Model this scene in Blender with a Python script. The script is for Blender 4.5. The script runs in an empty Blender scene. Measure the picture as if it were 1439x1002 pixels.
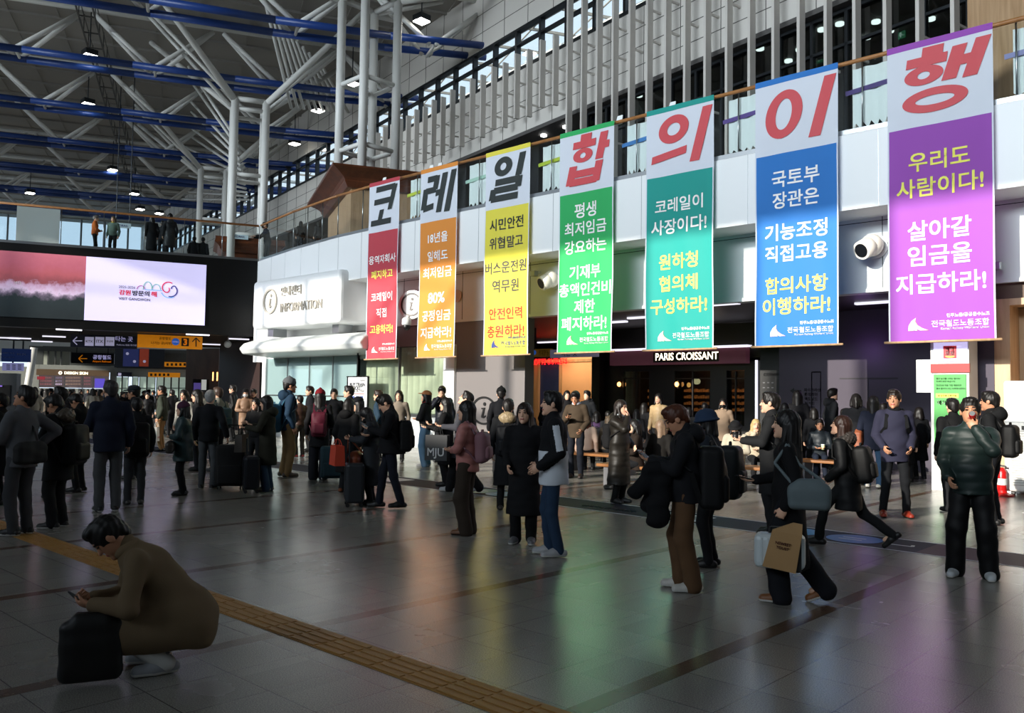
import bpy, math, random
import numpy as np
from mathutils import Matrix, Vector
random.seed(7)
SC = bpy.context.scene
COL = SC.collection
R = math.radians
# ---------------------------------------------------------------- camera
F, CX, CY, CAMH = 1200.0, 719.5, 501.0, 1.68
def nrm(v):
    v = np.array(v, float)
    return v / np.linalg.norm(v)
_x = -nrm((-1284.5, -39, -1200))
_y = np.array((1120.5, -74, -1200.0)); _y = nrm(_y - _y.dot(_x) * _x)
_z = np.cross(_x, _y)
CM = np.array([_x, _y, _z])
CAM = np.array((0, 0, CAMH))
cd = bpy.data.cameras.new('camera'); cd.sensor_width = 36; cd.lens = 36 * F / 1439; cd.clip_end = 400
cam = bpy.data.objects.new('camera', cd); COL.objects.link(cam)
cam.matrix_world = Matrix.Translation(CAM) @ Matrix([list(r) for r in CM]).to_4x4()
SC.camera = cam
SC.view_settings.view_transform = 'Standard'
SC.view_settings.look = 'None'
SC.view_settings.gamma = 1.0
SC.view_settings.use_curve_mapping = False
SC.view_settings.exposure = 0.0
# ---------------------------------------------------------------- sky, sun, added fill lamp in place of skylight
w = bpy.data.worlds.new('sky'); SC.world = w; w.use_nodes = True
bg = w.node_tree.nodes['Background']; bg.inputs[0].default_value = (0.70, 0.84, 1.0, 1); bg.inputs[1].default_value = 1.3
sd = bpy.data.lights.new('sun', 'SUN'); sd.energy = 7.0; sd.angle = R(0.53); sd.color = (1.0, 0.93, 0.82)
sun = bpy.data.objects.new('sun', sd); COL.objects.link(sun)
SUND = Vector((0.12, 1.0, -0.325)).normalized()
sun.rotation_euler = SUND.to_track_quat('-Z', 'Y').to_euler()
def area(name, loc, to, sx, sy, power, color, spread=180):
    l = bpy.data.lights.new(name, 'AREA'); l.shape = 'RECTANGLE'; l.size = sx; l.size_y = sy; l.energy = power; l.color = color; l.spread = R(spread)
    o = bpy.data.objects.new(name, l); COL.objects.link(o); o.location = loc
    o.rotation_euler = (Vector(to) - Vector(loc)).to_track_quat('-Z', 'Y').to_euler()
    return o
FILL_TINT = (0.82, 0.92, 1.0)
area('clerestory_fill_lamp', (-22, -24.2, 16.0), (-22, 17, 11.0), 64, 7.0, 3700, FILL_TINT, 46)  # added area lamp inside the opening, narrowed to brighten the balcony wall
# ---------------------------------------------------------------- placing helpers (photo pixel -> point of the hall)
def ray(px, py): return CM @ np.array(((px - CX) / F, -(py - CY) / F, -1.0))
def atz(px, py, z=0.0):
    r = ray(px, py); return CAM + r * ((z - CAMH) / r[2])
def onY(px, py, y):
    r = ray(px, py); return CAM + r * (y / r[1])
def hor(px): return 557.5 + 0.0136 * (px - 720)
def at(px, d, z=0.0):
    """point in the column of pixel px, d metres deep, z metres high"""
    lat = (px - CX) / F * d
    return np.array((0.731 * lat - 0.682 * d, 0.683 * lat + 0.729 * d, z))
def zat(px, py, d): return CAMH + (hor(px) - py) * d / F
TA = np.array((0.443, 0.896, 0.0)); NA = np.array((-0.896, 0.443, 0.0))
# ---------------------------------------------------------------- materials
def lin(h):
    h = h.lstrip('#'); c = [int(h[i:i + 2], 16) / 255 for i in (0, 2, 4)]
    return tuple(x / 12.92 if x <= .04045 else ((x + .055) / 1.055) ** 2.4 for x in c) + (1,)
MATS = {}
def M(name, col, rough=.6, metal=0.0, emit=0.0, noise=.12, nscale=6.0, bump=0.0, bscale=200.0, spec=.5, trans=0.0, coat=0.0):
    if name in MATS: return MATS[name]
    m = bpy.data.materials.new(name); m.use_nodes = True; MATS[name] = m
    nt = m.node_tree; b = nt.nodes['Principled BSDF']
    c = lin(col) if isinstance(col, str) else tuple(col) + (1,)
    b.inputs['Roughness'].default_value = rough; b.inputs['Metallic'].default_value = metal
    b.inputs['Specular IOR Level'].default_value = spec
    if coat: b.inputs['Coat Weight'].default_value = coat
    tc = nt.nodes.new('ShaderNodeTexCoord')
    n = nt.nodes.new('ShaderNodeTexNoise'); n.inputs['Scale'].default_value = nscale; n.inputs['Detail'].default_value = 4
    nt.links.new(tc.outputs['Object'], n.inputs['Vector'])
    mx = nt.nodes.new('ShaderNodeMix'); mx.data_type = 'RGBA'
    mx.inputs[6].default_value = tuple(x * (1 - noise) for x in c[:3]) + (1,)
    mx.inputs[7].default_value = tuple(min(1, x * (1 + noise)) for x in c[:3]) + (1,)
    nt.links.new(n.outputs['Fac'], mx.inputs[0]); nt.links.new(mx.outputs[2], b.inputs['Base Color'])
    if emit:
        b.inputs['Emission Color'].default_value = c; b.inputs['Emission Strength'].default_value = emit
    if bump:
        n2 = nt.nodes.new('ShaderNodeTexNoise'); n2.inputs['Scale'].default_value = bscale; n2.inputs['Detail'].default_value = 3
        nt.links.new(tc.outputs['Object'], n2.inputs['Vector'])
        bp = nt.nodes.new('ShaderNodeBump'); bp.inputs['Strength'].default_value = bump; bp.inputs['Distance'].default_value = .004
        nt.links.new(n2.outputs['Fac'], bp.inputs['Height']); nt.links.new(bp.outputs['Normal'], b.inputs['Normal'])
    if trans:
        out = nt.nodes['Material Output']; t = nt.nodes.new('ShaderNodeBsdfTranslucent'); ms = nt.nodes.new('ShaderNodeMixShader')
        nt.links.new(mx.outputs[2], t.inputs['Color'])
        ms.inputs[0].default_value = trans
        nt.links.new(b.outputs[0], ms.inputs[1]); nt.links.new(t.outputs[0], ms.inputs[2]); nt.links.new(ms.outputs[0], out.inputs['Surface'])
    return m
def glass(name, tint, refl=.12, rough=.02, haze=0.0, hazecol='#dfe9e8'):
    if name in MATS: return MATS[name]
    m = bpy.data.materials.new(name); m.use_nodes = True; MATS[name] = m
    nt = m.node_tree; nt.nodes.remove(nt.nodes['Principled BSDF']); out = nt.nodes['Material Output']
    t = nt.nodes.new('ShaderNodeBsdfTransparent'); t.inputs[0].default_value = lin(tint)
    g = nt.nodes.new('ShaderNodeBsdfGlossy'); g.inputs['Roughness'].default_value = rough
    lw = nt.nodes.new('ShaderNodeLayerWeight'); lw.inputs[0].default_value = .35
    mr = nt.nodes.new('ShaderNodeMapRange'); mr.inputs[3].default_value = refl; mr.inputs[4].default_value = min(1, refl * 4)
    nt.links.new(lw.outputs['Facing'], mr.inputs[0])
    ms = nt.nodes.new('ShaderNodeMixShader'); nt.links.new(mr.outputs[0], ms.inputs[0])
    nt.links.new(t.outputs[0], ms.inputs[1]); nt.links.new(g.outputs[0], ms.inputs[2])
    last = ms
    if haze:
        d = nt.nodes.new('ShaderNodeBsdfDiffuse'); d.inputs[0].default_value = lin(hazecol)
        m2 = nt.nodes.new('ShaderNodeMixShader'); m2.inputs[0].default_value = haze
        nt.links.new(ms.outputs[0], m2.inputs[1]); nt.links.new(d.outputs[0], m2.inputs[2]); last = m2
    nt.links.new(last.outputs[0], out.inputs['Surface'])
    return m
def wood(name, c1, c2, scale=(1, 1, 12), rough=.5, dist=3.0):
    if name in MATS: return MATS[name]
    m = M(name, c1, rough); nt = m.node_tree; b = nt.nodes['Principled BSDF']
    tc = nt.nodes.new('ShaderNodeTexCoord'); mp = nt.nodes.new('ShaderNodeMapping'); mp.inputs['Scale'].default_value = scale
    wv = nt.nodes.new('ShaderNodeTexNoise'); wv.inputs['Scale'].default_value = 1.5; wv.inputs['Detail'].default_value = 6; wv.inputs['Distortion'].default_value = dist * .2
    rp = nt.nodes.new('ShaderNodeValToRGB'); rp.color_ramp.elements[0].color = lin(c1); rp.color_ramp.elements[1].color = lin(c2)
    rp.color_ramp.elements[0].position = .3; rp.color_ramp.elements[1].position = .7
    nt.links.new(tc.outputs['Object'], mp.inputs[0]); nt.links.new(mp.outputs[0], wv.inputs['Vector'])
    nt.links.new(wv.outputs['Fac'], rp.inputs[0]); nt.links.new(rp.outputs[0], b.inputs['Base Color'])
    return m
# ---------------------------------------------------------------- mesh helper
class MB:
    def __init__(s): s.v = []; s.f = []; s.mi = []; s.m = 0
    def add(s, vs, fs):
        o = len(s.v); s.v += [tuple(map(float, p)) for p in vs]
        s.f += [tuple(i + o for i in f) for f in fs]; s.mi += [s.m] * len(fs); return s
    def box(s, x0, y0, z0, x1, y1, z1):
        vs = [(x, y, z) for z in (z0, z1) for y in (y0, y1) for x in (x0, x1)]
        return s.add(vs, [(0, 2, 3, 1), (4, 5, 7, 6), (0, 1, 5, 4), (2, 6, 7, 3), (0, 4, 6, 2), (1, 3, 7, 5)])
    def bar(s, a, b, wd, h, up=(0, 0, 1)):
        a = np.array(a, float); b = np.array(b, float); d = nrm(b - a); up = np.array(up, float)
        sd_ = np.cross(d, up)
        if np.linalg.norm(sd_) < 1e-6: sd_ = np.array((1., 0, 0))
        sd_ = nrm(sd_) * wd / 2; u = nrm(np.cross(sd_, d)) * h / 2
        vs = [p + i * sd_ + j * u for p in (a, b) for j in (-1, 1) for i in (-1, 1)]
        return s.add(vs, [(0, 1, 3, 2), (4, 6, 7, 5), (0, 4, 5, 1), (2, 3, 7, 6), (0, 2, 6, 4), (1, 5, 7, 3)])
    def cyl(s, a, b, r, n=12, r2=None, caps=True):
        a = np.array(a, float); b = np.array(b, float); d = nrm(b - a); r2 = r if r2 is None else r2
        q = np.array((0, 0, 1.)) if abs(d[2]) < .9 else np.array((1., 0, 0))
        u = nrm(np.cross(d, q)); w_ = np.cross(d, u)
        vs = []
        for p, rr in ((a, r), (b, r2)):
            for i in range(n):
                t = 2 * math.pi * i / n; vs.append(p + rr * (math.cos(t) * u + math.sin(t) * w_))
        fs = [(i, (i + 1) % n, n + (i + 1) % n, n + i) for i in range(n)]
        if caps: fs += [tuple(range(n - 1, -1, -1)), tuple(range(n, 2 * n))]
        return s.add(vs, fs)
    def tube(s, pts, r, n=8):
        for a, b in zip(pts[:-1], pts[1:]): s.cyl(a, b, r, n)
        return s
    def lathe(s, c, prof, n=16):
        c = np.array(c, float); vs = []; k = len(prof)
        for r, z in prof:
            for i in range(n):
                t = 2 * math.pi * i / n; vs.append(c + (r * math.cos(t), r * math.sin(t), z))
        fs = [(j * n + i, j * n + (i + 1) % n, (j + 1) * n + (i + 1) % n, (j + 1) * n + i) for j in range(k - 1) for i in range(n)]
        fs += [tuple(range(n - 1, -1, -1)), tuple(range((k - 1) * n, k * n))]
        return s.add(vs, fs)
    def ball(s, c, r, n=12, sc=(1, 1, 1)):
        c = np.array(c, float); k = max(4, n // 2)
        prof = [(r * math.sin(math.pi * j / k), -r * math.cos(math.pi * j / k)) for j in range(k + 1)]
        o = len(s.v); s.lathe((0, 0, 0), prof, n)
        for i in range(o, len(s.v)): s.v[i] = tuple(np.array(s.v[i]) * sc + c)
        return s
    def prism(s, poly, off):
        """poly: 3d points of a flat outline, off: extrusion vector"""
        n = len(poly); off = np.array(off, float); vs = [np.array(p, float) for p in poly]; vs += [p + off for p in vs]
        fs = [tuple(range(n - 1, -1, -1)), tuple(range(n, 2 * n))] + [(i, (i + 1) % n, n + (i + 1) % n, n + i) for i in range(n)]
        return s.add(vs, fs)
    def build(s, name, mats, parent=None, local=False, smooth=False, bevel=0.0):
        if not isinstance(mats, (list, tuple)): mats = [mats]
        v = s.v
        if parent is not None and not local:
            l = parent['_w'] if '_w' in parent else parent.location
            v = [(p[0] - l[0], p[1] - l[1], p[2] - l[2]) for p in v]
        me = bpy.data.meshes.new(name); me.from_pydata(v, [], s.f)
        for m in mats: me.materials.append(m)
        if len(mats) > 1: me.polygons.foreach_set('material_index', s.mi)
        if smooth is True: me.polygons.foreach_set('use_smooth', [True] * len(s.f))
        me.update()
        o = bpy.data.objects.new(name, me); COL.objects.link(o)
        if smooth == 'auto':
            me.polygons.foreach_set('use_smooth', [len(f) <= 4 for f in s.f])
        if bevel:
            bv = o.modifiers.new('edge', 'BEVEL'); bv.width = bevel; bv.segments = 3; bv.limit_method = 'ANGLE'
        if parent is not None: o.parent = parent
        return o
def tag(o, label=None, cat=None, group=None, kind=None):
    if label: o['label'] = label
    if cat: o['category'] = cat
    if group: o['group'] = group
    if kind: o['kind'] = kind
    return o
def thing(name, label, cat, loc=(0, 0, 0), group=None, rz=0.0):
    o = bpy.data.objects.new(name, None); COL.objects.link(o); o.location = [float(x) for x in loc]; o.rotation_euler = (0, 0, rz); o.empty_display_size = .2
    return tag(o, label, cat, group)
def struct(name, mb, mats, label=None, **k):
    o = mb.build(name, mats, **k); o['kind'] = 'structure'
    if label: o['label'] = label
    return o
def dup(o, loc, label=None, rz=None):
    c = o.copy(); COL.objects.link(c); c.location = [float(x) for x in loc]
    if rz is not None: c.rotation_euler = (0, 0, rz)
    if label: c['label'] = label
    for ch in o.children:
        d = ch.copy(); COL.objects.link(d); d.parent = c
        for g in ch.children:
            e = g.copy(); COL.objects.link(e); e.parent = d
    return c
# ---------------------------------------------------------------- lettering
_tc = {}
def glyphs(body, bold=.0, shear=0.0):
    k = (body, bold, shear)
    if k not in _tc:  # heavier strokes: the outline repeated around itself
        c = bpy.data.curves.new('lettering', 'FONT'); c.body = body; c.size = 1; c.shear = shear; c.resolution_u = 3
        o = bpy.data.objects.new('lettering', c); COL.objects.link(o)
        dg = bpy.context.evaluated_depsgraph_get()
        me = bpy.data.meshes.new_from_object(o.evaluated_get(dg))
        v = np.array([p.co[:] for p in me.vertices]).reshape(-1, 3); f = [tuple(p.vertices) for p in me.polygons]
        bpy.data.objects.remove(o); bpy.data.curves.remove(c); bpy.data.meshes.remove(me)
        if bold:
            n0 = len(v); vs = [v]; fs = list(f)
            for i in range(8):
                d = np.array(((1, 0), (1, 1), (0, 1), (-1, 1), (-1, 0), (-1, -1), (0, -1), (1, -1))[i] + (0,)) * bold * .9
                fs += [tuple(q + n0 * len(vs) for q in g) for g in f]; vs.append(v + d)
            v = np.concatenate(vs); f = fs
        lo = v[:, :2].min(0); hi = v[:, :2].max(0)
        _tc[k] = ((v[:, :2] - lo), f, hi - lo)
    return _tc[k]
def lettering(name, body, mat, o3, ux, uz, w=None, h=None, bold=.03, shear=0.0, parent=None, warp=None, label=None, anchor='c'):
    """flat letters: centre o3, right vector ux, up vector uz, fitted to width w and/or height h"""
    v, f, s = glyphs(body, bold, shear)
    if w and h: sx, sz = w / s[0], h / s[1]
    elif h: sx = sz = h / s[1]
    else: sx = sz = w / s[0]
    o3 = np.array(o3, float); ux = np.array(ux, float); uz = np.array(uz, float)
    ax = {'c': .5, 'l': 0.0, 'r': 1.0}[anchor]
    p = o3 + np.outer((v[:, 0] - s[0] * ax) * sx, ux) + np.outer((v[:, 1] - s[1] / 2) * sz, uz)
    if warp is not None: p = np.array([warp(q) for q in p])
    mb = MB(); mb.add(p, f); ob = mb.build(name, mat, parent)
    if label: ob['label'] = label
    return ob
# ================================================================ materials
WHITE = M('white_panel', '#eceeee', .35, noise=.02, nscale=.6)
WHITE2 = M('grey_white_panel', '#cfd3d2', .4, noise=.03, nscale=.5)
GREYWALL = M('grey_wall', '#6f6a69', .7, noise=.04, nscale=.8)
STEEL = M('brushed_steel', '#a9acae', .32, 1.0, noise=.05)
STEELD = M('dark_steel', '#3a3d40', .4, .8)
BLACK = M('black_plastic', '#08090a', .45)
BLACKM = M('black_panel', '#050505', .35)
PIPE = M('pale_pipe', '#dcdcd7', .45, noise=.06, nscale=1.2)
BLUE = M('blue_chord', '#1c3f86', .4, noise=.1)
DECK = M('roof_deck', '#94918b', .8, noise=.08, nscale=.4)
LAMP = M('lamp_white', '#ffffff', emit=9.0)
LAMPW = M('lamp_warm', '#ffb060', emit=5.0)
LED = M('led_strip', '#f2f0ff', emit=1.1)
OAK = wood('oak', '#c4a27e', '#a98763', (6, 6, .6))
RAILW = wood('rail_wood', '#b07a48', '#93602f', (3, 3, 3))
CHERRY = wood('cherry', '#6d3a1e', '#522812', (2, 2, .5), .4)
DARKW = wood('dark_wood', '#241a17', '#130d0c', (.4, 8, 1), .45)
GLASS = glass('clear_glass', '#fbfefd', .045, .03)
GLASSD = glass('dark_glass', '#9aa3a1', .06, .03)
GLASST = glass('teal_glass', '#e3eeed', .07, .12, .45, '#a7c0c1')
FROST = glass('frosted_glass', '#b9c6c4', .08, .2, .75, '#bfc9c6')
# floor: granite tiles, brown strips, grout
def floor_mat():
    m = M('granite_floor', '#565653', .2); nt = m.node_tree; b = nt.nodes['Principled BSDF']; N = nt.nodes.new; L = nt.links.new
    tc = N('ShaderNodeTexCoord'); sp = N('ShaderNodeSeparateXYZ'); L(tc.outputs['Object'], sp.inputs[0])
    def mth(op, a, b_=0.0, c_=None):
        n = N('ShaderNodeMath'); n.operation = op
        for i, x in enumerate((a, b_, c_)):
            if x is None: continue
            if isinstance(x, (int, float)): n.inputs[i].default_value = x
            else: L(x, n.inputs[i])
        return n.outputs[0]
    X, Y = sp.outputs[0], sp.outputs[1]
    mx = mth('FLOORED_MODULO', mth('ADD', X, 2.985), 2.42)        # 0..2.42 from a strip's left edge
    strip = mth('LESS_THAN', mx, .135)
    tx = mth('FLOORED_MODULO', mth('SUBTRACT', mx, .135), .457)
    ty = mth('FLOORED_MODULO', mth('ADD', Y, .33), .5)
    grout = mth('MAXIMUM', mth('MULTIPLY', mth('LESS_THAN', tx, .006), 1.0), mth('LESS_THAN', ty, .006))
    ix = mth('FLOOR', mth('DIVIDE', mth('ADD', X, 2.85), .457)); iy = mth('FLOOR', mth('DIVIDE', mth('ADD', Y, .33), .5))
    wn = N('ShaderNodeTexWhiteNoise'); wn.noise_dimensions = '2D'; cb = N('ShaderNodeCombineXYZ'); L(ix, cb.inputs[0]); L(iy, cb.inputs[1]); L(cb.outputs[0], wn.inputs['Vector'])
    n1 = N('ShaderNodeTexNoise'); n1.inputs['Scale'].default_value = 130; n1.inputs['Detail'].default_value = 3; L(tc.outputs['Object'], n1.inputs['Vector'])
    rp = N('ShaderNodeValToRGB'); rp.color_ramp.elements[0].color = lin('#666561'); rp.color_ramp.elements[1].color = lin('#9b9890'); rp.color_ramp.elements[0].position = .32; rp.color_ramp.elements[1].position = .68
    L(n1.outputs['Fac'], rp.inputs[0])
    hv = N('ShaderNodeHueSaturation'); L(rp.outputs[0], hv.inputs['Color']); L(mth('ADD', mth('MULTIPLY', wn.outputs['Value'], .22), .89), hv.inputs['Value'])
    m1 = N('ShaderNodeMix'); m1.data_type = 'RGBA'; m1.inputs[7].default_value = lin('#5d4839'); L(strip, m1.inputs[0]); L(hv.outputs[0], m1.inputs[6])
    m2 = N('ShaderNodeMix'); m2.data_type = 'RGBA'; m2.inputs[7].default_value = lin('#3b3a38'); L(grout, m2.inputs[0]); L(m1.outputs[2], m2.inputs[6])
    L(m2.outputs[2], b.inputs['Base Color'])
    n3 = N('ShaderNodeTexNoise'); n3.inputs['Scale'].default_value = .9; n3.inputs['Detail'].default_value = 5; L(tc.outputs['Object'], n3.inputs['Vector'])
    L(mth('ADD', mth('MULTIPLY', n3.outputs['Fac'], .12), .2), b.inputs['Roughness'])
    b.inputs['Specular IOR Level'].default_value = .5
    return m
FLOOR = floor_mat()
def planks(name, c1, c2, axis=0, step=.25):
    return wood(name, c1, c2, (.5, 10, 1) if axis == 0 else (10, .5, 1))
# ================================================================ shell
struct('floor', MB().box(-140, -26, -.3, 30, 90, 0), FLOOR)
# opposite facade behind the camera with the high clerestory the sun comes through
b = MB(); b.box(-70, -25.4, 0, 26, -25, 12.3); b.box(-70, -25.4, 19.6, 26, -25, 23)
struct('wall_south', b, M('south_wall', '#6f6d69', .7))
b = MB()
for i in range(33): b.box(-69.5 + i * 2.9, -25.3, 12.3, -69.2 + i * 2.9, -25.05, 19.6)
b.box(-70, -25.25, 15.2, 26, -25.1, 15.4)
struct('window_1', b, STEELD)
struct('wall_east', MB().box(26, -26, 0, 26.4, 62, 23), M('east_wall', '#5f5c58', .7))
# roof deck
ZR = 20.9
b = MB()
o0 = np.array((0, 0, ZR))
def tn(s, n, z=0.0): return TA * s + NA * n + np.array((0, 0, z))
uU = lambda s: (-27.9 - .978 * s + .08, 27.5 + .205 * s + .4, ZR)
b.prism([(27, -25.4, ZR), uU(-56), uU(73), (-132, -25.4, ZR)], (0, 0, .3))
for k in range(3, 40): b.bar(tn(-50, k * 2.7, ZR - .06), tn(min(30, 21 - .09 * k * 2.7 - .004 * max(0, k * 2.7 - 30) ** 2 if False else 30), k * 2.7, ZR - .06), .1, .14)
for k in range(-17, 13): b.bar(tn(k * 2.3, 8, ZR - .02), tn(k * 2.3, 106, ZR - .02), .06, .06)
struct('ceiling', b, DECK)
b = MB()
for k in range(12): b.cyl((-46 + k * 5, 38 - k * 1.05, 17 + (k % 2) * 3), (-41 + k * 5, 37 - k * 1.05, 20 - (k % 2) * 3), .22, 10)
for z in (16.6, 20.4): b.cyl((-60, 41, z), (18, 24.6, z), .26, 10)
struct('trim_5', b, PIPE, smooth='auto')
# ---------------------------------------------------------------- main balcony wall
WY, FY = 18.7, 17.65
curve = [(8, FY), (-22.3, FY), (-25.4, FY + .15), (-29, FY + .6), (-32.55, 18.9)]
b = MB()
for i in range(4):
    a, c = curve[i], curve[i + 1]
    b.prism([(a[0], a[1], 5.69), (c[0], c[1], 5.69), (c[0], 19.2, 5.69), (a[0], 19.2, 5.69)], (0, 0, 1.6))
struct('wall_north', b, WHITE)
b = MB()          # panel joints of the fascia
for x in np.arange(-31, 6, 1.45):
    y = np.interp(x, [c[0] for c in curve[::-1]], [c[1] for c in curve[::-1]])
    b.box(x - .006, y - .004, 5.69, x + .006, y + .05, 7.29)
struct('trim_1', b, STEEL)
b = MB(); b.box(-24.6, WY, 4.12, 8, WY + .3, 5.7)
b.box(-24.6, WY - .06, 4.06, 8, WY + .3, 4.14)
for x in np.arange(-23, 7, 1.45): pass
struct('wall_recess', b, WHITE2)
b = MB()
for x in np.arange(-22.6, 7, 1.45): b.box(x - .008, WY - .006, 4.14, x + .008, WY + .02, 5.69)
b.box(-24.6, WY - .005, 5.6, 8, WY + .02, 5.615)
struct('trim_2', b, STEELD)
# balcony deck
b = MB(); b.prism([(8, 17.75, 7.0), (-22.3, 17.75, 7.0), (-29, 18.4, 7.0), (-32.5, 18.95, 7.0), (-36, 60, 7.0), (8, 60, 7.0)], (0, 0, .25))
struct('floor_balcony', b, WHITE2)
# grey wall with the information mark, white pier and the counter front of the information centre
b = MB()
xg0, xg1 = onY(640, 560, WY)[0], onY(737, 560, WY)[0]
b.box(xg0, WY, 0, xg1, WY + .4, 4.1)
struct('wall_grey', b, GREYWALL)
xw0 = onY(622, 560, WY - .1)[0]
struct('column_pier', MB().box(xw0, WY - .1, 0, xg0 + .02, WY + .3, 3.35), WHITE)
struct('lintel_grey', MB().box(-24.6, WY, 3.35, xg0, WY + .4, 4.1), GREYWALL)
xi0 = onY(367, 560, WY)[0]; xi1 = xw0; xm = onY(503, 560, WY)[0]
ICL = -31.2
struct('wall_counter', MB().box(ICL, WY - .12, 0, xi1, WY + .4, 1.05), WHITE2)
# underpass: ceiling, side and back walls
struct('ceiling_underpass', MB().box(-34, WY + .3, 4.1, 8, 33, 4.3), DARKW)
b = MB(); x0, x1 = onY(1095, 560, 22.5)[0], onY(1310, 560, 22.5)[0]
b.box(x0, 22.5, 0, x1 + 2, 22.8, 4.1); b.box(x1 + 2, 18.7, 0, x1 + 2.3, 22.8, 4.1)
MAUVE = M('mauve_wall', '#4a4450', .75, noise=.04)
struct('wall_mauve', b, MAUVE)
b = MB(); xd0 = onY(1262, 540, 22.5)[0]; xd1 = onY(1180, 540, 22.5)[0]
b.box(xd1, 22.485, 2.3, xd0, 22.5, 2.33); b.box((xd0 + xd1) / 2 - .01, 22.485, 0, (xd0 + xd1) / 2 + .01, 22.5, 2.3)
struct('door_1', b, M('door_seam', '#2a262d', .6))
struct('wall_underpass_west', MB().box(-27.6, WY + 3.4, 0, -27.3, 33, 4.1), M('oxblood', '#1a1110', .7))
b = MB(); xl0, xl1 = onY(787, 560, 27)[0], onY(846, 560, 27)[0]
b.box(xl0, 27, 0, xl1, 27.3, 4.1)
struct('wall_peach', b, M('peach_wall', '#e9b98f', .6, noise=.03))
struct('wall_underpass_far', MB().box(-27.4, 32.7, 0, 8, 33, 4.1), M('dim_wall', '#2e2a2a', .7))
# oak wall at the right end
xo0 = onY(1367, 560, WY + .05)[0]; xo1 = onY(1421, 560, WY + .05)[0]
b = MB(); b.box(xo0, WY + .02, .12, xo1, WY + .9, 3.62); b.box(xo0, WY + .02, 3.62, xo1 + 4, WY + .6, 3.75); b.box(xo1, WY + .75, .12, xo1 + 4, WY + .95, 3.62)
struct('wall_oak', b, OAK)
struct('baseboard_north', MB().box(xo0 - .01, WY, 0, xo1 + 4, WY + .9, .12), STEEL)
struct('lintel_brown', MB().box(xo0, WY + .1, 3.75, xo1 + 4, WY + .9, 4.1), M('brown_lintel', '#54402f', .6))
# ---------------------------------------------------------------- upper building: panel wall, clerestory, ceiling of the gallery, glazing
UP = np.array((-27.9, 27.5, 0.0)); UD = np.array((-0.978, 0.205, 0.0)); UN = np.array((-0.205, -0.978, 0.0))   # UN points to the hall
def up(s, off=0.0, z=0.0): return UP + UD * s + UN * off + np.array((0, 0, z))
def uslab(b, s0, s1, o0, o1, z0, z1):
    b.prism([up(s0, o0, z0), up(s1, o0, z0), up(s1, o1, z0), up(s0, o1, z0)], (0, 0, z1 - z0)); return b
b = MB(); uslab(b, -36, 73, -.4, 0, 13.15, 15.95); uslab(b, -36, 73, -.4, 0, 17.85, 21)
struct('wall_upper', b, M('stone_panel', '#c9c5be', .7, noise=.05, nscale=.5))
b = MB()
for z in (13.8, 14.5, 15.2, 18.7, 19.6): uslab(b, -36, 73, 0, .012, z, z + .025)
for s in np.arange(-36, 73, 1.8): uslab(b, s, s + .025, 0, .012, 13.15, 15.95); uslab(b, s, s + .025, 0, .012, 17.85, 21)
struct('trim_3', b, M('panel_joint', '#55524e', .8))
b = MB(); uslab(b, -36, 73, -.2, .05, 15.95, 16.08); uslab(b, -36, 73, -.2, .05, 17.75, 17.87); uslab(b, -36, 73, -.2, .03, 17.12, 17.2)
for s in np.arange(-36, 73, 1.75): uslab(b, s - .07, s + .07, -.2, .04, 15.95, 17.85)
struct('window_2', b, STEELD)
b = MB(); uslab(b, -36, 73, -.12, -.1, 16.05, 17.8)
struct('window_3', b, GLASS)
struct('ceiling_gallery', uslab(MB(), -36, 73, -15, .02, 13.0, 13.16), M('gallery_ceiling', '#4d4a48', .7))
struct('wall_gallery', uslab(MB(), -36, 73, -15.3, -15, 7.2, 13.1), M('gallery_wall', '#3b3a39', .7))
b = MB(); S0 = -7.0
for s in np.arange(-36, S0 + .1, 1.15): uslab(b, s - .05, s + .05, -.45, -.3, 7.25, 13.05)
uslab(b, -36, S0, -.46, -.3, 12.9, 13.05); uslab(b, -36, S0, -.46, -.3, 11.9, 11.98)
struct('window_4', b, STEELD)
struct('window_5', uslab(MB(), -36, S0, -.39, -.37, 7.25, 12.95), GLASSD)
b = MB(); b.cyl(up(-9.2, -1.2, 7.25), up(-9.2, -1.2, 13.05), .42, 20)
struct('column_gallery', b, M('gallery_column', '#8d948f', .4))
b = MB(); p = at(1364, 18.4, 0); q = at(1500, 15.8, 0)
b.prism([(p[0], p[1], 7.25), (q[0], q[1], 7.25), (q[0] + .6, q[1] + 6, 7.25), (p[0] + .6, p[1] + 6, 7.25)], (0, 0, 14))
struct('wall_upper_oak', b, OAK)
# ---------------------------------------------------------------- bridge across the hall (black, carries the screen)
BC = np.array((-32.55, 18.92, 0.0)); BE = nrm(np.array((-3.75, -8.82, 0.0))); BN = np.array((BE[1], -BE[0], 0.0))
if BN[0] > 0: BN = -BN          # points away from the camera
def br(s, o=0.0, z=0.0): return BC + BE * s + BN * o + np.array((0, 0, z))
b = MB(); b.prism([br(-2, 0, 4.1), br(26, 0, 4.1), br(26, .45, 4.1), br(-2, .45, 4.1)], (0, 0, 3.21))
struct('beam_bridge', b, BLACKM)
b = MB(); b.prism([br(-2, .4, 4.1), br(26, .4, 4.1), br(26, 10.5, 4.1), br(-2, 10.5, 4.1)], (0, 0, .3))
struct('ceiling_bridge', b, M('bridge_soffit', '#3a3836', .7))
b = MB(); b.prism([br(-2, .4, 7.0), br(26, .4, 7.0), br(26, 10.5, 7.0), br(-2, 10.5, 7.0)], (0, 0, .25))
b.prism([br(-2, 10.3, 4.3), br(26, 10.3, 4.3), br(26, 10.5, 4.3), br(-2, 10.5, 4.3)], (0, 0, 2.7))
struct('floor_bridge', b, WHITE2)
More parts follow.
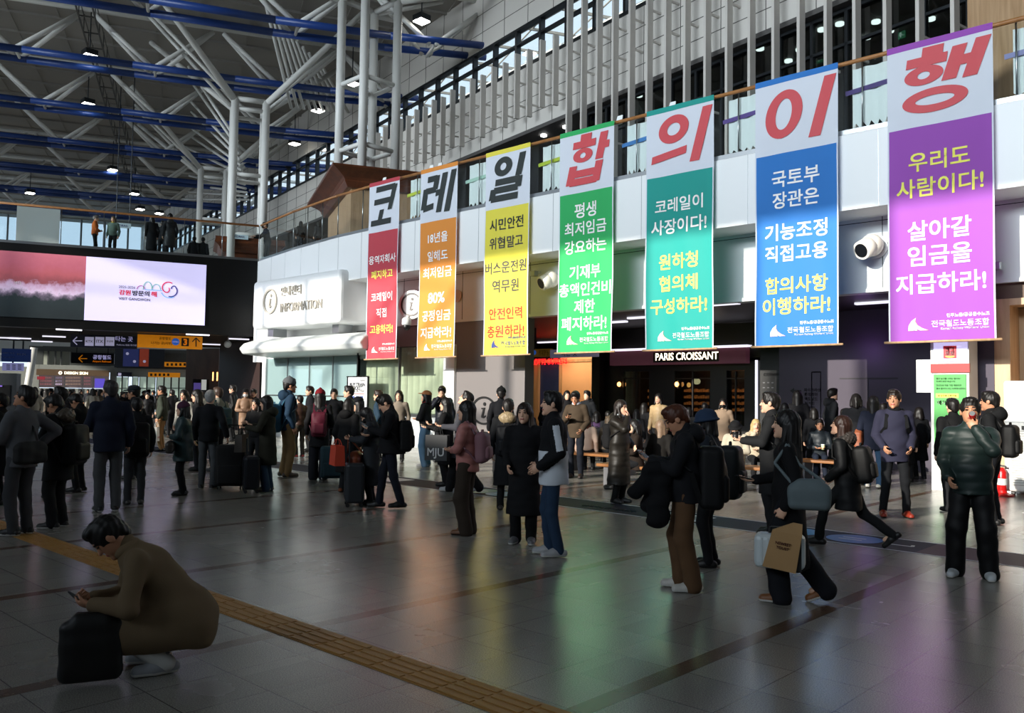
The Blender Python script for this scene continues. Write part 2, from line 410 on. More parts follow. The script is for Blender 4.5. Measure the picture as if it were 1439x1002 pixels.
# dark cheek wall under the bridge corner, wood walls further along
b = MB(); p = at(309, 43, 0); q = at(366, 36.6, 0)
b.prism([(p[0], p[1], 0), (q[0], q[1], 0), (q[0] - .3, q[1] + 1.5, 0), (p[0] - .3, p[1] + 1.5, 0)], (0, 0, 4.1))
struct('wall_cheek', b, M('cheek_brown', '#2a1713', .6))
b = MB(); p = at(262, 47, 0); q = at(308, 46, 0)
b.prism([(p[0], p[1], 0), (q[0], q[1], 0), (q[0] - 1, q[1] + 2, 0), (p[0] - 1, p[1] + 2, 0)], (0, 0, 4.1))
struct('wall_far_wood', b, wood('far_wood', '#6a4c35', '#4f3826', (1, 1, .4)))
# far hall: end wall with shop front, and the glazed end facade above
def fp(px, py, d0=70.0):
    """point of the far wall (runs along TA) seen at pixel px, py"""
    a = at(100, d0, 0); r = ray(px, py)
    # a + TA*s == CAM + r*k  (in plan)
    A_ = np.array([[TA[0], -r[0]], [TA[1], -r[1]]]); s, k = np.linalg.solve(A_, np.array([-a[0], -a[1]]))
    return CAM + r * k
def frect(b, x0, y0, x1, y1, d0=70.0, th=.3):
    q = [fp(x0, y1, d0), fp(x1, y1, d0), fp(x1, y0, d0), fp(x0, y0, d0)]
    zb, zt = q[0][2], q[3][2]
    q[1][2] = zb; q[2][2] = zt; q[2][:2] = q[1][:2]; q[3][:2] = q[0][:2]
    b.prism(q, NA * th); return b
b = MB(); frect(b, -60, 513, 48, 600); frect(b, 48, 512, 52, 600); frect(b, 152, 514, 160, 600); frect(b, 48, 512, 160, 521)
frect(b, 52, 545, 152, 600); frect(b, 160, 517, 270, 529); frect(b, 160, 545, 163, 600)
struct('wall_far', b, M('far_wall', '#8f9490', .6))
b = MB(); frect(b, 40, 486, 60, 513, 70.3); frect(b, 60, 486, 270, 493, 70.3); frect(b, 98, 493, 270, 517, 70.3)
for x in (66, 76, 84): frect(b, x, 493, x + 2, 513, 70.2)
struct('wall_far_upper', b, M('far_upper', '#4a4f4e', .6))
struct('window_6', frect(MB(), 60, 493, 98, 513, 71), M('far_pale_glazing', '#b9c0b4', .4))
# glazed end facade at upper level
b = MB(); ND = 106.0
for s in np.arange(-60, 50, 2.4): b.bar(tn(s, ND, 7.2), tn(s, ND, 21), .16, .16)
for z in (7.3, 9.6, 12, 14.5, 17): b.bar(tn(-60, ND, z), tn(50, ND, z), .12, .16, )
struct('window_7', b, M('facade_frame', '#7d858a', .5))
struct('window_8', MB().prism([tn(-60, ND + .1, 7.2), tn(50, ND + .1, 7.2), tn(50, ND + .14, 7.2), tn(-60, ND + .14, 7.2)], (0, 0, 14)), glass('facade_glass', '#e6eef2', .05))
struct('beam_blue', MB().bar(tn(-60, ND - 1, 9.9), tn(50, ND - 1, 9.9), .4, .35), BLUE)
struct('floor_far_deck', MB().prism([tn(-60, 86, 4.8), tn(60, 86, 4.8), tn(60, ND + 1, 4.8), tn(-60, ND + 1, 4.8)], (0, 0, 2.3)), WHITE2)
pl = bpy.data.lights.new('facade_portal', 'AREA'); pl.shape = 'RECTANGLE'; pl.size = 100; pl.size_y = 13; pl.cycles.is_portal = True
po = bpy.data.objects.new('facade_portal', pl); COL.objects.link(po); po.location = tn(-5, ND + .3, 14); po.rotation_euler = Vector(-NA).to_track_quat('-Z', 'Y').to_euler()
# west side of the hall (left of the frame), keeps the foreground in shade
struct('wall_southwest', MB().prism([(-70, -25, 0), (-70.4, -25, 0), (-95, 22, 0), (-94.6, 22, 0)], (0, 0, 7)), WHITE2)
class Plane:
    """upright plane: point, horizontal right direction; nrm points to the camera side"""
    def __init__(s, pt, ux):
        s.o = np.array(pt, float); s.ux = nrm(np.array(ux, float)); s.n = np.array((s.ux[1], -s.ux[0], 0.0)); s.uz = np.array((0, 0, 1.0))
    def p(s, px, py, off=0.0):
        r = ray(px, py); k = s.n.dot(s.o + s.n * off - CAM) / s.n.dot(r); return CAM + r * k
    def rect(s, x0, y0, x1, y1, off=0.0):
        """four corners (bl, br, tr, tl) of an upright rectangle"""
        ym = (y0 + y1) / 2; a = s.p(x0, ym, off); c = s.p(x1, ym, off)
        xm = (x0 + x1) / 2; zb = s.p(xm, y1, off)[2]; zt = s.p(xm, y0, off)[2]
        return [np.array((a[0], a[1], zb)), np.array((c[0], c[1], zb)), np.array((c[0], c[1], zt)), np.array((a[0], a[1], zt))]
    def slab(s, b, x0, y0, x1, y1, off=0.0, th=.04):
        b.prism(s.rect(x0, y0, x1, y1, off), -s.n * th); return b
    def text(s, name, body, mat, cx, cy, wpx=None, hpx=None, off=.006, bold=.01, parent=None, shear=0, label=None):
        c = s.p(cx, cy, off); w = h = None
        if wpx: w = np.linalg.norm((s.p(cx + wpx / 2, cy, off) - s.p(cx - wpx / 2, cy, off))[:2])
        if hpx: h = abs(s.p(cx, cy - hpx / 2, off)[2] - s.p(cx, cy + hpx / 2, off)[2])
        return lettering(name, body, mat, c, s.ux, s.uz, w, h, bold, shear, parent, label=label)
INK = M('ink_white', '#f6f6f4', .6, noise=.02)
INKY = M('ink_yellow', '#f2ea62', .6, noise=.02)
INKK = M('ink_black', '#222a29', .6, noise=.05)
INKG = M('ink_grey', '#4a463f', .6, noise=.05)
INKR = M('ink_red', '#c8464d', .6, noise=.04)
INKS = M('ink_salmon', '#c03a28', .6, noise=.04)
INKO = M('ink_orange', '#e8935f', .6, noise=.04)
INKN = M('ink_navy', '#3a4a86', .6, noise=.04)
# ================================================================ protest banners
HEADC = M('banner_white', '#dfe4ee', .8, noise=.03, nscale=1.5, trans=.15)
def surf(xc, seed):
    def f(x, z):
        t = (8.8 - z) / 6.0
        return FY - .13 - .012 * math.sin(5.1 * (x - xc) + seed) * (.4 + t) - .02 * math.sin(1.3 * z + seed * 2) * t - .012 * math.sin(9 * (x - xc) + 2.1 * z + seed) * t
    return f
def cloth(name, x0, x1, z0, z1, f, mat, parent, off=0.0, nx=24, nz=40):
    b = MB(); vs = []
    for j in range(nz + 1):
        for i in range(nx + 1):
            x = x0 + (x1 - x0) * i / nx; z = z0 + (z1 - z0) * j / nz; vs.append((x, f(x, z) - off, z))
    b.add(vs, [(j * (nx + 1) + i, j * (nx + 1) + i + 1, (j + 1) * (nx + 1) + i + 1, (j + 1) * (nx + 1) + i) for j in range(nz) for i in range(nx)])
    return b.build(name, mat, parent, smooth=True)
UXW = np.array((1.0, 0, 0)); UZW = np.array((0, 0, 1.0))
W_, Y_, K_, G_, S_ = INK, INKY, INKK, INKG, INKS
BANNERS = [
 ('red', '#bf4450', -23.1, -21.52, '코', K_, [('용역자회사', W_, 540, 363.5, .92), ('폐지하고', Y_, 540, 384.8, .74), ('코레일이', W_, 540, 416.5, .74), ('직접', W_, 540, 439, .36), ('고용하라!', Y_, 540, 462, .8)]),
 ('orange', '#e4913c', -20.46, -18.76, '레', K_, [('18년을', W_, 617, 333, .56), ('일해도', W_, 617, 358.7, .57), ('최저임금', W_, 617, 382, .8), ('80%', W_, 616, 418, .46), ('공정임금', W_, 616, 443, .8), ('지급하라!', W_, 616, 467, .86)]),
 ('yellow', '#e9dc4e', -17.56, -15.8, '일', K_, [('시민안전', K_, 714, 313.5, .78), ('위협말고', G_, 714, 339.6, .78), ('버스운전원', G_, 714, 374.7, .96), ('역무원', G_, 714, 401, .6), ('안전인력', S_, 714, 440, .76), ('충원하라!', S_, 714, 465, .86)]),
 ('green', '#2fb062', -14.72, -12.92, '합', INKR, [('평생', W_, 826, 294, .42), ('최저임금', W_, 826, 319, .8), ('강요하는', W_, 826, 345, .8), ('기재부', W_, 826, 381, .6), ('총액인건비', W_, 826, 405.5, .98), ('제한', W_, 825, 430, .4), ('폐지하라!', W_, 825, 454, .86)]),
 ('teal', '#1d9c92', -11.92, -10.05, '의', INKR, [('코레일이', W_, 957, 286, .74), ('사장이다!', W_, 957, 316, .85), ('원하청', Y_, 957, 366, .6), ('협의체', Y_, 957, 397, .6), ('구성하라!', Y_, 957, 429, .86)]),
 ('blue', '#2c78c6', -9.0, -7.12, '이', INKR, [('국토부', W_, 1120, 248, .6), ('장관은', W_, 1120, 278, .58), ('기능조정', W_, 1120, 323, .78), ('직접고용', W_, 1120, 354, .78), ('합의사항', Y_, 1122, 399, .78), ('이행하라!', Y_, 1122, 429, .84)]),
 ('purple', '#9c4fb4', -6.12, -4.2, '행', INKR, [('우리도', Y_, 1325, 222, .6), ('사람이다!', Y_, 1325, 259, .85), ('살아갈', W_, 1323, 321, .62), ('임금을', W_, 1322, 357, .62), ('지급하라!', W_, 1321, 397, .88)]),
]
HEAD = {'코': ([(.1, .95, .9, .95), (.9, 1.0, .76, .36), (.06, .62, .84, .62), (.42, .4, .36, .1), (.0, .07, .86, .07)], []),
 '레': ([(.06, .88, .4, .88), (.4, .94, .36, .6), (.03, .6, .4, .6), (.03, .66, .0, .15), (.0, .16, .36, .2), (.4, .5, .6, .52), (.66, .97, .56, .02), (.95, 1.0, .84, .0)], []),
 '일': ([(.87, 1.0, .8, .5), (.16, .42, .84, .42), (.84, .48, .82, .24), (.14, .24, .82, .24), (.13, .28, .1, .03), (.08, .05, .84, .05)], [(.34, .77, .25, .22)]),
 '합': ([(.3, .97, .56, .97), (.14, .83, .68, .83), (.86, 1.0, .8, .45), (.82, .73, 1.0, .73), (.2, .4, .16, .0), (.82, .42, .78, .0), (.18, .22, .8, .22), (.16, .05, .8, .05)], [(.4, .6, .23, .15)]),
 '의': ([(.0, .16, .66, .26), (.96, 1.0, .84, .0)], [(.36, .7, .29, .27)]), '이': ([(.96, 1.0, .84, .0)], [(.31, .5, .29, .42)]),
 '행': ([(.24, .97, .5, .97), (.06, .83, .56, .83), (.7, .96, .62, .46), (.66, .72, .88, .72), (.97, 1.0, .87, .44)], [(.3, .61, .24, .15), (.48, .2, .4, .19)])}
def headline(ch, mat, xc, zc, w, h, parent, warp):
    """heavy slanted poster letter drawn with straight bars and oval rings"""
    b = MB(); th = .178; P_ = lambda x, y: warp((xc + (x - .5) * w + (y - .5) * .12 * w, 0, zc + (y - .5) * h)); k = w / h
    for x0, y0, x1, y1 in HEAD[ch][0]:
        dx, dy = (x1 - x0) * k, y1 - y0; L = math.hypot(dx, dy)
        if abs(dy) > abs(dx): q = [(x0 - th / 2, y0), (x0 + th / 2, y0), (x1 + th / 2, y1), (x1 - th / 2, y1)]
        else: q = [(x0, y0 - th * .42), (x1, y1 - th * .42), (x1, y1 + th * .42), (x0, y0 + th * .42)]
        b.add([P_(*p) for p in q], [(0, 1, 2, 3)])
    for cx, cy, rx, ry in HEAD[ch][1]:
        n = 40; vs = []
        for i in range(n):
            a = 2 * math.pi * i / n; c_, s_ = math.cos(a), math.sin(a); vs += [P_(cx + rx * c_, cy + ry * s_), P_(cx + (rx - th * .92) * c_, cy + (ry - min(th * .85, ry * .62)) * s_)]
        b.add(vs, [(2 * i, (2 * i + 2) % (2 * n), (2 * i + 3) % (2 * n), 2 * i + 1) for i in range(n)])
    return b.build('headline_letter', mat, parent)
for bi, (cn, colr, x0, x1, big, bigm, lines) in enumerate(BANNERS):
    xc = (x0 + x1) / 2; wd = x1 - x0; f = surf(xc, bi * 1.7)
    t = thing('protest_banner', f'tall {cn} fabric protest banner hung from the balcony rail, headed by the big letter {big}', 'banner', (xc, FY - .1, 2.85), 'protest banners along the balcony')
    t['_w'] = [xc, FY - .1, 2.85]
    cm = M('banner_' + cn, colr, .75, noise=.05, nscale=1.2, trans=.12)
    cloth('header_panel', x0, x1, 7.1, 8.8, f, HEADC, t)
    cloth('top_stripe', x0, x1, 8.7, 8.83, f, cm, t, .004, nz=2)
    cloth('slogan_panel', x0 + .02, x1 - .02, 2.9, 7.12, f, cm, t, .006)
    for e in (x0, x1 - .03): cloth('edge_hem', e, e + .03, 2.9, 7.12, f, HEADC, t, .009, nx=1)
    b = MB(); b.cyl((x0 - .09, f(x0, 2.9), 2.88), (x1 + .09, f(x1, 2.9), 2.88), .025, 8); b.build('bottom_rod', OAK, t, smooth=True)
    for fx in (.04, .5, .96): q = x0 + wd * fx; MB().bar((q, f(q, 8.8) - .01, 8.8), (q, FY + .07, 8.84), .05, .012).build('tie', cm, t)
    wp = lambda q, f=f: (q[0], f(q[0], q[2]) - .016, q[2])
    headline(big, bigm, xc + .02, 7.98, wd * .78, 1.26, t, wp)
    for body, m_, px, py, fr in lines:
        p = onY(px, py, FY - .14)
        lettering('slogan_text', body, m_, (xc, 0, p[2]), UXW, UZW, wd * fr * .96, None, .017, 0, t, wp)
    tm = INKN if cn == 'yellow' else INK
    sc = wd / 1.9; lx = xc + .12 * sc
    lettering('union_text', '전국철도노동조합', tm, (lx + .22 * sc, 0, 3.22), UXW, UZW, 1.0 * sc, None, .014, 0, t, wp)
    lettering('union_text', '민주노총/공공운수노조', tm, (lx + .36 * sc, 0, 3.37), UXW, UZW, .74 * sc, None, .03, 0, t, wp)
    lettering('union_text', "Korean Railway Workers' Union", tm, (lx + .3 * sc, 0, 3.115), UXW, UZW, .84 * sc, None, .014, 0, t, wp)
    b = MB()
    for m_, dz, k in ((0, .012, 1.06), (1, 0, 1.0)):
        b.m = m_; cx_, cz_ = xc - .58 * sc, 3.1
        out = [(-.0, 0), (.01, .1), (.06, .18), (.14, .24), (.13, .17), (.17, .1), (.25, .045), (.36, 0.0), (.22, .0), (.15, .04), (.17, 0), (.12, 0), (.1, .04), (.1, 0)]
        pts = [(cx_ + x * sc * k, f(cx_ + x * sc, cz_) - .016 - .004 * m_, cz_ + z * sc * k - (0 if m_ else .004)) for x, z in out]
        b.add(pts, [tuple(range(len(pts)))])
    b.build('union_logo', [INKO, tm], t)
# ================================================================ balustrades
def balustrade(t, pts, zb, zt, step, gmat, frost=()):
    l = 0; k = 0
    b = MB(); g = 0
    hr = MB(); hr.tube([(p[0], p[1], zt) for p in pts], .045, 10); hr.build('handrail', RAILW, t, smooth=True)
    br_ = MB()
    for a, c in zip(pts[:-1], pts[1:]): br_.bar((a[0], a[1], zb + .05), (c[0], c[1], zb + .05), .06, .1)
    br_.build('base_channel', STEEL, t)
    for a, c in zip(pts[:-1], pts[1:]):
        a = np.array(a, float); c = np.array(c, float); L = np.linalg.norm(c - a); n = max(1, round(L / step))
        for i in range(n):
            p = a + (c - a) * (i / n + .012 / L); q = a + (c - a) * ((i + 1) / n - .012 / L)
            b = MB(); pe = np.array((-(c - a)[1], (c - a)[0])) / L * .012
            b.prism([(p[0], p[1], zb + .08), (q[0], q[1], zb + .08), (q[0], q[1], zt - .07), (p[0], p[1], zt - .07)], (pe[0], pe[1], 0))
            b.build('glass_panel', FROST if g in frost else gmat, t)
            pb = MB(); pb.cyl((p[0], p[1] + .05, zb), (p[0], p[1] + .05, zt), .018, 8); pb.build('post', STEEL, t, smooth=True)
            g += 1
t = thing('balustrade', 'glass balustrade with wooden handrail running along the white balcony above the banners', 'railing', (-14, FY + .05, 7.25)); t['_w'] = [-14, FY + .05, 7.25]
balustrade(t, [(7.5, FY + .05), (-22.3, FY + .05), (-25.4, FY + .2), (-29, FY + .66), (-32.45, 18.95)], 7.3, 8.83, 1.45, GLASS)
t = thing('balustrade', 'glass balustrade with wooden handrail on top of the black bridge', 'railing', br(4, .06, 7.3)); t['_w'] = list(br(4, .06, 7.3))
balustrade(t, [br(0, .1)[:2], br(12, .1)[:2]], 7.32, 8.83, 1.5, GLASS, frost=(5,))
# sheets and bands between the banners; the white also imitates window reflections
SHEET = M('white_sheet', '#eef3f3', .7, noise=.03)
gaps = [(-21.5, -20.46, '#cfd84a', 'between the red and the orange banner'), (-18.74, -17.56, '#b8d9c9', 'between the orange and the yellow banner'), (-15.78, -14.72, '#b9c832', 'between the yellow and the green banner'),
        (-12.9, -11.92, '#3f7fc4', 'between the green and the teal banner'), (-10.0, -9.0, '#5b3f8c', 'between the teal and the blue banner'), (-7.1, -6.12, '#4b3577', 'between the blue and the purple banner'), (-4.1, -2.6, '#8f8fc0', 'to the right of the purple banner')]
for x0, x1, c, wh in gaps:
    t = thing('white_sheet', f'white plastic sheet behind the balustrade glass imitating reflections {wh}', 'sheet', ((x0 + x1) / 2, FY + .25, 7.3), 'sheets behind the glass'); t['_w'] = [(x0 + x1) / 2, FY + .25, 7.3]
    b = MB(); n = 14; vs = []
    for i in range(n + 1):
        x = x0 + .16 + (x1 - x0 - .22) * i / n; zz = 7.45 + .06 * math.sin(i * 2.1 + x0) + (.05 if i % 3 else 0)
        y = FY + .2 + .025 * math.sin(i * .9)
        vs += [(x, y, zz), (x, y, 8.72)]
    b.add(vs, [(2 * i, 2 * i + 2, 2 * i + 3, 2 * i + 1) for i in range(n)]); b.build('sheet', SHEET, t, smooth=True)
    b = MB(); b.bar((x0 + .02, FY + .17, 8.22), (x1, FY + .17, 8.3), .012, .1); b.build('tie_band', M('band' + c, c, .6), t)
for px, py, wh in ((538, 262, 'beside the red banner'), (604, 243, 'above the orange banner'), (616, 238, 'over the right end of the orange banner'), (868, 172, 'above the green banner'), (942, 152, 'above the teal banner')):
    p = onY(px, py, FY + .1); b = MB(); b.prism([(p[0] - .1, FY + .12, 8.8), (p[0] + .12, FY + .12, 8.8), (p[0] + .14, FY + .12, 9.02), (p[0] - .02, FY + .12, 9.02)], (0, .02, 0))
    tag(b.build('paper_tag', SHEET), f'small white card sticking up behind the handrail {wh}', 'card', 'cards on the handrail')
# ================================================================ wall fins
def fin(s, z0, z1, brk):
    p = up(s, .55, 0); t = thing('wall_fin', 'slim vertical metal fin standing off the stone panel wall above the balcony', 'fin', p, 'metal fins on the upper wall'); t['_w'] = list(p)
    b = MB(); uslab(b, s - .05, s + .05, .42, .68, z0, z1); b.build('blade', M('fin_metal', '#c4bfb8', .5, noise=.04), t)
    for z in brk:
        b = MB(); uslab(b, s - .025, s + .025, 0, .45, z, z + .07); b.build('bracket', MATS['fin_metal'], t)
for i in range(40):
    s = -23.2 + i * .89
    if s < S0 + .2: fin(s, 7.3, 19.5, (14.2, 15.3, 11))
    else: fin(s, 13.4 if i % 2 else 13.55, 16.35 - .1 * (i % 2), (13.9, 14.9) if i % 2 else (14.1, 15.1))
# gallery downlights and exit signs
for i, (px, py) in enumerate([(620, 215), (638, 196), (697, 197), (700, 191), (716, 181), (729, 184), (755, 171), (793, 155), (764, 190), (795, 178), (898, 134), (903, 149), (1068, 68), (1124, 69), (1155, 41), (1108, 85), (1180, 33), (1218, 52), (1231, 30), (1250, 43), (1308, 26)]):
    p = atz(px, py, 12.98)
    if not -14.8 < (p - UP).dot(UN) < -.1: continue
    b = MB(); b.cyl((p[0], p[1], 12.93), (p[0], p[1], 13.0), .13, 12)
    tag(b.build('downlight', LAMP), 'small round downlight glowing in the dark gallery ceiling', 'light', 'gallery downlights')
for px, py, wh in ((1152, 83, 'behind the blue banner'), (1267, 49, 'beside the purple banner')):
    P = Plane(up(0, -3), -UD); t = thing('exit_sign', f'green emergency exit sign glowing inside the upper gallery {wh}', 'sign', P.p(px, py)); t['_w'] = list(P.p(px, py))
    P.slab(MB(), px - 5, py - 5, px + 5, py + 5).build('box', M('exit_green', '#17a06a', emit=.5), t)
    b = MB(); P.slab(b, px - 3, py - 3.4, px, py - 1, .01, .005); P.slab(b, px - 3.4, py - 1, px + 1, py + 1, .01, .005); P.slab(b, px - 2, py + 1, px - .5, py + 3.6, .01, .005); P.slab(b, px + 1, py - .6, px + 3.5, py + .6, .01, .005)
    b.build('running_figure', M('exit_white', '#e8fff4', emit=.8), t)
# ================================================================ roof trusses
for k in range(-1, 6):
    n0 = 45.1 + 7.86 * k; s1 = 12.9 - 1.7 * (k + 1) if k < 2 else 9; o = tn(0, n0, 17.7)
    order = ['nearest', 'second', 'third', 'fourth', 'fifth', 'sixth', 'seventh', 'eighth', 'ninth'][k + 1]
    t = thing('roof_truss', f'blue and grey steel pipe truss under the hall roof, {order} row from the camera', 'truss', o, 'roof trusses'); t['_w'] = list(o)
    s0 = -27.0
    for dn in (0, 1.35):
        b = MB(); b.tube([tn(s, n0 + dn, 17.7 + .0012 * max(0, s - 2) ** 2 * 3) for s in np.linspace(s0, s1, 9)], .165, 12); b.build('lower_chord', BLUE, t, smooth=True)
    b = MB(); b.cyl(tn(s0, n0 + .67, 20.2), tn(s1, n0 + .67, 20.5), .12, 10); b.build('upper_chord', PIPE, t, smooth=True)
    i = 0; s = s0 + .6
    while s < s1 - 2:
        tz = tn(s + 3, n0 + .67, 20.2)
        for dn in (0, 1.35):
            for sg in (0, 6.0):
                if s + sg > s1 + .3: continue
                b = MB(); b.cyl(tn(s + sg * .97 + .1, n0 + dn, 17.75), tz + TA * (.25 if sg else -.25), .115, 10); b.build('diagonal', PIPE, t, smooth=True)
        b = MB(); b.cyl(tn(s + .05, n0, 17.7), tn(s + .05, n0 + 1.35, 17.7), .07, 8); b.build('cross_tie', PIPE, t, smooth=True)
        s += 6.05
# hanging roof lamps
for px, py, d in ((110, 71, 41), (110, 141, 48), (149, 236, 62), (181, 270, 69), (217, 298, 76), (583, 20, 38), (486, 111, 43), (438, 150, 48), (406, 198, 56), (391, 235, 64), (389, 265, 71), (397, 291, 76), (33, 269, 66), (190, 292, 74)):
    p = at(px, d, zat(px, py, d)); t = thing('roof_lamp', 'square floodlight hanging below the roof trusses, switched on', 'lamp', p, 'floodlights under the roof'); t['_w'] = list(p)
    b = MB(); b.box(p[0] - .3, p[1] - .3, p[2] + .03, p[0] + .3, p[1] + .3, p[2] + .3); b.build('housing', STEELD, t, bevel=.03)
    b = MB(); b.box(p[0] - .27, p[1] - .27, p[2] - .02, p[0] + .27, p[1] + .27, p[2] + .03); b.build('lens', M('flood_lens', '#fffaf0', emit=14), t)
    b = MB(); b.cyl((p[0], p[1], p[2] + .3), (p[0], p[1], min(20.6, p[2] + 2.2)), .03, 6); b.build('stem', STEELD, t)
for px, d in ((108, 40.5),):
    c = at(px, d, 0); s_ = c.dot(TA)
    b = MB()
    for ds in (-.35, .35): b.bar(tn(s_ + ds, 36, 19.3), tn(s_ + ds, 80, 19.3), .06, .1); b.bar(tn(s_ + ds, 36, 20.1), tn(s_ + ds, 80, 20.1), .04, .04)
    for n in np.arange(36, 80, 2.0):
        b.bar(tn(s_ - .35, n, 19.3), tn(s_ + .35, n, 19.3), .08, .05)
        for ds in (-.35, .35): b.bar(tn(s_ + ds, n, 19.3), tn(s_ + ds, n, 20.2), .04, .04)
    tag(b.build('catwalk', M('catwalk_steel', '#4d4c49', .6)), 'steel maintenance catwalk hung under the roof ' + 'above the screen bridge', 'catwalk')
# tree columns
TC = []
def tree_column(px, d, zb, zt, h, r, label, spread, rings, zroof=20.3, rot=0.0):
    c = at(px, d, 0); t = thing('roof_column', label, 'column', (c[0], c[1], zb)); t['_w'] = [c[0], c[1], zb]
    ca, sa = math.cos(rot), math.sin(rot); T2 = TA * ca + NA * sa; N2 = NA * ca - TA * sa
    q = lambda a, e, z: c + T2 * a + N2 * e + np.array((0, 0, z))
    cs = [(-h, -h), (h, -h), (h, h), (-h, h)]
    for a, e in cs:
        b = MB(); b.cyl(q(a, e, zb), q(a, e, zt), r, 16); b.build('pipe', PIPE, t, smooth='auto')
        b = MB(); b.cyl(q(a, e, zt - .1), q(a * spread, e * spread * .8, zroof), r * .85, 14, r * .7); b.build('branch', PIPE, t, smooth='auto')
        b = MB(); b.cyl(q(a, e, zt - .1), q(a * spread * 1.0, e * .5, zroof), r * .5, 12); b.build('branch', PIPE, t, smooth='auto')
    for z in rings:
        b = MB()
        for i in range(4):
            a, c2 = cs[i], cs[(i + 1) % 4]; b.cyl(q(*a, z), q(*c2, z), r * .55, 10)
        b.build('ring_brace', PIPE, t, smooth='auto')
    b = MB()
    for i in range(4):
        a, c2 = cs[i], cs[(i + 1) % 4]; b.cyl(q(*a, zt), q(*c2, zt), r * .7, 10)
    b.build('head_ring', PIPE, t, smooth='auto'); TC.append(t)
tree_column(509, 36.5, 10.4, 18.9, .86, .19, 'cluster of four tall white pipes rising from the wooden plinth behind the rail', 5.2, (12.2, 15.1), 20.5, R(25))
tree_column(341, 43, 7.25, 16.4, .75, .19, 'cluster of four white pipes with splayed branches behind the black bridge', 6.6, (9.6, 12.6, 15.9), 20.4)
tree_column(292, 57, 7.25, 16.6, .8, .19, 'smaller, more distant cluster of four white pipes left of the splayed pipe column', 6.2, (10.0, 13.2, 16.0), 20.4)
# fan of grey pipes rising to the roof above the splayed columns
b = None
for i in range(13):
    a = at(262 + i * 3.5, 52 - i * .5, 0); z0 = zat(262 + i * 3.5, 100 + i * 13, 52)
    p = at(252 + (i % 2) * 6, 47 + i * 2.2, 0); p[2] = 19.9 - .12 * i; q = at(325 + i * 1.5, 46 + i * 1.6, 0); q[2] = 15.4 + .1 * i
    bb = MB(); bb.cyl(p, q, .09, 8); bb.build('strut', PIPE, TC[2], smooth='auto')
for i in range(10):
    p = at(360 + i * 9, 40 + i * .8, 0); p[2] = 20.2; q = at(400 + i * 9, 44 + i * .8, 0); q[2] = 16.6 + .25 * i
    bb = MB(); bb.cyl(p, q, .09, 8); bb.build('strut', PIPE, TC[1], smooth='auto')
# wooden plinths with cornice
def plinth(name, label, cpx, cd, la, lb, zb, z1, z2, z3, over, mat):
    c = at(cpx, cd, 0); t = thing(name, label, 'plinth', (c[0], c[1], zb)); t['_w'] = [c[0], c[1], zb]
    def ring(o, z): return [c + TA * a + NA * e + np.array((0, 0, z)) for a, e in ((-o, -o), (la + o, -o), (la + o, lb + o), (-o, lb + o))]
    def loft(prof):
        b = MB(); vs = []
        for o, z in prof: vs += ring(o, z)
        n = len(prof); fs = [(4 * j + i, 4 * j + (i + 1) % 4, 4 * j + 4 + (i + 1) % 4, 4 * j + 4 + i) for j in range(n - 1) for i in range(4)]
        fs += [(3, 2, 1, 0), tuple(range(4 * n - 4, 4 * n))]; b.add(vs, fs); return b
    loft([(0, zb), (0, z1)]).build('body', mat, t)
    loft([(.12, z1 - .02), (.18, z1), (.3, z2 - .05), (.3, z2)]).build('lower_moulding', CHERRY, t)
    loft([(.3, z2), (.38, z2 + .1), (.55, z2 + .22), (over, z3 - .06), (over + .03, z3)]).build('cornice', CHERRY, t)
    return t
plinth('column_plinth', 'large wooden plinth with flared cornice carrying the white pipe columns behind the red banner', 488, 33.4, 2.8, 6.0, 7.25, 9.85, 10.1, 10.55, .85, OAK)
t = plinth('column_plinth', 'dark wooden cornice box standing on the bridge beside the corner of the balcony', 313, 42.5, 2.3, 2.2, 7.25, 8.75, 8.95, 9.45, .5, CHERRY)
P = Plane(at(313, 42.2, 0), TA); b = MB(); P.slab(b, 326, 329, 349, 336, .35); b.build('sign_plate', M('korail_sign', '#cfe3ea', .5), t)
P.text('sign_text', 'KORAIL', INKN, 337, 332.5, hpx=3, off=.36, parent=t)
P = Plane(at(172, 50, 0), TA); t = thing('hanging_sign', 'small pale blue railway sign hanging beyond the bridge people', 'sign', P.p(172, 317)); t['_w'] = list(P.p(172, 317)); P.slab(MB(), 161, 313.5, 184, 320, 0, .1).build('sign_plate', M('korail_sign', '#cfe3ea', .5), t); P.text('sign_text', 'KORAIL', INKN, 172, 317, hpx=3, off=.01, parent=t)
for x in (163, 182): q = P.p(x, 314, -.05); MB().cyl(q, (q[0], q[1], 20.95), .03, 6).build('hanger', STEELD, t)
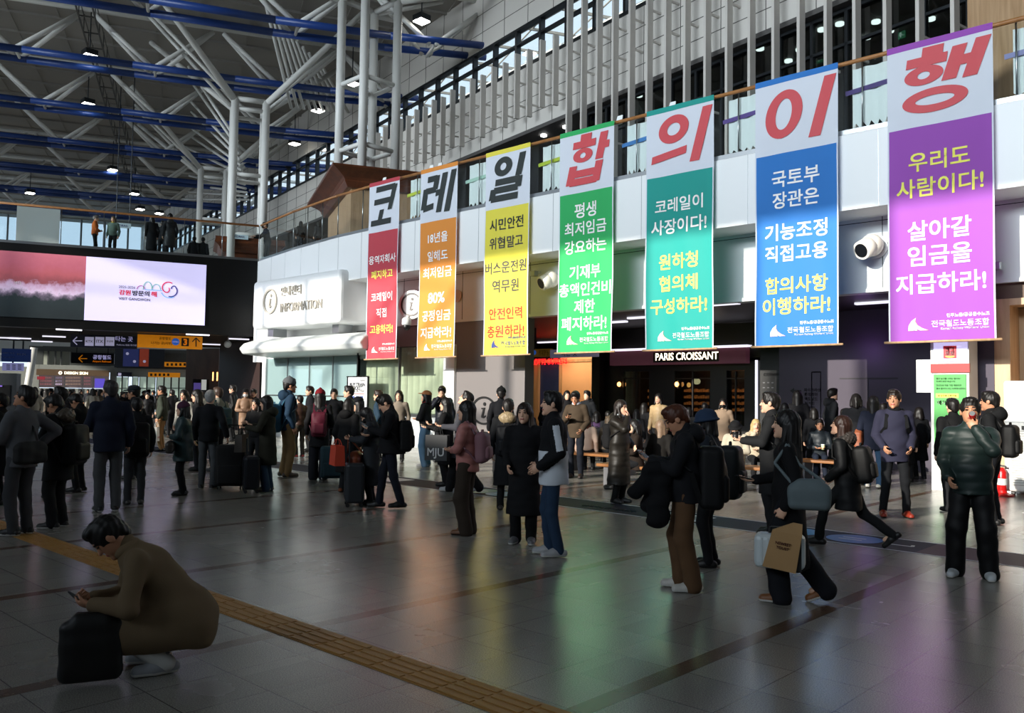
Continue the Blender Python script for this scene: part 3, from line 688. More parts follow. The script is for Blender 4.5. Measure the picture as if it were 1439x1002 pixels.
# ================================================================ LED screen on the bridge
PB = Plane(br(0, -.03), -BE)
t = thing('led_screen', 'wide LED advertising screen on the black bridge, beach picture beside a white tourism slogan', 'screen', PB.p(145, 405)); t['_w'] = list(PB.p(145, 405))
SCW = M('screen_white', '#cdc6ee', .5, emit=.6, noise=.01)
def beach():
    m = M('screen_beach', '#9a4c56', .5); nt = m.node_tree; b = nt.nodes['Principled BSDF']; N = nt.nodes.new; L = nt.links.new
    tc = N('ShaderNodeTexCoord'); sp = N('ShaderNodeSeparateXYZ'); L(tc.outputs['Object'], sp.inputs[0])
    n = N('ShaderNodeTexNoise'); n.inputs['Scale'].default_value = 2.2; n.inputs['Detail'].default_value = 8; n.inputs['Roughness'].default_value = .65; L(tc.outputs['Object'], n.inputs['Vector'])
    a = N('ShaderNodeMath'); a.operation = 'MULTIPLY_ADD'; a.inputs[1].default_value = .9; L(n.outputs['Fac'], a.inputs[0]); L(sp.outputs[2], a.inputs[2])
    rp = N('ShaderNodeValToRGB'); mr = N('ShaderNodeMapRange'); mr.inputs[1].default_value = -.9; mr.inputs[2].default_value = 1.75; L(a.outputs[0], mr.inputs[0]); L(mr.outputs[0], rp.inputs[0])
    e = rp.color_ramp.elements; e[0].position = 0; e[0].color = lin('#1a2226'); e[1].position = 1; e[1].color = lin('#b56474')
    for p_, c_ in ((.3, '#222c30'), (.37, '#6d6075'), (.43, '#c9b3cf'), (.5, '#b995b3'), (.55, '#8e4a52'), (.66, '#a4525c'), (.8, '#a9586a')):
        q = e.new(p_); q.color = lin(c_)
    L(rp.outputs[0], b.inputs['Base Color']); L(rp.outputs[0], b.inputs['Emission Color']); b.inputs['Emission Strength'].default_value = .45
    return m
b = MB(); q = PB.rect(119.5, 359, 289, 449.5, .02); q2 = [PB.p(119.5, 359.5, .02), PB.p(289, 371.5, .02)]
zt, zb_ = 6.98, 4.47
def scr(x0, x1, mat, name, off=.02):
    a = PB.p(x0, 410, off); c = PB.p(x1, 410, off); b = MB(); b.prism([(a[0], a[1], zb_), (c[0], c[1], zb_), (c[0], c[1], zt), (a[0], a[1], zt)], -PB.n * .02); return b.build(name, mat, t)
scr(119.5, 289, SCW, 'slogan_picture'); scr(-120, 119.5, beach(), 'beach_picture')
SK = M('screen_ink', '#17171c', .5, emit=.0); SR = M('screen_red', '#c01a3c', .5, emit=.6); SB = M('screen_navy', '#1d1f6e', .5, emit=.5); SG = M('screen_green', '#3f9a76', .5, emit=.5); SP = M('screen_purple', '#9a2a78', .5, emit=.5); SL = M('screen_sky', '#5aa3dc', .5, emit=.6)
PB.text('slogan_year', '2025-2026', SK, 178.5, 403.5, wpx=23, off=.03, bold=0, parent=t)
PB.text('slogan_red', '강원', SR, 175.5, 411, wpx=16.5, hpx=7.5, off=.03, bold=.03, parent=t)
PB.text('slogan_black', '방문의', SK, 198, 412.3, wpx=24, hpx=7.5, off=.03, bold=.03, parent=t)
PB.text('slogan_red', '해', SR, 216.3, 413.4, wpx=8, hpx=7.5, off=.03, bold=.03, parent=t)
PB.text('slogan_english', 'VISIT GANGWON', SK, 189, 420.5, wpx=44, off=.03, bold=.015, parent=t)
PB.text('picture_caption', '바다', INK, 25, 397.5, wpx=10, off=.035, bold=.02, parent=t)
def ribbon(name, pts, wpx, mat):
    b = MB(); P3 = [PB.p(x, y, .03) for x, y in pts]; h = wpx * .028 / 2
    for a, c in zip(P3[:-1], P3[1:]): b.bar(a, c, .004, h * 2, up=(0, 0, 1) if abs((c - a)[2]) < .7 * np.linalg.norm(c - a) else PB.ux)
    b.build(name, mat, t)
arc = lambda cx, cy, rx, ry, a0, a1, n=14: [(cx + rx * math.cos(R(a0 + (a1 - a0) * i / n)), cy - ry * math.sin(R(a0 + (a1 - a0) * i / n))) for i in range(n + 1)]
ribbon('logo_hill', arc(198, 406.5, 5.5, 5, 0, 180), .8, SP); ribbon('logo_hill', arc(207.5, 407, 6.3, 11, 0, 180), .8, SG); ribbon('logo_hill', arc(219.5, 407.5, 6, 8, 0, 180), .8, SG)
ribbon('logo_line', [(203, 407), (215, 407.5), (228, 408.5)], .8, SL)
ribbon('logo_swirl', arc(236.5, 404, 8.5, 7.5, 50, 250) + arc(234.5, 407, 3.5, 4, 290, 400), 1.5, SR)
ribbon('logo_swirl', arc(244.5, 405.5, 3.6, 3.5, 190, 60) + arc(240, 409, 9, 8, 40, -110), 1.5, SB)
ribbon('logo_wave', arc(238, 407, 12, 11.5, 200, 300), .9, SL)
# ---------------------------------------------------------------- hanging way-finding signs
NAVY = M('sign_navy', '#14182c', .4, emit=.0); AMBER = M('sign_amber', '#d88412', .4, emit=.35); AMBK = M('sign_black', '#141210', .5); LILAC = M('sign_lilac', '#b9b6d6', .5, emit=.35); SBLUE = M('sign_blue', '#2a62c0', .4, emit=.4)
def arrow(P, cx, cy, r, ang, mat, parent, off=.012):
    b = MB(); ca, sa = math.cos(R(ang)), math.sin(R(ang))
    g = lambda u, v: P.p(cx + (u * ca + v * sa) * r, cy + (v * ca - u * sa) * r, off)
    for u0, v0, u1, v1 in ((-1, 0, 1, 0), (1, 0, .1, .85), (1, 0, .1, -.85)):
        b.bar(g(u0, v0), g(u1, v1), .012, np.linalg.norm(g(0, 0) - g(.2, 0)) * 1.1, up=nrm(np.cross(P.n, g(u1, v1) - g(u0, v0))))
    b.build('arrow', mat, parent)
PS = Plane(br(4, .9), -BE)
t = thing('wayfinding_sign', 'long navy and amber direction sign hanging under the black bridge, platforms and exit 3', 'sign', PS.p(190, 478)); t['_w'] = list(PS.p(190, 478))
PS.slab(MB(), 99, 471, 193, 489, 0, .15).build('navy_box', NAVY, t); PS.slab(MB(), 193, 471.5, 284.5, 489.5, 0, .15).build('amber_box', AMBER, t)
arrow(PS, 109, 479, 6.5, 180, LILAC, t)
for cx, tx in ((125.5, 'KTX'), (140, 'ITX'), (154.5, '무궁화')):
    PS.slab(MB(), cx - 6.3, 473.5, cx + 6.3, 486, .008, .008).build('tile', LILAC, t); PS.text('tile_text', tx, AMBK, cx, 479.7, wpx=9.5, off=.016, parent=t)
PS.text('sign_text', '타는 곳', LILAC, 174.5, 476.3, hpx=7, parent=t, off=.01); PS.text('sign_text', 'Platforms 站台 のりば', LILAC, 178, 484.8, wpx=28, bold=0, parent=t, off=.01)
PS.text('sign_text', '공항철도', AMBK, 232, 475.5, hpx=4, parent=t, off=.01); PS.text('sign_text', '나가는 곳(서부)', AMBK, 227, 482.5, hpx=4.6, parent=t, off=.01)
c = PS.p(246.8, 480.3, .01); b = MB(); b.cyl(c, c + PS.n * .01, .15, 24); b.build('blue_disc', SBLUE, t); PS.text('sign_text', '공항철도', LILAC, 246.8, 480.3, wpx=9, parent=t, off=.025)
PS.slab(MB(), 255, 475, 265.5, 486.5, .008, .008).build('number_box', AMBK, t); PS.text('number', '3', AMBER, 260.3, 480.7, hpx=9, off=.016, parent=t, bold=.04)
arrow(PS, 275.5, 481, 6.2, 90, AMBK, t)
for x in (112, 262):
    p = PS.p(x, 471, -.07); b = MB(); b.cyl(p, (p[0], p[1], 4.12), .03, 8); b.build('hanger', STEELD, t)
# bridge soffit lamps
for px, py in ((97, 463.5), (12, 475), (28, 475.5), (76, 473), (59, 480), (278, 470.5), (296, 484), (335, 476.5), (328, 489)):
    p = atz(px, py, 4.06); b = MB(); b.bar(p - BE * .45 - np.array((0, 0, .0)), p + BE * .45, .14, .05)
    tag(b.build('ceiling_light', LED), 'flat strip light glowing in the dark soffit of the bridge', 'light', 'strip lights under the bridge')
p = PS.p(320, 482); t = thing('dome_camera', 'white dome camera hanging under the bridge at the corner of the information centre', 'camera', p); t['_w'] = list(p)
MB().cyl(p, (p[0], p[1], 4.12), .04, 10).build('stem', STEEL, t); MB().ball(p + (0, 0, -.05), .16, 14).build('dome', WHITE2, t, smooth=True)
# ---------------------------------------------------------------- far hall signs and shop
PF = Plane(at(100, 69.6, 0), TA)
t = thing('shop_front', 'bright accessory shop front with brown fascia at the far end of the hall', 'shop', PF.p(102, 548)); t['_w'] = list(PF.p(102, 548))
PF.slab(MB(), 51, 519.5, 153, 528, .1, .5).build('fascia', M('shop_brown', '#5f4b37', .6), t)
SHOPW = M('shop_letters', '#fff6e2', emit=1.3)
PF.text('shop_name', 'DESIGN SKIN', SHOPW, 107, 524.3, wpx=33, off=.12, bold=.012, parent=t)
c = PF.p(84.8, 524, .12); b = MB(); b.cyl(c, c + PF.n * .02, .15, 6); b.build('shop_emblem', SHOPW, t); c = c + PF.n * .02; b = MB(); b.cyl(c, c + PF.n * .02, .06, 6); b.build('emblem_hole', MATS['shop_brown'], t)
PF.slab(MB(), 51, 528, 153, 545, -1.2, .05).build('back_wall', M('shop_interior', '#8d7f80', .6, emit=.25, noise=.5, nscale=3), t)
for i, (x0, x1) in enumerate(((56, 74), (78, 88), (92, 114), (118, 128))):
    for y in (532, 536.5, 541):
        b = MB()
        for j in range(int((x1 - x0) / 2.4)): PF.slab(b, x0 + j * 2.4, y - 2.4, x0 + j * 2.4 + 1.5, y, -.8, .1)
        b.build('goods_row', M('goods%d' % (i % 3), ['#c98a8f', '#b8a7c4', '#d0b0a0'][i % 3], emit=.25, noise=.6, nscale=9), t)
PF.slab(MB(), 133, 532, 147, 545, .02, .1).build('purple_display', M('purple_display', '#4b3fb0', emit=.6), t)
PF.slab(MB(), 52, 529, 63, 533.5, .05, .1).build('red_display', M('red_display', '#8c2233', emit=.2), t)
for x in (76, 90, 115, 130): PF.slab(MB(), x, 528, x + 1.2, 560, .05, .15).build('mullion', STEEL, t)
P6 = Plane(at(128, 41.5, 0), TA)
t = thing('wayfinding_sign', 'dark sign with orange arrow to the airport railroad, hanging in the far hall', 'sign', P6.p(130, 502)); t['_w'] = list(P6.p(130, 502))
P6.slab(MB(), 100, 496, 160.5, 511, 0, .2).build('box', NAVY, t); [MB().cyl(P6.p(x, 497, -.1), (*P6.p(x, 497, -.1)[:2], 4.12), .03, 8).build('hanger', STEELD, t) for x in (108, 152)]; arrow(P6, 116.5, 504, 6, 180, AMBER, t)
P6.text('sign_text', '공항철도', LILAC, 143.5, 502, wpx=26, off=.01, parent=t, bold=.03); P6.text('sign_text', 'Airport Railroad', AMBER, 143, 508.3, wpx=26, off=.01, parent=t, bold=.02)
t = thing('advertising_screen', 'large dark screen advertising a phone in the far hall', 'screen', PF.p(195, 503)); t['_w'] = list(PF.p(195, 503))
PF.slab(MB(), 161, 490, 231, 517, .3, .2).build('panel', M('ad_dark', '#10151d', .4, emit=.2), t)
PF.slab(MB(), 173, 490, 195, 515, .32, .02).build('phone_picture', M('ad_blue', '#242b58', .4, emit=.5), t); PF.slab(MB(), 196, 490, 209, 515, .32, .02).build('phone_picture', M('ad_red', '#7c3020', .4, emit=.5), t)
for x, y in ((189, 508), (179, 497), (203, 508)):
    c = PF.p(x, y, .36); b = MB(); b.cyl(c, c + PF.n * .02, .12, 12); b.build('lens_picture', LILAC, t)
for x0, y0, x1, y1, body, lab in ((208, 523.5, 253, 530, '출구 Exit', 'amber overhead exit sign above the far glass doors'), (231, 509, 264.5, 515.5, 'i', 'amber overhead sign with dark icons hanging before the curved ceiling')):
    t = thing('wayfinding_sign', lab, 'sign', PF.p((x0 + x1) / 2, y1)); t['_w'] = list(PF.p((x0 + x1) / 2, y1))
    PF.slab(MB(), x0, y0, x1, y1, 1.2, .2).build('box', AMBER, t)
    for k in range(5): PF.slab(MB(), x0 + 3 + k * 6, y0 + 1.5, x0 + 6 + k * 6, y1 - 1.5, 1.215, .01).build('icon', AMBK, t)
t = thing('wayfinding_sign', 'small navy platform sign at the far doors', 'sign', PF.p(174, 526)); t['_w'] = list(PF.p(174, 526))
PF.slab(MB(), 164, 523, 185, 528.5, .1, .75).build('box', NAVY, t); PF.slab(MB(), 166, 524, 170.5, 527.8, .12, .02).build('number_tile', LILAC, t)
for x0, x1 in ((163, 170), (172, 179), (186, 193), (196, 205), (207, 217), (220, 229), (231, 239), (241, 250), (252, 261)):
    b = MB(); PF.slab(b, x0 - 1, 529, x0, 575, -.2, .15); PF.slab(b, x1, 529, x1 + 1, 575, -.2, .15); PF.slab(b, x0, 545, x1, 546, -.2, .1)
    t = thing('glass_door', 'bright glass door leaf in the row of doors at the far end', 'door', PF.p((x0 + x1) / 2, 560), 'far glass doors'); t['_w'] = list(PF.p((x0 + x1) / 2, 560))
    b.build('frame', STEELD, t); PF.slab(MB(), x0, 530, x1, 575, -.3, .02).build('pane', M('door_daylight', '#9fb3a8', .4, emit=.5, noise=.5, nscale=1.2), t)
P7 = Plane(at(22, 42, 0), TA)
t = thing('departure_display', 'blue departure board with white text hanging at the edge of the far hall', 'screen', P7.p(22, 497)); t['_w'] = list(P7.p(22, 497))
MB().cyl(P7.p(32, 500, -.1), (*P7.p(32, 500, -.1)[:2], 4.12), .04, 8).build('hanger', STEELD, t); P7.slab(MB(), 2, 490, 43, 508.5, 0, .2).build('board', M('board_blue', '#1d2f5e', .4, emit=.35), t)
P7.text('board_text', '공항철도 타는곳', INK, 12, 496, wpx=16, off=.012, parent=t); P7.text('board_text', 'Airport Railroad', INK, 12, 502, wpx=16, off=.012, parent=t); P7.text('board_text', '출발 안내', INK, 30, 498, wpx=13, off=.012, parent=t)
t = thing('departure_display', 'pale lilac timetable screen below the blue departure board', 'screen', P7.p(16, 515)); t['_w'] = list(P7.p(16, 515))
MB().cyl(P7.p(18, 512, -.08), (*P7.p(18, 512, -.08)[:2], 4.12), .04, 8).build('hanger', STEELD, t); P7.slab(MB(), 3, 510, 33, 521, 0, .15).build('screen', M('timetable', '#8d8fc4', .4, emit=.5), t)
b = MB()
for r_ in range(3):
    for k in range(3): P7.slab(b, 9 + k * 8, 512.5 + r_ * 2.8, 14 + k * 8, 513.6 + r_ * 2.8, .01, .01)
b.build('timetable_row', NAVY, t)
b = MB(); b.cyl(at(48, 55, zat(48, 488, 55)), at(36, 55, 0), .22, 14); tag(b.build('slanted_column', PIPE, smooth='auto'), 'slanted white pipe column beside the blue departure board', 'column')
t = thing('kiosk', 'grey kiosk cabinet at the far left edge of the hall', 'kiosk', at(6, 30)); t['_w'] = list(at(6, 30))
P8 = Plane(at(6, 30, 0), TA); P8.slab(MB(), -40, 524, 21, 660, 0, .8).build('cabinet', M('kiosk_grey', '#2c3136', .5), t); P8.slab(MB(), -20, 541, 14, 570, .02, .03).build('recess', BLACK, t); P8.slab(MB(), -6, 541.5, 3, 543.5, .04, .02).build('purple_strip', M('purple_strip', '#7a5fc0', emit=.6), t)
t = thing('ticket_machine', 'dark ticket machine with purple screen and bright poster by the far wooden wall', 'machine', at(287, 45)); t['_w'] = list(at(287, 45))
P9 = Plane(at(287, 45, 0), TA); P9.slab(MB(), 270, 533, 293, 600, 0, .5).build('cabinet', STEELD, t); P9.slab(MB(), 272, 538, 282, 552, .02, .02).build('screen', M('purple_screen', '#6c5cb0', emit=.4), t); P9.slab(MB(), 283, 533.5, 290, 548, .03, .02).build('poster', M('bright_poster', '#d8dcd8', emit=.5), t)
for x in (298.5, 304.5):
    P9.slab(MB(), x, 523, x + 1.6, 535, .1, .1).build('wall_lamp', LAMPW); o = bpy.data.objects['wall_lamp' if x < 300 else 'wall_lamp.001']; tag(o, 'warm upright lamp strip on the far wooden wall, ' + ('left' if x < 300 else 'right') + ' one of the pair', 'lamp', 'warm lamp strips')
# ================================================================ information centre
struct('wall_information', MB().box(-32.4, WY + .02, 3.0, -24.5, WY + .4, 5.75), WHITE)
struct('wall_information_end', MB().box(ICL - .25, WY - .1, 1.0, ICL, WY + .4, 3.2), WHITE)
b = MB()
for x in np.linspace(ICL, xm, 5): b.box(x - .02, WY - .05, 1.05, x + .02, WY + .05, 3.12)
for x in np.linspace(xm, xi1, 3): b.box(x - .02, WY - .05, 1.05, x + .02, WY + .05, 3.4)
b.box(ICL, WY - .16, 1.0, xi1, WY + .1, 1.08); b.box(ICL, WY - .05, 1.62, xm, WY + .05, 1.66)
struct('window_9', b, STEEL)
struct('window_10', MB().box(ICL, WY - .01, 1.06, xm, WY + .01, 3.12), GLASST)
struct('window_11', MB().box(xm, WY - .01, 1.06, xi1, WY + .01, 3.4), glass('counter_glass', '#f6faf7', .05, .05))
struct('wall_information_back', MB().box(-32, WY + 3.2, 0, -21, WY + 3.4, 4.1), M('info_back', '#bcc6c2', .7))
struct('lintel_information', MB().box(xm - .1, WY - .05, 3.35, xi1 + .1, WY + .4, 4.0), GREYWALL)
t = thing('vertical_blinds', 'pale green vertical blinds closed behind the counter window', 'blinds', ((xm + xi1) / 2, WY + .35, 1.1)); t['_w'] = [(xm + xi1) / 2, WY + .35, 1.1]
b = MB()
for i, x in enumerate(np.arange(xm + .05, xi1, .11)):
    b.prism([(x, WY + .3, 1.1), (x + .1, WY + .34 + .02 * (i % 3), 1.1), (x + .1, WY + .345 + .02 * (i % 3), 1.1), (x, WY + .305, 1.1)], (0, 0, 2.28))
b.build('slat', M('blind_fabric', '#c3c6b0', .8, noise=.15, nscale=3), t); b = MB(); b.box(xm, WY + .25, 3.36, xi1, WY + .45, 3.44); b.build('head_rail', WHITE2, t)
# canopy over the counter
b = MB(); prof = [(WY + .1, 3.9), (17.95, 3.86), (17.35, 3.66), (17.15, 3.45), (17.3, 3.24), (WY + .1, 3.12)]
x0, x1 = onY(337, 485, 17.2)[0], -23.0
tag(b.prism([(x0, y, z) for y, z in prof], (x1 - x0, 0, 0)).build('canopy', WHITE2, bevel=.06), 'rounded white canopy projecting over the information counter windows', 'canopy')
# sign box
t = thing('information_sign', 'big white rounded sign box lettered INFORMATION above the counter canopy', 'sign', (-27.4, 17.5, 4.2)); t['_w'] = [-27.4, 17.5, 4.2]
b = MB(); b.box(-30.3, 17.4, 4.2, -24.5, WY + .1, 6.08); b.build('box', WHITE, t, bevel=.16)
MB().box(-29.6, 17.7, 3.9, -29.2, 18.3, 4.25).build('bracket', STEEL, t); MB().box(-25.6, 17.9, 3.9, -25.2, 18.5, 4.25).build('bracket', STEEL, t)
PI_ = Plane((0, 17.4, 0), (1, 0, 0))
def raised(o, th=.07):
    me = o.data; n = len(me.vertices); v = [p.co.copy() for p in me.vertices]; f = [tuple(p.vertices) for p in me.polygons]; e = {}
    for g in f:
        for i in range(len(g)): k = (g[i], g[(i + 1) % len(g)]); e[k] = e.get(k, 0) + 1
    s_ = [(a, b_, b_ + n, a + n) for a, b_ in e if (b_, a) not in e]
    m2 = bpy.data.meshes.new('raised_letters'); m2.from_pydata(v + [p + Vector((0, th, 0)) for p in v], [], f + s_ ); m2.materials.append(me.materials[0]); o.data = m2; return o
RAISE = M('raised_letters', '#aaa59b', .4, noise=.02)  # white letters coloured grey to stand in for shading on their edges
raised(PI_.text('sign_text', '안내센터', RAISE, 408, 408, wpx=28, off=.06, bold=0, parent=t)); raised(PI_.text('sign_text', 'INFORMATION', RAISE, 421.5, 429.5, wpx=58, hpx=13, off=.06, bold=.0, parent=t))
def info_mark(P, cx, cy, rpx, mat, parent, off=.02, th=.05, squash=1.0):
    c = P.p(cx, cy, off); r = abs(P.p(cx, cy - rpx, off)[2] - c[2]); b = MB(); n = 36
    g = lambda a, rr, k: c + P.ux * rr * math.sin(a) * squash + P.uz * rr * math.cos(a) + P.n * k
    vs = []; fs = []
    for i in range(n):
        a = 2 * math.pi * i / n; vs += [g(a, r, 0), g(a, r * .86, 0), g(a, r * .86, th), g(a, r, th)]
    for i in range(n):
        j = (i + 1) % n
        for q in range(4): fs.append((4 * i + q, 4 * j + q, 4 * j + (q + 1) % 4, 4 * i + (q + 1) % 4))
    b.add(vs, fs); b.build('ring', mat, parent)
    b = MB(); b.prism([c + P.ux * x * r * squash + P.uz * z * r for x, z in ((-.18, .18), (.12, .22), (.0, -.3), (.03, -.4), (.16, -.33), (.17, -.4), (.02, -.53), (-.16, -.5), (-.17, -.38), (-.05, .1), (-.18, .1))], P.n * th); b.build('letter_stem', mat, parent)
    e = c + P.ux * .08 * r + P.uz * .46 * r; b = MB(); b.cyl(e, e + P.n * th, r * .13, 14); b.build('letter_dot', mat, parent)
info_mark(PI_, 380, 423.5, 17.5, RAISE, t)
# information mark on the grey wall
PG = Plane((0, WY, 0), (1, 0, 0))
t = thing('information_emblem', 'large dark letter i in a ring on the grey wall', 'emblem', PG.p(680, 577)); t['_w'] = list(PG.p(680, 577))
info_mark(PG, 680, 577, 20, BLACK, t, .005, .02, 1.25)
# round projecting sign with dome camera
RD = Plane((0, 17.8, 0), nrm(np.array((.93, .36, 0)))); c = onY(578, 428, 17.95); RD.o = c
t = thing('information_sign', 'round projecting sign with a dark letter i between the red and orange banners', 'sign', c); t['_w'] = list(c)
b = MB(); b.cyl(c - RD.n * .28, c, .47, 36); b.build('drum', M('sign_cream', '#e2dcd6', .35, noise=.02), t, smooth='auto')
b = MB(); b.cyl(c - RD.n * .24, c - RD.n * .04, .475, 36); b.build('chrome_band', STEEL, t, smooth='auto')
info_mark(RD, *[float(x) for x in (578, 428)], 16.5, M('sign_bronze', '#3a2c22', .4), t, .004, .015)
MB().box(c[0] - .06, c[1] + .1, c[2] - .06, c[0] + .06, WY + .05, c[2] + .06).build('bracket', STEEL, t)
p = c + np.array((-.1, -.1, -.78)); t = thing('dome_camera', 'white and black dome camera under the round information sign', 'camera', p); t['_w'] = list(p)
b = MB(); b.lathe(p, [(.09, .36), (.15, .3), (.16, .12), (.12, .1)], 18); b.build('housing', WHITE2, t, smooth=True); MB().ball(p + (0, 0, .06), .13, 14).build('dome', BLACK, t, smooth=True)
MB().bar(p + (0, 0, .33), c + np.array((0, .15, -.3)), .05, .05).build('arm', STEEL, t)
# poster board hanging in front of the window
PQ = Plane((0, 18.2, 0), (1, 0, 0)); t = thing('poster_board', 'hanging black framed poster reading BUY TRAIN TICKET', 'poster', PQ.p(502, 580)); t['_w'] = list(PQ.p(502, 580))
b = MB(); PQ.slab(b, 487, 529, 488.6, 580, 0, .05); PQ.slab(b, 515.5, 529, 517, 580, 0, .05); PQ.slab(b, 487, 528.5, 517, 530, 0, .05); PQ.slab(b, 501.3, 494, 502.7, 530, -.02, .03); PQ.slab(b, 487, 579, 517, 580.5, 0, .05); b.build('frame', BLACK, t)
PQ.slab(MB(), 488.6, 530, 515.5, 579, -.01, .02).build('sheet', M('poster_paper', '#e8e9ea', .6, noise=.02), t)
for body, y, wp_, m_ in (('BUY TRAIN', 540.5, 21.5, INKN), ('TICKET', 545.5, 14, INKN), ('SCAN QR CODE', 549.8, 19, INKG), ('KORAIL', 534.5, 7, INKN)):
    PQ.text('poster_text', body, m_, 502 if y > 536 else 510, y, wpx=wp_, off=.005, parent=t)
b = MB(); PQ.slab(b, 496, 553, 512, 553.8, .004, .003); b.build('red_rule', INKS, t)
b = MB(); [PQ.slab(b, 494 + 6 * k, 556.5, 498 + 6 * k, 560, .004, .003) for k in range(3)]; b.build('pictogram', INKN, t)
for x, w_ in ((378, 'left of the poster, behind the masked woman'), (432, 'behind the woman with the maroon backpack')):
    p = onY(x, 575, 18.5); b = MB(); b.box(p[0] - .18, 18.45, 1.08, p[0] + .18, 18.5, 1.36); tag(b.build('counter_notice', M('notice', '#9fb6c4', .5)), f'small pale notice standing on the information counter {w_}', 'notice')
# wall devices on the recess
def projector(px, py, lab):
    c = onY(px, py, WY - .005); t = thing('projector', lab, 'projector', c); t['_w'] = list(c); d = nrm(np.array((-.25, -.75, -.35)))
    b = MB(); b.cyl(c, c + np.array((0, -.06, 0)), .26, 24); b.build('wall_plate', WHITE2, t, smooth='auto')
    MB().ball(c + np.array((0, -.25, 0)), .24, 20).build('ball_joint', M('ivory', '#ddd8cc', .35, noise=.02), t, smooth=True)
    b = MB(); b.cyl(c + np.array((0, -.25, 0)), c + np.array((0, -.25, 0)) + d * .36, .22, 24, .2); b.build('barrel', MATS['ivory'], t, smooth='auto')
    e = c + np.array((0, -.25, 0)) + d * .36; b = MB(); b.cyl(e, e + d * .01, .15, 20); b.build('lens', BLACK, t)
projector(1231, 347, 'ivory ball-mounted wall projector between the blue and purple banners')
projector(782, 394, 'ivory ball-mounted wall projector partly hidden by the green banner')
def wall_camera(px, py, lab):
    c = onY(px, py, WY - .02); t = thing('wall_camera', lab, 'camera', c); t['_w'] = list(c)
    MB().box(c[0] - .05, WY - .2, c[2] - .03, c[0] + .05, WY + .01, c[2] + .03).build('arm', WHITE2, t); MB().box(c[0] - .09, WY - .34, c[2] - .14, c[0] + .09, WY - .16, c[2] + .02).build('housing', STEEL, t, bevel=.02)
wall_camera(758, 383, 'small wall camera between the yellow and green banners'); wall_camera(1405, 372, 'small white wall bracket right of the purple banner')
b = MB(); c = onY(643, 416, WY - .02); b.cyl(c, c - (0, .03, 0), .2, 24); tag(b.build('speaker_disc', M('speaker_beige', '#c9a98f', .5)), 'round beige wall speaker just right of the orange banner', 'speaker')
# ================================================================ underpass: ceiling lights, shops
for px, py in ((835, 458), (905, 446), (900, 480), (1235, 425), (1230, 456), (1225, 474), (770, 481), (1010, 468), (660, 470), (860, 453), (1050, 455), (1010, 428)):
    p = atz(px, py, 4.07); b = MB(); b.bar(p - np.array((.55, .0, 0)), p + np.array((.55, 0, 0)), .16, .05); tag(b.build('ceiling_light', LED), 'flat strip light in the dark ceiling over the shops', 'light', 'strip lights over the shops')
PC = Plane((0, 24, 0), (1, 0, 0))
BLK = M('shopfront_black', '#131010', .35); BROWN = M('cafe_brown', '#3a2318', .5)
t = thing('bakery_shop', 'dark bakery shopfront with pink fascia lettered PARIS CROISSANT', 'shop', (PC.p(950, 600)[0], 24, 0)); t['_w'] = [PC.p(950, 600)[0], 24, 0]
xa, xb = PC.p(846, 600)[0], PC.p(1076, 600)[0]
b = MB(); X_ = lambda px: PC.p(px, 560)[0]
cuts = [(876, 912), (948, 998), (1021, 1046)]; xs = xa
for c0, c1 in cuts: b.box(xs, 24, 0, X_(c0), 24.3, 3.0); b.box(X_(c0), 24, 2.62, X_(c1), 24.3, 3.0); xs = X_(c1)
b.box(xs, 24, 0, xb, 24.3, 3.0); b.box(xa, 24, 2.9, xb, 24.3, 4.09)
for c0, c1 in (cuts[0], cuts[2]): b.box(X_(c0), 24, 0, X_(c1), 24.3, .9)
b.build('facade', BLK, t)
PC.slab(MB(), 857, 491, 1048, 512, .25, .25).build('fascia', M('bakery_pink', '#7c4656', .5, emit=.12), t)
PC.slab(MB(), 857, 487.5, 1050, 490, .3, .3).build('light_line', LED, t)
PC.slab(MB(), 918, 494, 1010, 508.5, .262, .01).build('name_plate', BLK, t)
PC.text('shop_name', 'PARIS CROISSANT', M('bakery_letters', '#fff3e8', emit=.9), 964, 500.5, wpx=88, hpx=10.5, off=.27, bold=.012, parent=t)
for c0, c1 in cuts:
    b = MB(); m_ = (c0 + c1) / 2; PC.slab(b, m_ - .8, 522, m_ + .8, 600, .0, .06); PC.slab(b, c0, 531, c1, 532.5, 0, .06); b.build('mullion', BLK, t)
    PC.slab(MB(), c0, 521, c1, 640, -.05, .02).build('pane', GLASSD, t)
for px in (844, 1061): PC.slab(MB(), px, 510 if px < 900 else 506, px + 2.2, 600, .1, .08).build('light_strip', LED, t)
MB().box(xa - .25, 23.7, 0, xa + .1, 24.3, 4.09).build('end_pier', BLK, t)
struct('wall_bakery_back', MB().box(xa, 27.2, 0, xb, 27.4, 4.1), BROWN)
struct('wall_bakery_side', MB().box(xa - .2, 24.3, 0, xa, 27.4, 4.1).box(xb, 24.3, 0, xb + .2, 27.4, 4.1), BROWN)
PK = Plane((0, 27.0, 0), (1, 0, 0))
WARM = M('glowing_goods', '#c8733a', emit=1.1, noise=.7, nscale=14)  # goods emit a warm glow themselves, standing in for shop lighting
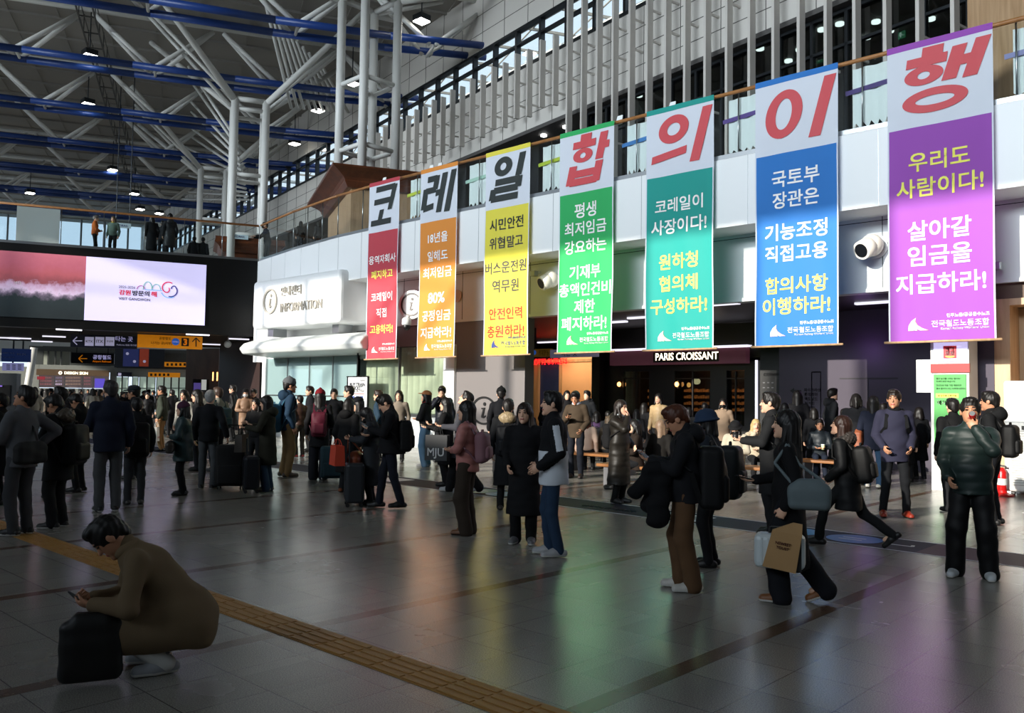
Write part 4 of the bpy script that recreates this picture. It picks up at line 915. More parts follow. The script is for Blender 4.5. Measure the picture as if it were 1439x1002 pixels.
for px0, px1, w_ in ((880, 914, 'left'), (960, 996, 'middle'), (1028, 1052, 'right')):
    t = thing('bakery_shelf', f'lit bakery shelf with rows of warm glowing goods seen through the {w_} shop window', 'shelf', (PK.p(px0, 560)[0], 27, 0), 'bakery shelves'); t['_w'] = [PK.p(px0, 560)[0], 27, 0]
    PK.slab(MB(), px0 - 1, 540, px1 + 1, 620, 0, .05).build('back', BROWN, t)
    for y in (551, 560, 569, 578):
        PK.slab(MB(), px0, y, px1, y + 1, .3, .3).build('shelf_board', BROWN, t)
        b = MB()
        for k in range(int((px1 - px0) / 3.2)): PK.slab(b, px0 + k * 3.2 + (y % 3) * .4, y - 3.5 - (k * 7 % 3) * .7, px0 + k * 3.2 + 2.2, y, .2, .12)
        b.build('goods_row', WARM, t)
for px, py, w_ in ((870, 540, 'left of the left window'), (951, 540, 'left of the shop door'), (968, 541, 'inside the shop door')):
    c = PC.p(px, py, .1 if px != 968 else -.6); t = thing('sconce_lamp', f'small warm lamp glowing {w_} of the bakery', 'lamp', c); t['_w'] = list(c)
    MB().ball(c, .07, 10, (1, 1, 1.2)).build('bulb', LAMPW, t, smooth=True); b = MB(); b.cyl(c + (0, .06, -.12), c + (0, .06, .12), .03, 8); b.build('bracket', BROWN, t)
c = PC.p(979, 536, -1); t = thing('pendant_lamp', 'bright round pendant lamp hanging inside the bakery doorway', 'lamp', c); t['_w'] = list(c)
MB().ball(c, .13, 14, (1, 1, .8)).build('globe', M('globe_warm', '#ffe2b0', emit=3), t, smooth=True); b = MB(); b.cyl(c, (c[0], c[1], 4.09), .012, 6); b.build('cord', BLACK, t)
bl = bpy.data.lights.new('bakery_light', 'POINT'); bl.energy = 160; bl.color = (1, .6, .3); bl.shadow_soft_size = .3; bo = bpy.data.objects.new('bakery_light', bl); COL.objects.link(bo); bo.location = ((xa + xb) / 2, 25.8, 3.4)
# dark board with lettering
t = thing('directory_board', 'black directory board right of the bakery, faint grey lettering', 'board', (PC.p(1085, 600)[0], 23.6, 0)); t['_w'] = [PC.p(1085, 600)[0], 23.6, 0]
PD = Plane((0, 23.2, 0), (1, 0, 0)); PD.slab(MB(), 1068, 490, 1110, 648, 0, .1).build('board', M('board_black', '#0d0d0f', .5), t)
PD.text('board_text', 'connect', M('dim_letters', '#6b6b70', .6), 1086, 526, wpx=26, off=.006, parent=t)
b = MB(); [PD.slab(b, 1072 + 6 * (k % 3), 537 + 7 * (k // 3), 1075 + 6 * (k % 3), 538.5 + 7 * (k // 3), .005, .003) for k in range(9)]; b.build('icon_row', MATS['dim_letters'], t)
# wall lettering on the mauve wall
PM = Plane((0, 22.5, 0), (1, 0, 0)); t = thing('wall_directory', 'dark lettering listing restaurants beside an arrow on the mauve wall', 'lettering', PM.p(1140, 560)); t['_w'] = list(PM.p(1140, 560))
for i, s_ in enumerate(('파리크라상', '롯데리아', '맥도날드', '버거킹', '블루밍')): PM.text('restaurant_text', s_, BLACK, 1131.5 + len(s_) * 2.05, 548 + 6.3 * i, hpx=5, off=.006, parent=t, bold=.02)
b = MB(); PM.slab(b, 1113, 548, 1126, 550.5, .004, .003); b.build('arrow_shaft', BLACK, t)
b = MB(); a_ = [PM.p(*q, .006) for q in ((1116, 545), (1110, 549.2), (1116, 553.5))]; b.prism(a_, -PM.n * .003); b.build('arrow_head', BLACK, t)
t = thing('notice_board', 'black framed notice stand in front of the mauve wall', 'sign', PM.p(1147, 612)); t['_w'] = [PM.p(1147, 600, .6)[0], 21.9, 0]; PN = Plane((0, 21.9, 0), (1, 0, 0))
b = MB(); [PN.slab(b, *q, 0, .04) for q in ((1140, 563, 1141.3, 640), (1153, 563, 1154.3, 640), (1140, 562.5, 1154.3, 564))]; b.build('frame', BLACK, t); PN.slab(MB(), 1141, 564, 1153, 590, -.01, .02).build('sheet', M('notice_grey', '#5a5560', .6), t)
pl_ = bpy.data.lights.new('purple_spot', 'POINT'); pl_.energy = 6; pl_.color = (.6, .3, 1); pl_.shadow_soft_size = .1; q = PM.p(1215, 492, .5); po_ = bpy.data.objects.new('purple_spot', pl_); COL.objects.link(po_); po_.location = q
# outlet entrance on the left of the bakery
PL = Plane((0, 27, 0), (1, 0, 0)); t = thing('outlet_entrance', 'wood framed outlet entrance with red lettering LOTTE OUTLETS', 'shop', (PL.p(765, 600)[0], 27, 0)); t['_w'] = [PL.p(765, 600)[0], 27, 0]
PL.slab(MB(), 744, 500, 788, 640, -.15, .1).build('dark_panel', M('outlet_dark', '#14141c', .4), t)
PL.slab(MB(), 757, 512, 787, 600, -.1, .05).build('poster', M('outlet_blue', '#1f2742', .4, emit=.25, noise=.7, nscale=2), t)
b = MB(); PL.slab(b, 749, 508, 756, 640, .02, .2); PL.slab(b, 749, 505, 845, 509, .05, .2); PL.slab(b, 785, 508, 789, 640, .02, .2); b.build('wood_frame', OAK, t)
RED = M('neon_red', '#ff2a30', emit=1.6)
PL.text('shop_name', 'LOTTE OUTLETS', RED, 772, 508, wpx=49, hpx=8, off=.3, bold=.008, parent=t); c = PL.p(742, 508, .3); b = MB(); b.cyl(c, c + PL.n * .03, .16, 18); b.build('shop_emblem', RED, t); b = MB(); PL.slab(b, 741, 504, 743, 511, .34, .01); b.build('emblem_bar', INK, t)
o_l = bpy.data.lights.new('outlet_light', 'AREA'); o_l.energy = 130; o_l.size = 1.5; o_l.color = (1, .72, .42); oo = bpy.data.objects.new('outlet_light', o_l); COL.objects.link(oo); oo.location = ((xl0 + xl1) / 2, 25.6, 4.0); oo.rotation_euler = (R(25), 0, 0)
PW = Plane((0, 22, 0), (1, 0, 0)); t = thing('wayfinding_sign', 'amber and lilac direction sign hanging before the outlet entrance', 'sign', PW.p(792, 497)); t['_w'] = list(PW.p(792, 497))
PW.slab(MB(), 745, 490.5, 773, 501, 0, .15).build('amber_box', M('amber_dim', '#8a6420', .5, emit=.15), t); PW.slab(MB(), 773, 490.5, 838, 502, 0, .15).build('lilac_box', M('lilac_dim', '#8f8ba8', .5, emit=.2), t)
c = PW.p(751, 495.5, .01); b = MB(); b.cyl(c, c + PW.n * .01, .08, 16); b.build('blue_disc', SBLUE, t); PW.text('sign_text', '공항철도', AMBK, 764, 494, wpx=14, off=.01, parent=t); PW.text('sign_text', '나가는 곳', AMBK, 764, 498, wpx=14, off=.01, parent=t); PW.text('sign_text', '타는 곳', AMBK, 800, 496, wpx=22, off=.01, parent=t)
for x in (752, 832): p = PW.p(x, 491, -.08); b = MB(); b.cyl(p, (p[0], p[1], 4.12), .03, 8); b.build('hanger', STEELD, t)
# ---------------------------------------------------------------- advertising pillar, purifier, extinguisher
PP = Plane((0, 17.9, 0), (1, 0, 0)); xA, xB = PP.p(1308, 580)[0], PP.p(1362, 580)[0]
t = thing('advertising_pillar', 'white advertising pillar with lilac screen, red band and green poster', 'pillar', ((xA + xB) / 2, 18.2, 0)); t['_w'] = [(xA + xB) / 2, 18.2, 0]
MB().box(xA, 17.92, 0, xB, 18.5, 3.6).build('body', M('pillar_white', '#d9dad6', .35, noise=.02), t)
PP.slab(MB(), 1312, 481, 1359, 508, .01, .03).build('screen', M('pillar_screen', '#d6d2ff', emit=.75, noise=.02), t)
PP.slab(MB(), 1319 + 6.5, 486, 1344, 503.5, .025, .01).build('logo_tile', M('logo_red', '#a81c28', .5, emit=.4), t)
PP.text('logo_text', '예가', INK, 1334.7, 490.5, wpx=12, off=.03, parent=t, bold=.03); PP.text('logo_text', '정성', INK, 1334.7, 496, wpx=12, off=.03, parent=t, bold=.03)
b = MB(); b.prism([PP.p(1335 + 7 * math.cos(a), 500 + 3 * abs(math.sin(a)), .03) for a in np.linspace(0, math.pi, 9)], PP.n * .003); b.build('logo_bowl', M('logo_gold', '#a8a040', .5), t)
PP.slab(MB(), 1307.5, 511, 1362.5, 523.5, .02, .05).build('red_band', M('band_red', '#a01414', .45), t)
PP.slab(MB(), 1312.5, 526, 1358, 640, .01, .03).build('poster', M('poster_green', '#46a04a', .5), t)
for s_, y, w_ in (('좋은 농산물 고르는 법이요?', 532, 34), ('자세히 보면 보입니다.', 536, 27), ('정성으로 키운 이런 재료라면', 541.5, 35), ('좋은 음식이 아닌 수밖에 없겠죠?', 546, 41)): PP.text('poster_text', s_, INK, 1315.5 + w_ / 2, y, wpx=w_, off=.016, bold=.008, parent=t)
PP.slab(MB(), 1315, 553, 1347, 559, .016, .005).build('poster_strip', INKY, t); PP.text('poster_text', '내 입안에 간편가득!', INKS, 1331, 556, wpx=27, off=.024, parent=t)
PP.text('poster_text', '예가정성', INK, 1330, 566, wpx=26, off=.016, parent=t, bold=.03)
MB().box(xA - .28, 17.95, 1.9, xA, 18.2, 2.55).build('side_box', WHITE2, t)
PU = Plane((0, 17.9, 0), (1, 0, 0)); xu, xv = onY(1410, 620, 17.9)[0], onY(1410, 620, 17.9)[0] + .95
t = thing('air_purifier', 'tall white air purifier cabinet with round dark outlet by the oak wall', 'air purifier', ((xu + xv) / 2, 18.2, 0)); t['_w'] = [(xu + xv) / 2, 18.2, 0]
zt_ = onY(1412, 535, 17.9)[2]; zm_ = onY(1412, 591, 17.9)[2]
MB().box(xu, 17.92, .08, xv, 18.6, zt_).build('cabinet', M('purifier_white', '#dfdfdb', .3, noise=.02), t, bevel=.05)
c = np.array(((xu + xv) / 2 + .03, 17.92, onY(1435, 557, 17.9)[2])); b = MB(); b.cyl(c, c - (0, .05, 0), .29, 30); b.build('outlet_ring', WHITE2, t, smooth='auto'); b = MB(); b.cyl(c - (0, .05, 0), c - (0, .07, 0), .2, 26); b.build('outlet_ring_inner', STEEL, t, smooth='auto'); b = MB(); b.cyl(c - (0, .07, 0), c - (0, .09, 0), .14, 24); b.build('outlet_core', M('outlet_navy', '#151530', .3), t, smooth='auto')
b = MB(); [b.box(xu + .12, 17.9, .2 + i * .045, xv - .06, 17.925, .22 + i * .045) for i in range(int((zm_ - .35) / .045))]; b.build('intake_grille', M('grille_grey', '#b5b4b0', .5), t)
MB().box(xu + .02, 17.905, zm_ - .03, xv, 17.93, zm_ - .015).build('seam', STEEL, t); MB().box(xu + .3, 17.9, zm_ - .16, xu + .52, 17.925, zm_ - .09).build('display', BLACK, t)
for x in (xu + .12, xv - .12): b = MB(); b.cyl((x - .03, 18.05, .04), (x + .03, 18.05, .04), .045, 12); b.build('caster', BLACK, t)
p = onY(1408, 690, 17.8); p[2] = 0; t = thing('fire_extinguisher', 'red fire extinguisher on a red stand beside the air purifier', 'fire extinguisher', p); t['_w'] = list(p)
EXR = M('extinguisher_red', '#c01818', .3); b = MB(); b.lathe(p, [(.2, 0), (.2, .03), (.09, .06), (.085, .1)], 16); b.build('stand', EXR, t); b = MB(); b.lathe(p + (0, 0, .08), [(.07, 0), (.085, .03), (.085, .36), (.05, .42), (.03, .44)], 16); b.build('cylinder_body', EXR, t, smooth=True); b = MB(); b.bar(p + (-.06, 0, .56), p + (.08, 0, .54), .03, .03); b.build('lever', BLACK, t); b = MB(); b.lathe(p + (0, 0, .2), [(.0865, 0), (.0865, .12)], 16); b.build('label_band', WHITE2, t)
# ---------------------------------------------------------------- floor sticker and tactile paving
t = thing('floor_sticker', 'long navy guidance band stuck to the floor with white edge lines and picture panels', 'floor sticker', (-8, 10.8, 0)); t['_w'] = [-8, 10.8, 0]
def nav(x, v): return np.array((x, 10.14 + (10.43 - 10.14) * (-2.2 - x) / 10.25 + v * (.9 + .1 * (-2.2 - x) / 10.25), 0))
def navq(b, x0, x1, v0, v1, z0, z1): b.prism([nav(x0, v0) + (0, 0, z0), nav(x1, v0) + (0, 0, z0), nav(x1, v1) + (0, 0, z0), nav(x0, v1) + (0, 0, z0)], (0, 0, z1 - z0)); return b
navq(MB(), -32, 5, 0, 1, 0, .002).build('band', M('sticker_navy', '#14172a', .65, spec=.2), t)
for v in (0, .97): navq(MB(), -32, 5, v, v + .03, .002, .004).build('edge_line', M('sticker_white', '#c9cbd0', .4), t)
for x0 in (-3.3, -19.4): navq(MB(), x0, x0 + 1.1, .05, .95, .002, .0035).build('brown_panel', M('sticker_brown', '#4a3a3c', .6, spec=.2), t)
for x, m_ in ((-4.15, '#2f6fb4'), (-4.95, '#3b8fc0'), (-10.9, '#3b8f8a'), (-10.3, '#4a90b8')):
    c = nav(x, .5); b = MB(); b.lathe(c + (0, 0, .002), [(.33, 0), (.33, .002)], 24); b.build('icon_disc', M('icon' + m_, m_, .35), t)
    b = MB(); [b.bar(c + (-.16, dy, .005), c + (.12, dy, .005), .03, .002) for dy in (-.08, .06)]; b.build('icon_text', MATS['sticker_white'], t)
c = nav(-3.6, .45); b = MB(); b.bar(c + (-.1, 0, .004), c + (.15, 0, .004), .04, .002); b.bar(c + (.15, 0, .004), c + (.13, .1, .004), .04, .002); b.build('tick_mark', MATS['sticker_white'], t)
for x in (-7.0, -13.9, -14.8): navq(MB(), x, x + .75, .2, .8, .002, .004).build('picture_panel', MATS['sticker_white'], t)
navq(MB(), -6.9, -6.35, .3, .7, .004, .005).build('picture_ink', M('sticker_ink', '#555a66', .4), t)
lettering('sticker_text', 'Information', MATS['sticker_white'], nav(-7.9, .4) + (0, 0, .004), UXW, np.array((0, 1.0, 0)), 1.0, None, .02, 0, t)
TACT = M('tactile_ochre', '#a97c3c', .5, noise=.12, nscale=2)
b = MB(); b.box(-34, 3.33, 0, 9, 3.63, .004)
k = 0
x = -13.0
while x < -1.5:
    for j in range(4): b.box(x + .012, 3.345 + j * .072, .004, x + .288, 3.345 + j * .072 + .042, .0095)
    x += .3
struct('trim_4', b, TACT, 'ochre tactile paving strip with raised bars')
# ---------------------------------------------------------------- benches
def bench(px, py, L, lab, rz=0.0):
    c = atz(px, py, 0); t = thing('bench', lab, 'bench', c, 'wooden benches', rz)
    MB().box(-L / 2, -.24, .38, L / 2, .24, .44).build('seat', M('bench_wood', '#8a5a30', .4, noise=.2, nscale=3), t, local=True, bevel=.015)
    for x in (-L / 2 + .15, L / 2 - .45): MB().box(x, -.2, 0, x + .3, .2, .38).build('leg', M('bench_stone', '#6d6d70', .3), t, local=True, bevel=.01)
bench(1040, 686, 1.9, 'wooden bench on stone legs under the seated woman in a black hat')
bench(838, 664, 2.2, 'wooden bench on stone legs behind the man in the brown jacket')
bench(1165, 676, 1.8, 'wooden bench on stone legs under the seated man with the paper cup')
# ================================================================ people: implicit surfaces meshed with surface nets
class Field:
    def __init__(s, lo, hi, h):
        s.h = h; s.lo = np.array(lo, np.float32); n = np.ceil((np.array(hi) - s.lo) / h).astype(int) + 1
        s.ax = [s.lo[i] + h * np.arange(n[i], dtype=np.float32) for i in range(3)]; s.f = np.full(n, .2, np.float32)
    def reg(s, lo, hi):
        sl = []
        for i in range(3):
            a = int(max(0, math.floor((lo[i] - s.lo[i]) / s.h))); b = int(min(len(s.ax[i]), math.ceil((hi[i] - s.lo[i]) / s.h) + 1))
            if b <= a: return None
            sl.append(slice(a, b))
        return tuple(sl)
    def xyz(s, sl): return s.ax[0][sl[0]][:, None, None], s.ax[1][sl[1]][None, :, None], s.ax[2][sl[2]][None, None, :]
    def mix(s, sl, d, k, sub):
        g = s.f[sl]
        if sub: q = np.maximum(k - np.abs(g + d), 0) / k; s.f[sl] = np.maximum(g, -d) + q * q * k * .25
        else: q = np.maximum(k - np.abs(g - d), 0) / k; s.f[sl] = np.minimum(g, d) - q * q * k * .25
    def cone(s, a, b, ra, rb, k=.02, sub=False, flat=None):
        a = np.array(a, float); b = np.array(b, float); m = max(ra, rb) + k + 2 * s.h
        sl = s.reg(np.minimum(a, b) - m, np.maximum(a, b) + m)
        if sl is None: return s
        x, y, z = s.xyz(sl); ab = b - a; L = max(ab.dot(ab), 1e-9)
        px, py, pz = x - a[0], y - a[1], z - a[2]
        t = np.clip((px * ab[0] + py * ab[1] + pz * ab[2]) / L, 0, 1)
        qx, qy, qz = px - t * ab[0], py - t * ab[1], pz - t * ab[2]; r = ra + (rb - ra) * t
        if flat is not None:
            v, sc = flat; e = qx * v[0] + qy * v[1] + qz * v[2]; g = sc - 1
            d2 = qx * qx + qy * qy + qz * qz + e * e * (sc * sc - 1)
            d = (np.sqrt(d2) - r) / (1 + .35 * g)
        else: d = np.sqrt(qx * qx + qy * qy + qz * qz) - r
        s.mix(sl, d.astype(np.float32), k, sub); return s
    def ell(s, c, r, R3=None, k=.02, sub=False):
        c = np.array(c, float); r = np.array(r, float); m = r.max() + k + 2 * s.h; sl = s.reg(c - m, c + m)
        if sl is None: return s
        x, y, z = s.xyz(sl); x, y, z = x - c[0], y - c[1], z - c[2]
        if R3 is not None:
            R3 = np.array(R3); x, y, z = (R3[0, 0] * x + R3[1, 0] * y + R3[2, 0] * z, R3[0, 1] * x + R3[1, 1] * y + R3[2, 1] * z, R3[0, 2] * x + R3[1, 2] * y + R3[2, 2] * z)
        k0 = np.sqrt((x / r[0]) ** 2 + (y / r[1]) ** 2 + (z / r[2]) ** 2); k1 = np.sqrt((x / r[0] ** 2) ** 2 + (y / r[1] ** 2) ** 2 + (z / r[2] ** 2) ** 2)
        s.mix(sl, (k0 * (k0 - 1) / np.maximum(k1, 1e-6)).astype(np.float32), k, sub); return s
    def rbox(s, c, hs, r, R3, k=.02):
        c = np.array(c, float); m = float(np.linalg.norm(hs)) + k + 2 * s.h; sl = s.reg(c - m, c + m)
        if sl is None: return s
        x, y, z = s.xyz(sl); x, y, z = x - c[0], y - c[1], z - c[2]; e = 0; mx = None
        for i in range(3):
            q = np.abs(R3[0, i] * x + R3[1, i] * y + R3[2, i] * z) - (hs[i] - r); e = e + np.maximum(q, 0) ** 2; mx = q if mx is None else np.maximum(mx, q)
        s.mix(sl, (np.sqrt(e) + np.minimum(mx, 0) - r).astype(np.float32), k, False); return s
    def cut(s, p, n):
        """keep the side the normal points away from"""
        x, y, z = s.xyz((slice(None),) * 3); s.f = np.maximum(s.f, ((x - p[0]) * n[0] + (y - p[1]) * n[1] + (z - p[2]) * n[2]).astype(np.float32)); return s
    def disp(s, fn):
        x, y, z = s.xyz((slice(None),) * 3); s.f = s.f + fn(x, y, z).astype(np.float32); return s
    def nets(s):
        f = s.f; f[0] = f[-1] = .2; f[:, 0] = f[:, -1] = .2; f[:, :, 0] = f[:, :, -1] = .2
        S = f < 0; c = np.zeros(np.array(f.shape) - 1, np.uint8)
        for i in (0, 1):
            for j in (0, 1):
                for k in (0, 1): c += S[i:S.shape[0] - 1 + i, j:S.shape[1] - 1 + j, k:S.shape[2] - 1 + k]
        act = (c > 0) & (c < 8); ii = np.argwhere(act); n = len(ii); idx = np.full(act.shape, -1, np.int32); idx[act] = np.arange(n)
        acc = np.zeros((n, 3)); num = np.zeros(n)
        for a in range(3):
            o1, o2 = [q for q in range(3) if q != a]
            for u in (0, 1):
                for v in (0, 1):
                    o = np.zeros(3, int); o[o1] = u; o[o2] = v; p = ii + o; q = p.copy(); q[:, a] += 1
                    fa = f[p[:, 0], p[:, 1], p[:, 2]]; fb = f[q[:, 0], q[:, 1], q[:, 2]]; x = (fa < 0) != (fb < 0)
                    t = np.where(x, fa / np.where(x, fa - fb, 1), 0); w_ = x.astype(float)
                    acc += w_[:, None] * o; acc[:, a] += w_ * t; num += w_
        V = s.lo + (ii + acc / num[:, None]) * s.h; Q = []
        for a in range(3):
            o1, o2 = [(1, 2), (2, 0), (0, 1)][a]
            sl0 = [slice(1, -1)] * 3; sl1 = [slice(1, -1)] * 3; sl0[a] = slice(0, -1); sl1[a] = slice(1, None)
            A = S[tuple(sl0)]; B = S[tuple(sl1)]; e = np.argwhere(A != B)
            if not len(e): continue
            flip = A[e[:, 0], e[:, 1], e[:, 2]]; base = e.copy(); base[:, [q for q in range(3) if q != a]] += 1
            def cell(d1, d2):
                q = base.copy(); q[:, o1] -= d1; q[:, o2] -= d2; return idx[q[:, 0], q[:, 1], q[:, 2]]
            qd = np.stack([cell(0, 0), cell(1, 0), cell(1, 1), cell(0, 1)], 1); qd[~flip] = qd[~flip][:, ::-1]; Q.append(qd)
        Q = np.concatenate(Q); return V, Q[(Q >= 0).all(1)]
def sdf_mesh(name, fld, mats, parent, pick=None):
    V, Q = fld.nets(); me = bpy.data.meshes.new(name)
    me.vertices.add(len(V)); me.vertices.foreach_set('co', V.astype(np.float32).ravel())
    me.loops.add(Q.size); me.loops.foreach_set('vertex_index', Q.astype(np.int32).ravel())
    me.polygons.add(len(Q)); me.polygons.foreach_set('loop_start', np.arange(0, Q.size, 4, dtype=np.int32))
    try: me.polygons.foreach_set('loop_total', np.full(len(Q), 4, np.int32))
    except Exception: pass
    me.polygons.foreach_set('use_smooth', np.ones(len(Q), bool))
    if not isinstance(mats, (list, tuple)): mats = [mats]
    for m in mats: me.materials.append(m)
    if pick is not None and len(Q): me.polygons.foreach_set('material_index', pick(V[Q].mean(1)).astype(np.int32))
    me.update(calc_edges=True); me.validate()
    o = bpy.data.objects.new(name, me); COL.objects.link(o)
    if parent is not None: o.parent = parent
    return o
def rot(axis, a):
    c, s_ = math.cos(a), math.sin(a)
    return np.array({'x': [[1, 0, 0], [0, c, -s_], [0, s_, c]], 'y': [[c, 0, s_], [0, 1, 0], [-s_, 0, c]], 'z': [[c, -s_, 0], [s_, c, 0], [0, 0, 1]]}[axis])
def ik(a, t, l1, l2, pole):
    a = np.array(a, float); t = np.array(t, float); d = t - a; L = np.linalg.norm(d); m = (l1 + l2) * .998
    if L > m: d = d / L * m; L = m; t = a + d
    u = d / L; x = (l1 * l1 - l2 * l2 + L * L) / (2 * L); hgt = math.sqrt(max(0, l1 * l1 - x * x)); p = np.array(pole, float); p = p - u * p.dot(u)
    return a + u * x + nrm(p) * hgt, t
def foot_dir(fo, fz): return nrm(np.array((math.sin(fo), math.cos(fo), -1.1 * min(1, max(0, fz - .02) * 10))))
ARMS = {'down': ((.07, .03, -.51), (.3, -1, 0)), 'pocket': ((.0, .15, -.43), (.4, -1, 0)), 'phone': ((-.09, .31, -.2), (.6, -.3, -1)), 'low': ((-.05, .3, -.3), (.6, -.5, -.8)), 'mouth': ((-.12, .2, .06), (.7, .3, -1)), 'ear': ((-.05, .10, .10), (1, .2, -.8)),
        'hip': ((.06, .0, -.36), (1, -.8, 0)), 'back': ((-.08, -.15, -.42), (1, -.3, 0)), 'front': ((-.15, .2, -.3), (.8, -.2, -.6)), 'fold': ((-.2, .2, -.2), (.8, .1, -.8)), 'hold': ((.03, .33, -.24), (.5, -.4, -.9)), 'pull': ((.16, -.1, -.46), (.3, -1, 0)), 'swing': ((.06, .2, -.46), (.3, -1, 0)), 'swingb': ((.07, -.2, -.45), (.3, -1, 0)), 'knee': ((-.06, .37, -.2), (.5, -.3, -1)), 'up': ((.0, .2, .1), (.8, .2, -.8)), 'rail': ((-.02, .42, -.18), (.6, 0, -1))}
SKIN = {n: M('skin_' + n, c, .5, noise=.05, nscale=20) for n, c in (('fair', '#d9ab8f'), ('tan', '#b98566'), ('deep', '#a06e50'))}
LIP = M('lips', '#a5574f', .45); EYE = M('eyes', '#140f0d', .3); BROW = M('brows', '#1d1512', .8)
def fabric(c, rough=.85, bump=.25): return M('fabric' + c, c, rough, noise=.14, nscale=5, bump=bump, bscale=260, spec=.25)
def hairm(c): return M('hair' + c, c, .5, noise=.4, nscale=40, spec=.4)
RUBBER = M('sole_white', '#c9c9c4', .6); RUBK = M('sole_black', '#101010', .6)
def person(px=0, py=None, d=None, h=1.7, f=0, label='', group='people in the concourse', sk='fair', pitch=0, lean=0, twist=0, hy=0, hp=0, la='down', ra='down', lhold=.5, rhold=.5, stance=.1, step=0.0, lift=0.0, drop=0.0, seat=False,
           hair='short', hc='#120e0d', top='jacket', tc='#15171b', t2=None, hem=None, puff=0.0, bulk=1.0, hood=None, collar=True, pc='#17181b', pw=1.0, shoe='#1a1a1a', sole='k', hat=None, hatc='#1a1a1a', mask=None, scarf=None, skin_legs=False, world=None, z0=0.0, crouch=False, fine=1.0, noface=False, extra=None, stripe=None, panel=None, legs=None, hm=None):
    if world is not None: w = np.array(world, float); dd = np.linalg.norm(w[:2])
    elif d is not None: w = at(px, d, z0); dd = d
    else: w = atz(px, py, z0); dd = np.linalg.norm(w[:2])
    # h: real height, or photo row of the head top when large
    if h > 3: h = (zat(px, h, dd * abs((w / max(1e-6, np.linalg.norm(w[:2]))).dot(np.array((-0.682, 0.729, 0))))) - z0)
    v = w[:2] / np.linalg.norm(w[:2]); a = -R(f); dirx, diry = v[0] * math.cos(a) - v[1] * math.sin(a), v[0] * math.sin(a) + v[1] * math.cos(a)
    rz = math.atan2(diry, dirx) - math.pi / 2
    t = thing('person', label, 'person', (w[0], w[1], w[2] if world is not None else z0), group, rz)
    s = h / 1.72; hb = float(np.clip(dd * .00072, .0062, .017)) * fine; hcl = float(np.clip(dd * .0010, .0085, .02)) * fine
    A = lambda *q: np.array(q, float) * s
    zp = (.92 - drop) * s; pel = np.array((0, 0, zp))
    TR = rot('y', R(lean)) @ rot('x', -R(pitch)); u = TR @ np.array((0, 0, 1.0)); fwd = TR @ np.array((0, 1.0, 0)); TW = TR @ rot('z', R(twist)); rx = TW @ np.array((1.0, 0, 0)); fy = TW @ np.array((0, 1.0, 0))
    neck = pel + u * .53 * s; J = {'pel': pel, 'neck': neck, 'u': u, 'fy': fy, 'rx': rx, 's': s, 't': t}
    HM = rot('z', -R(hy)) @ rot('x', -R(hp)) if not crouch else TR @ rot('z', -R(hy)) @ rot('x', -R(hp))
    hc0 = neck + u * .045 * s + HM @ A(0, .025, .118); J['head'] = hc0; J['HM'] = HM
    A0 = A
    AH = lambda *q: np.array(q, float) * s * 1.07
    Hd = lambda x, y, z: hc0 + HM @ AH(x, y, z)
    arms = {}
    for sg, spec in ((-1, la), (1, ra)):
        sh = neck - u * .055 * s + rx * sg * .168 * s * bulk ** .5
        (ox, oy, oz), po = ARMS[spec] if isinstance(spec, str) else spec
        tg = sh + (rx * sg * ox + fy * oy) * s + np.array((0, 0, oz)) * s; el, wr = ik(sh, tg, .29 * s, .255 * s, rx * sg * po[0] + fy * po[1] + np.array((0, 0, po[2])))
        arms[sg] = (sh, el, wr)
    feet = {}
    for sg in (-1, 1):
        hip = pel + np.array((sg * .088 * s, 0, -.02 * s))
        if legs: fx, fy_, fz, fo = legs[0 if sg < 0 else 1]
        else: fx, fy_, fz, fo = sg * stance * 1.0, sg * step * .5 - .02, (lift if (sg > 0) == (step < 0) and lift else 0), sg * 9
        an = np.array((fx * s, fy_ * s, (.085 + fz) * s)); kn, an = ik(hip, an, .412 * s, .412 * s, (math.sin(R(fo)) * .6, 1, .05))
        feet[sg] = (hip, kn, an, R(fo), fz)
    J['arms'] = arms; J['feet'] = feet
    allp = [hc0 + (.2 * s, .2 * s, .3 * s), hc0 - (.2 * s, .2 * s, .2 * s), pel + (.3, .3, .1), pel - (.3, .3, .1)] + [p for q in arms.values() for p in q] + [p for q in feet.values() for p in q[:3]]
    lo = np.min(allp, 0) - .2 * s; hi = np.max(allp, 0) + .2 * s; lo[2] = max(lo[2], -.02)
    HW, HWn = arms, None
    # ---- body
    B = Field(lo, hi, hb)
    B.ell(Hd(0, -.008, .03), AH(.076, .095, .088), HM, .01).ell(Hd(0, .022, -.045), AH(.06, .07, .075), HM, .04 * s).ell(Hd(0, .078, -.098), AH(.022, .02, .02), HM, .025)
    if not noface:
        B.cone(Hd(0, .088, .012), Hd(0, .108, -.024), .0085 * s, .0135 * s, .012).ell(Hd(0, .083, .034), AH(.05, .014, .01), HM, .02)
        for e in (-1, 1): B.ell(Hd(e * .032, .099, .014), AH(.016, .012, .011), HM, .012, True).ell(Hd(e * .031, .082, .013), AH(.013, .011, .009), HM, .004).ell(Hd(e * .078, -.004, -.004), AH(.011, .022, .032), HM, .008)
        B.ell(Hd(0, .09, -.06), AH(.023, .011, .011), HM, .008)
    B.cone(neck - u * .04 * s, Hd(0, -.015, -.04), .058 * s, .05 * s, .03)
    B.ell(pel + u * .36 * s, A(.14, .09, .2), TW, .05).ell(pel + u * .05 * s, A(.13, .095, .15), TR, .06)
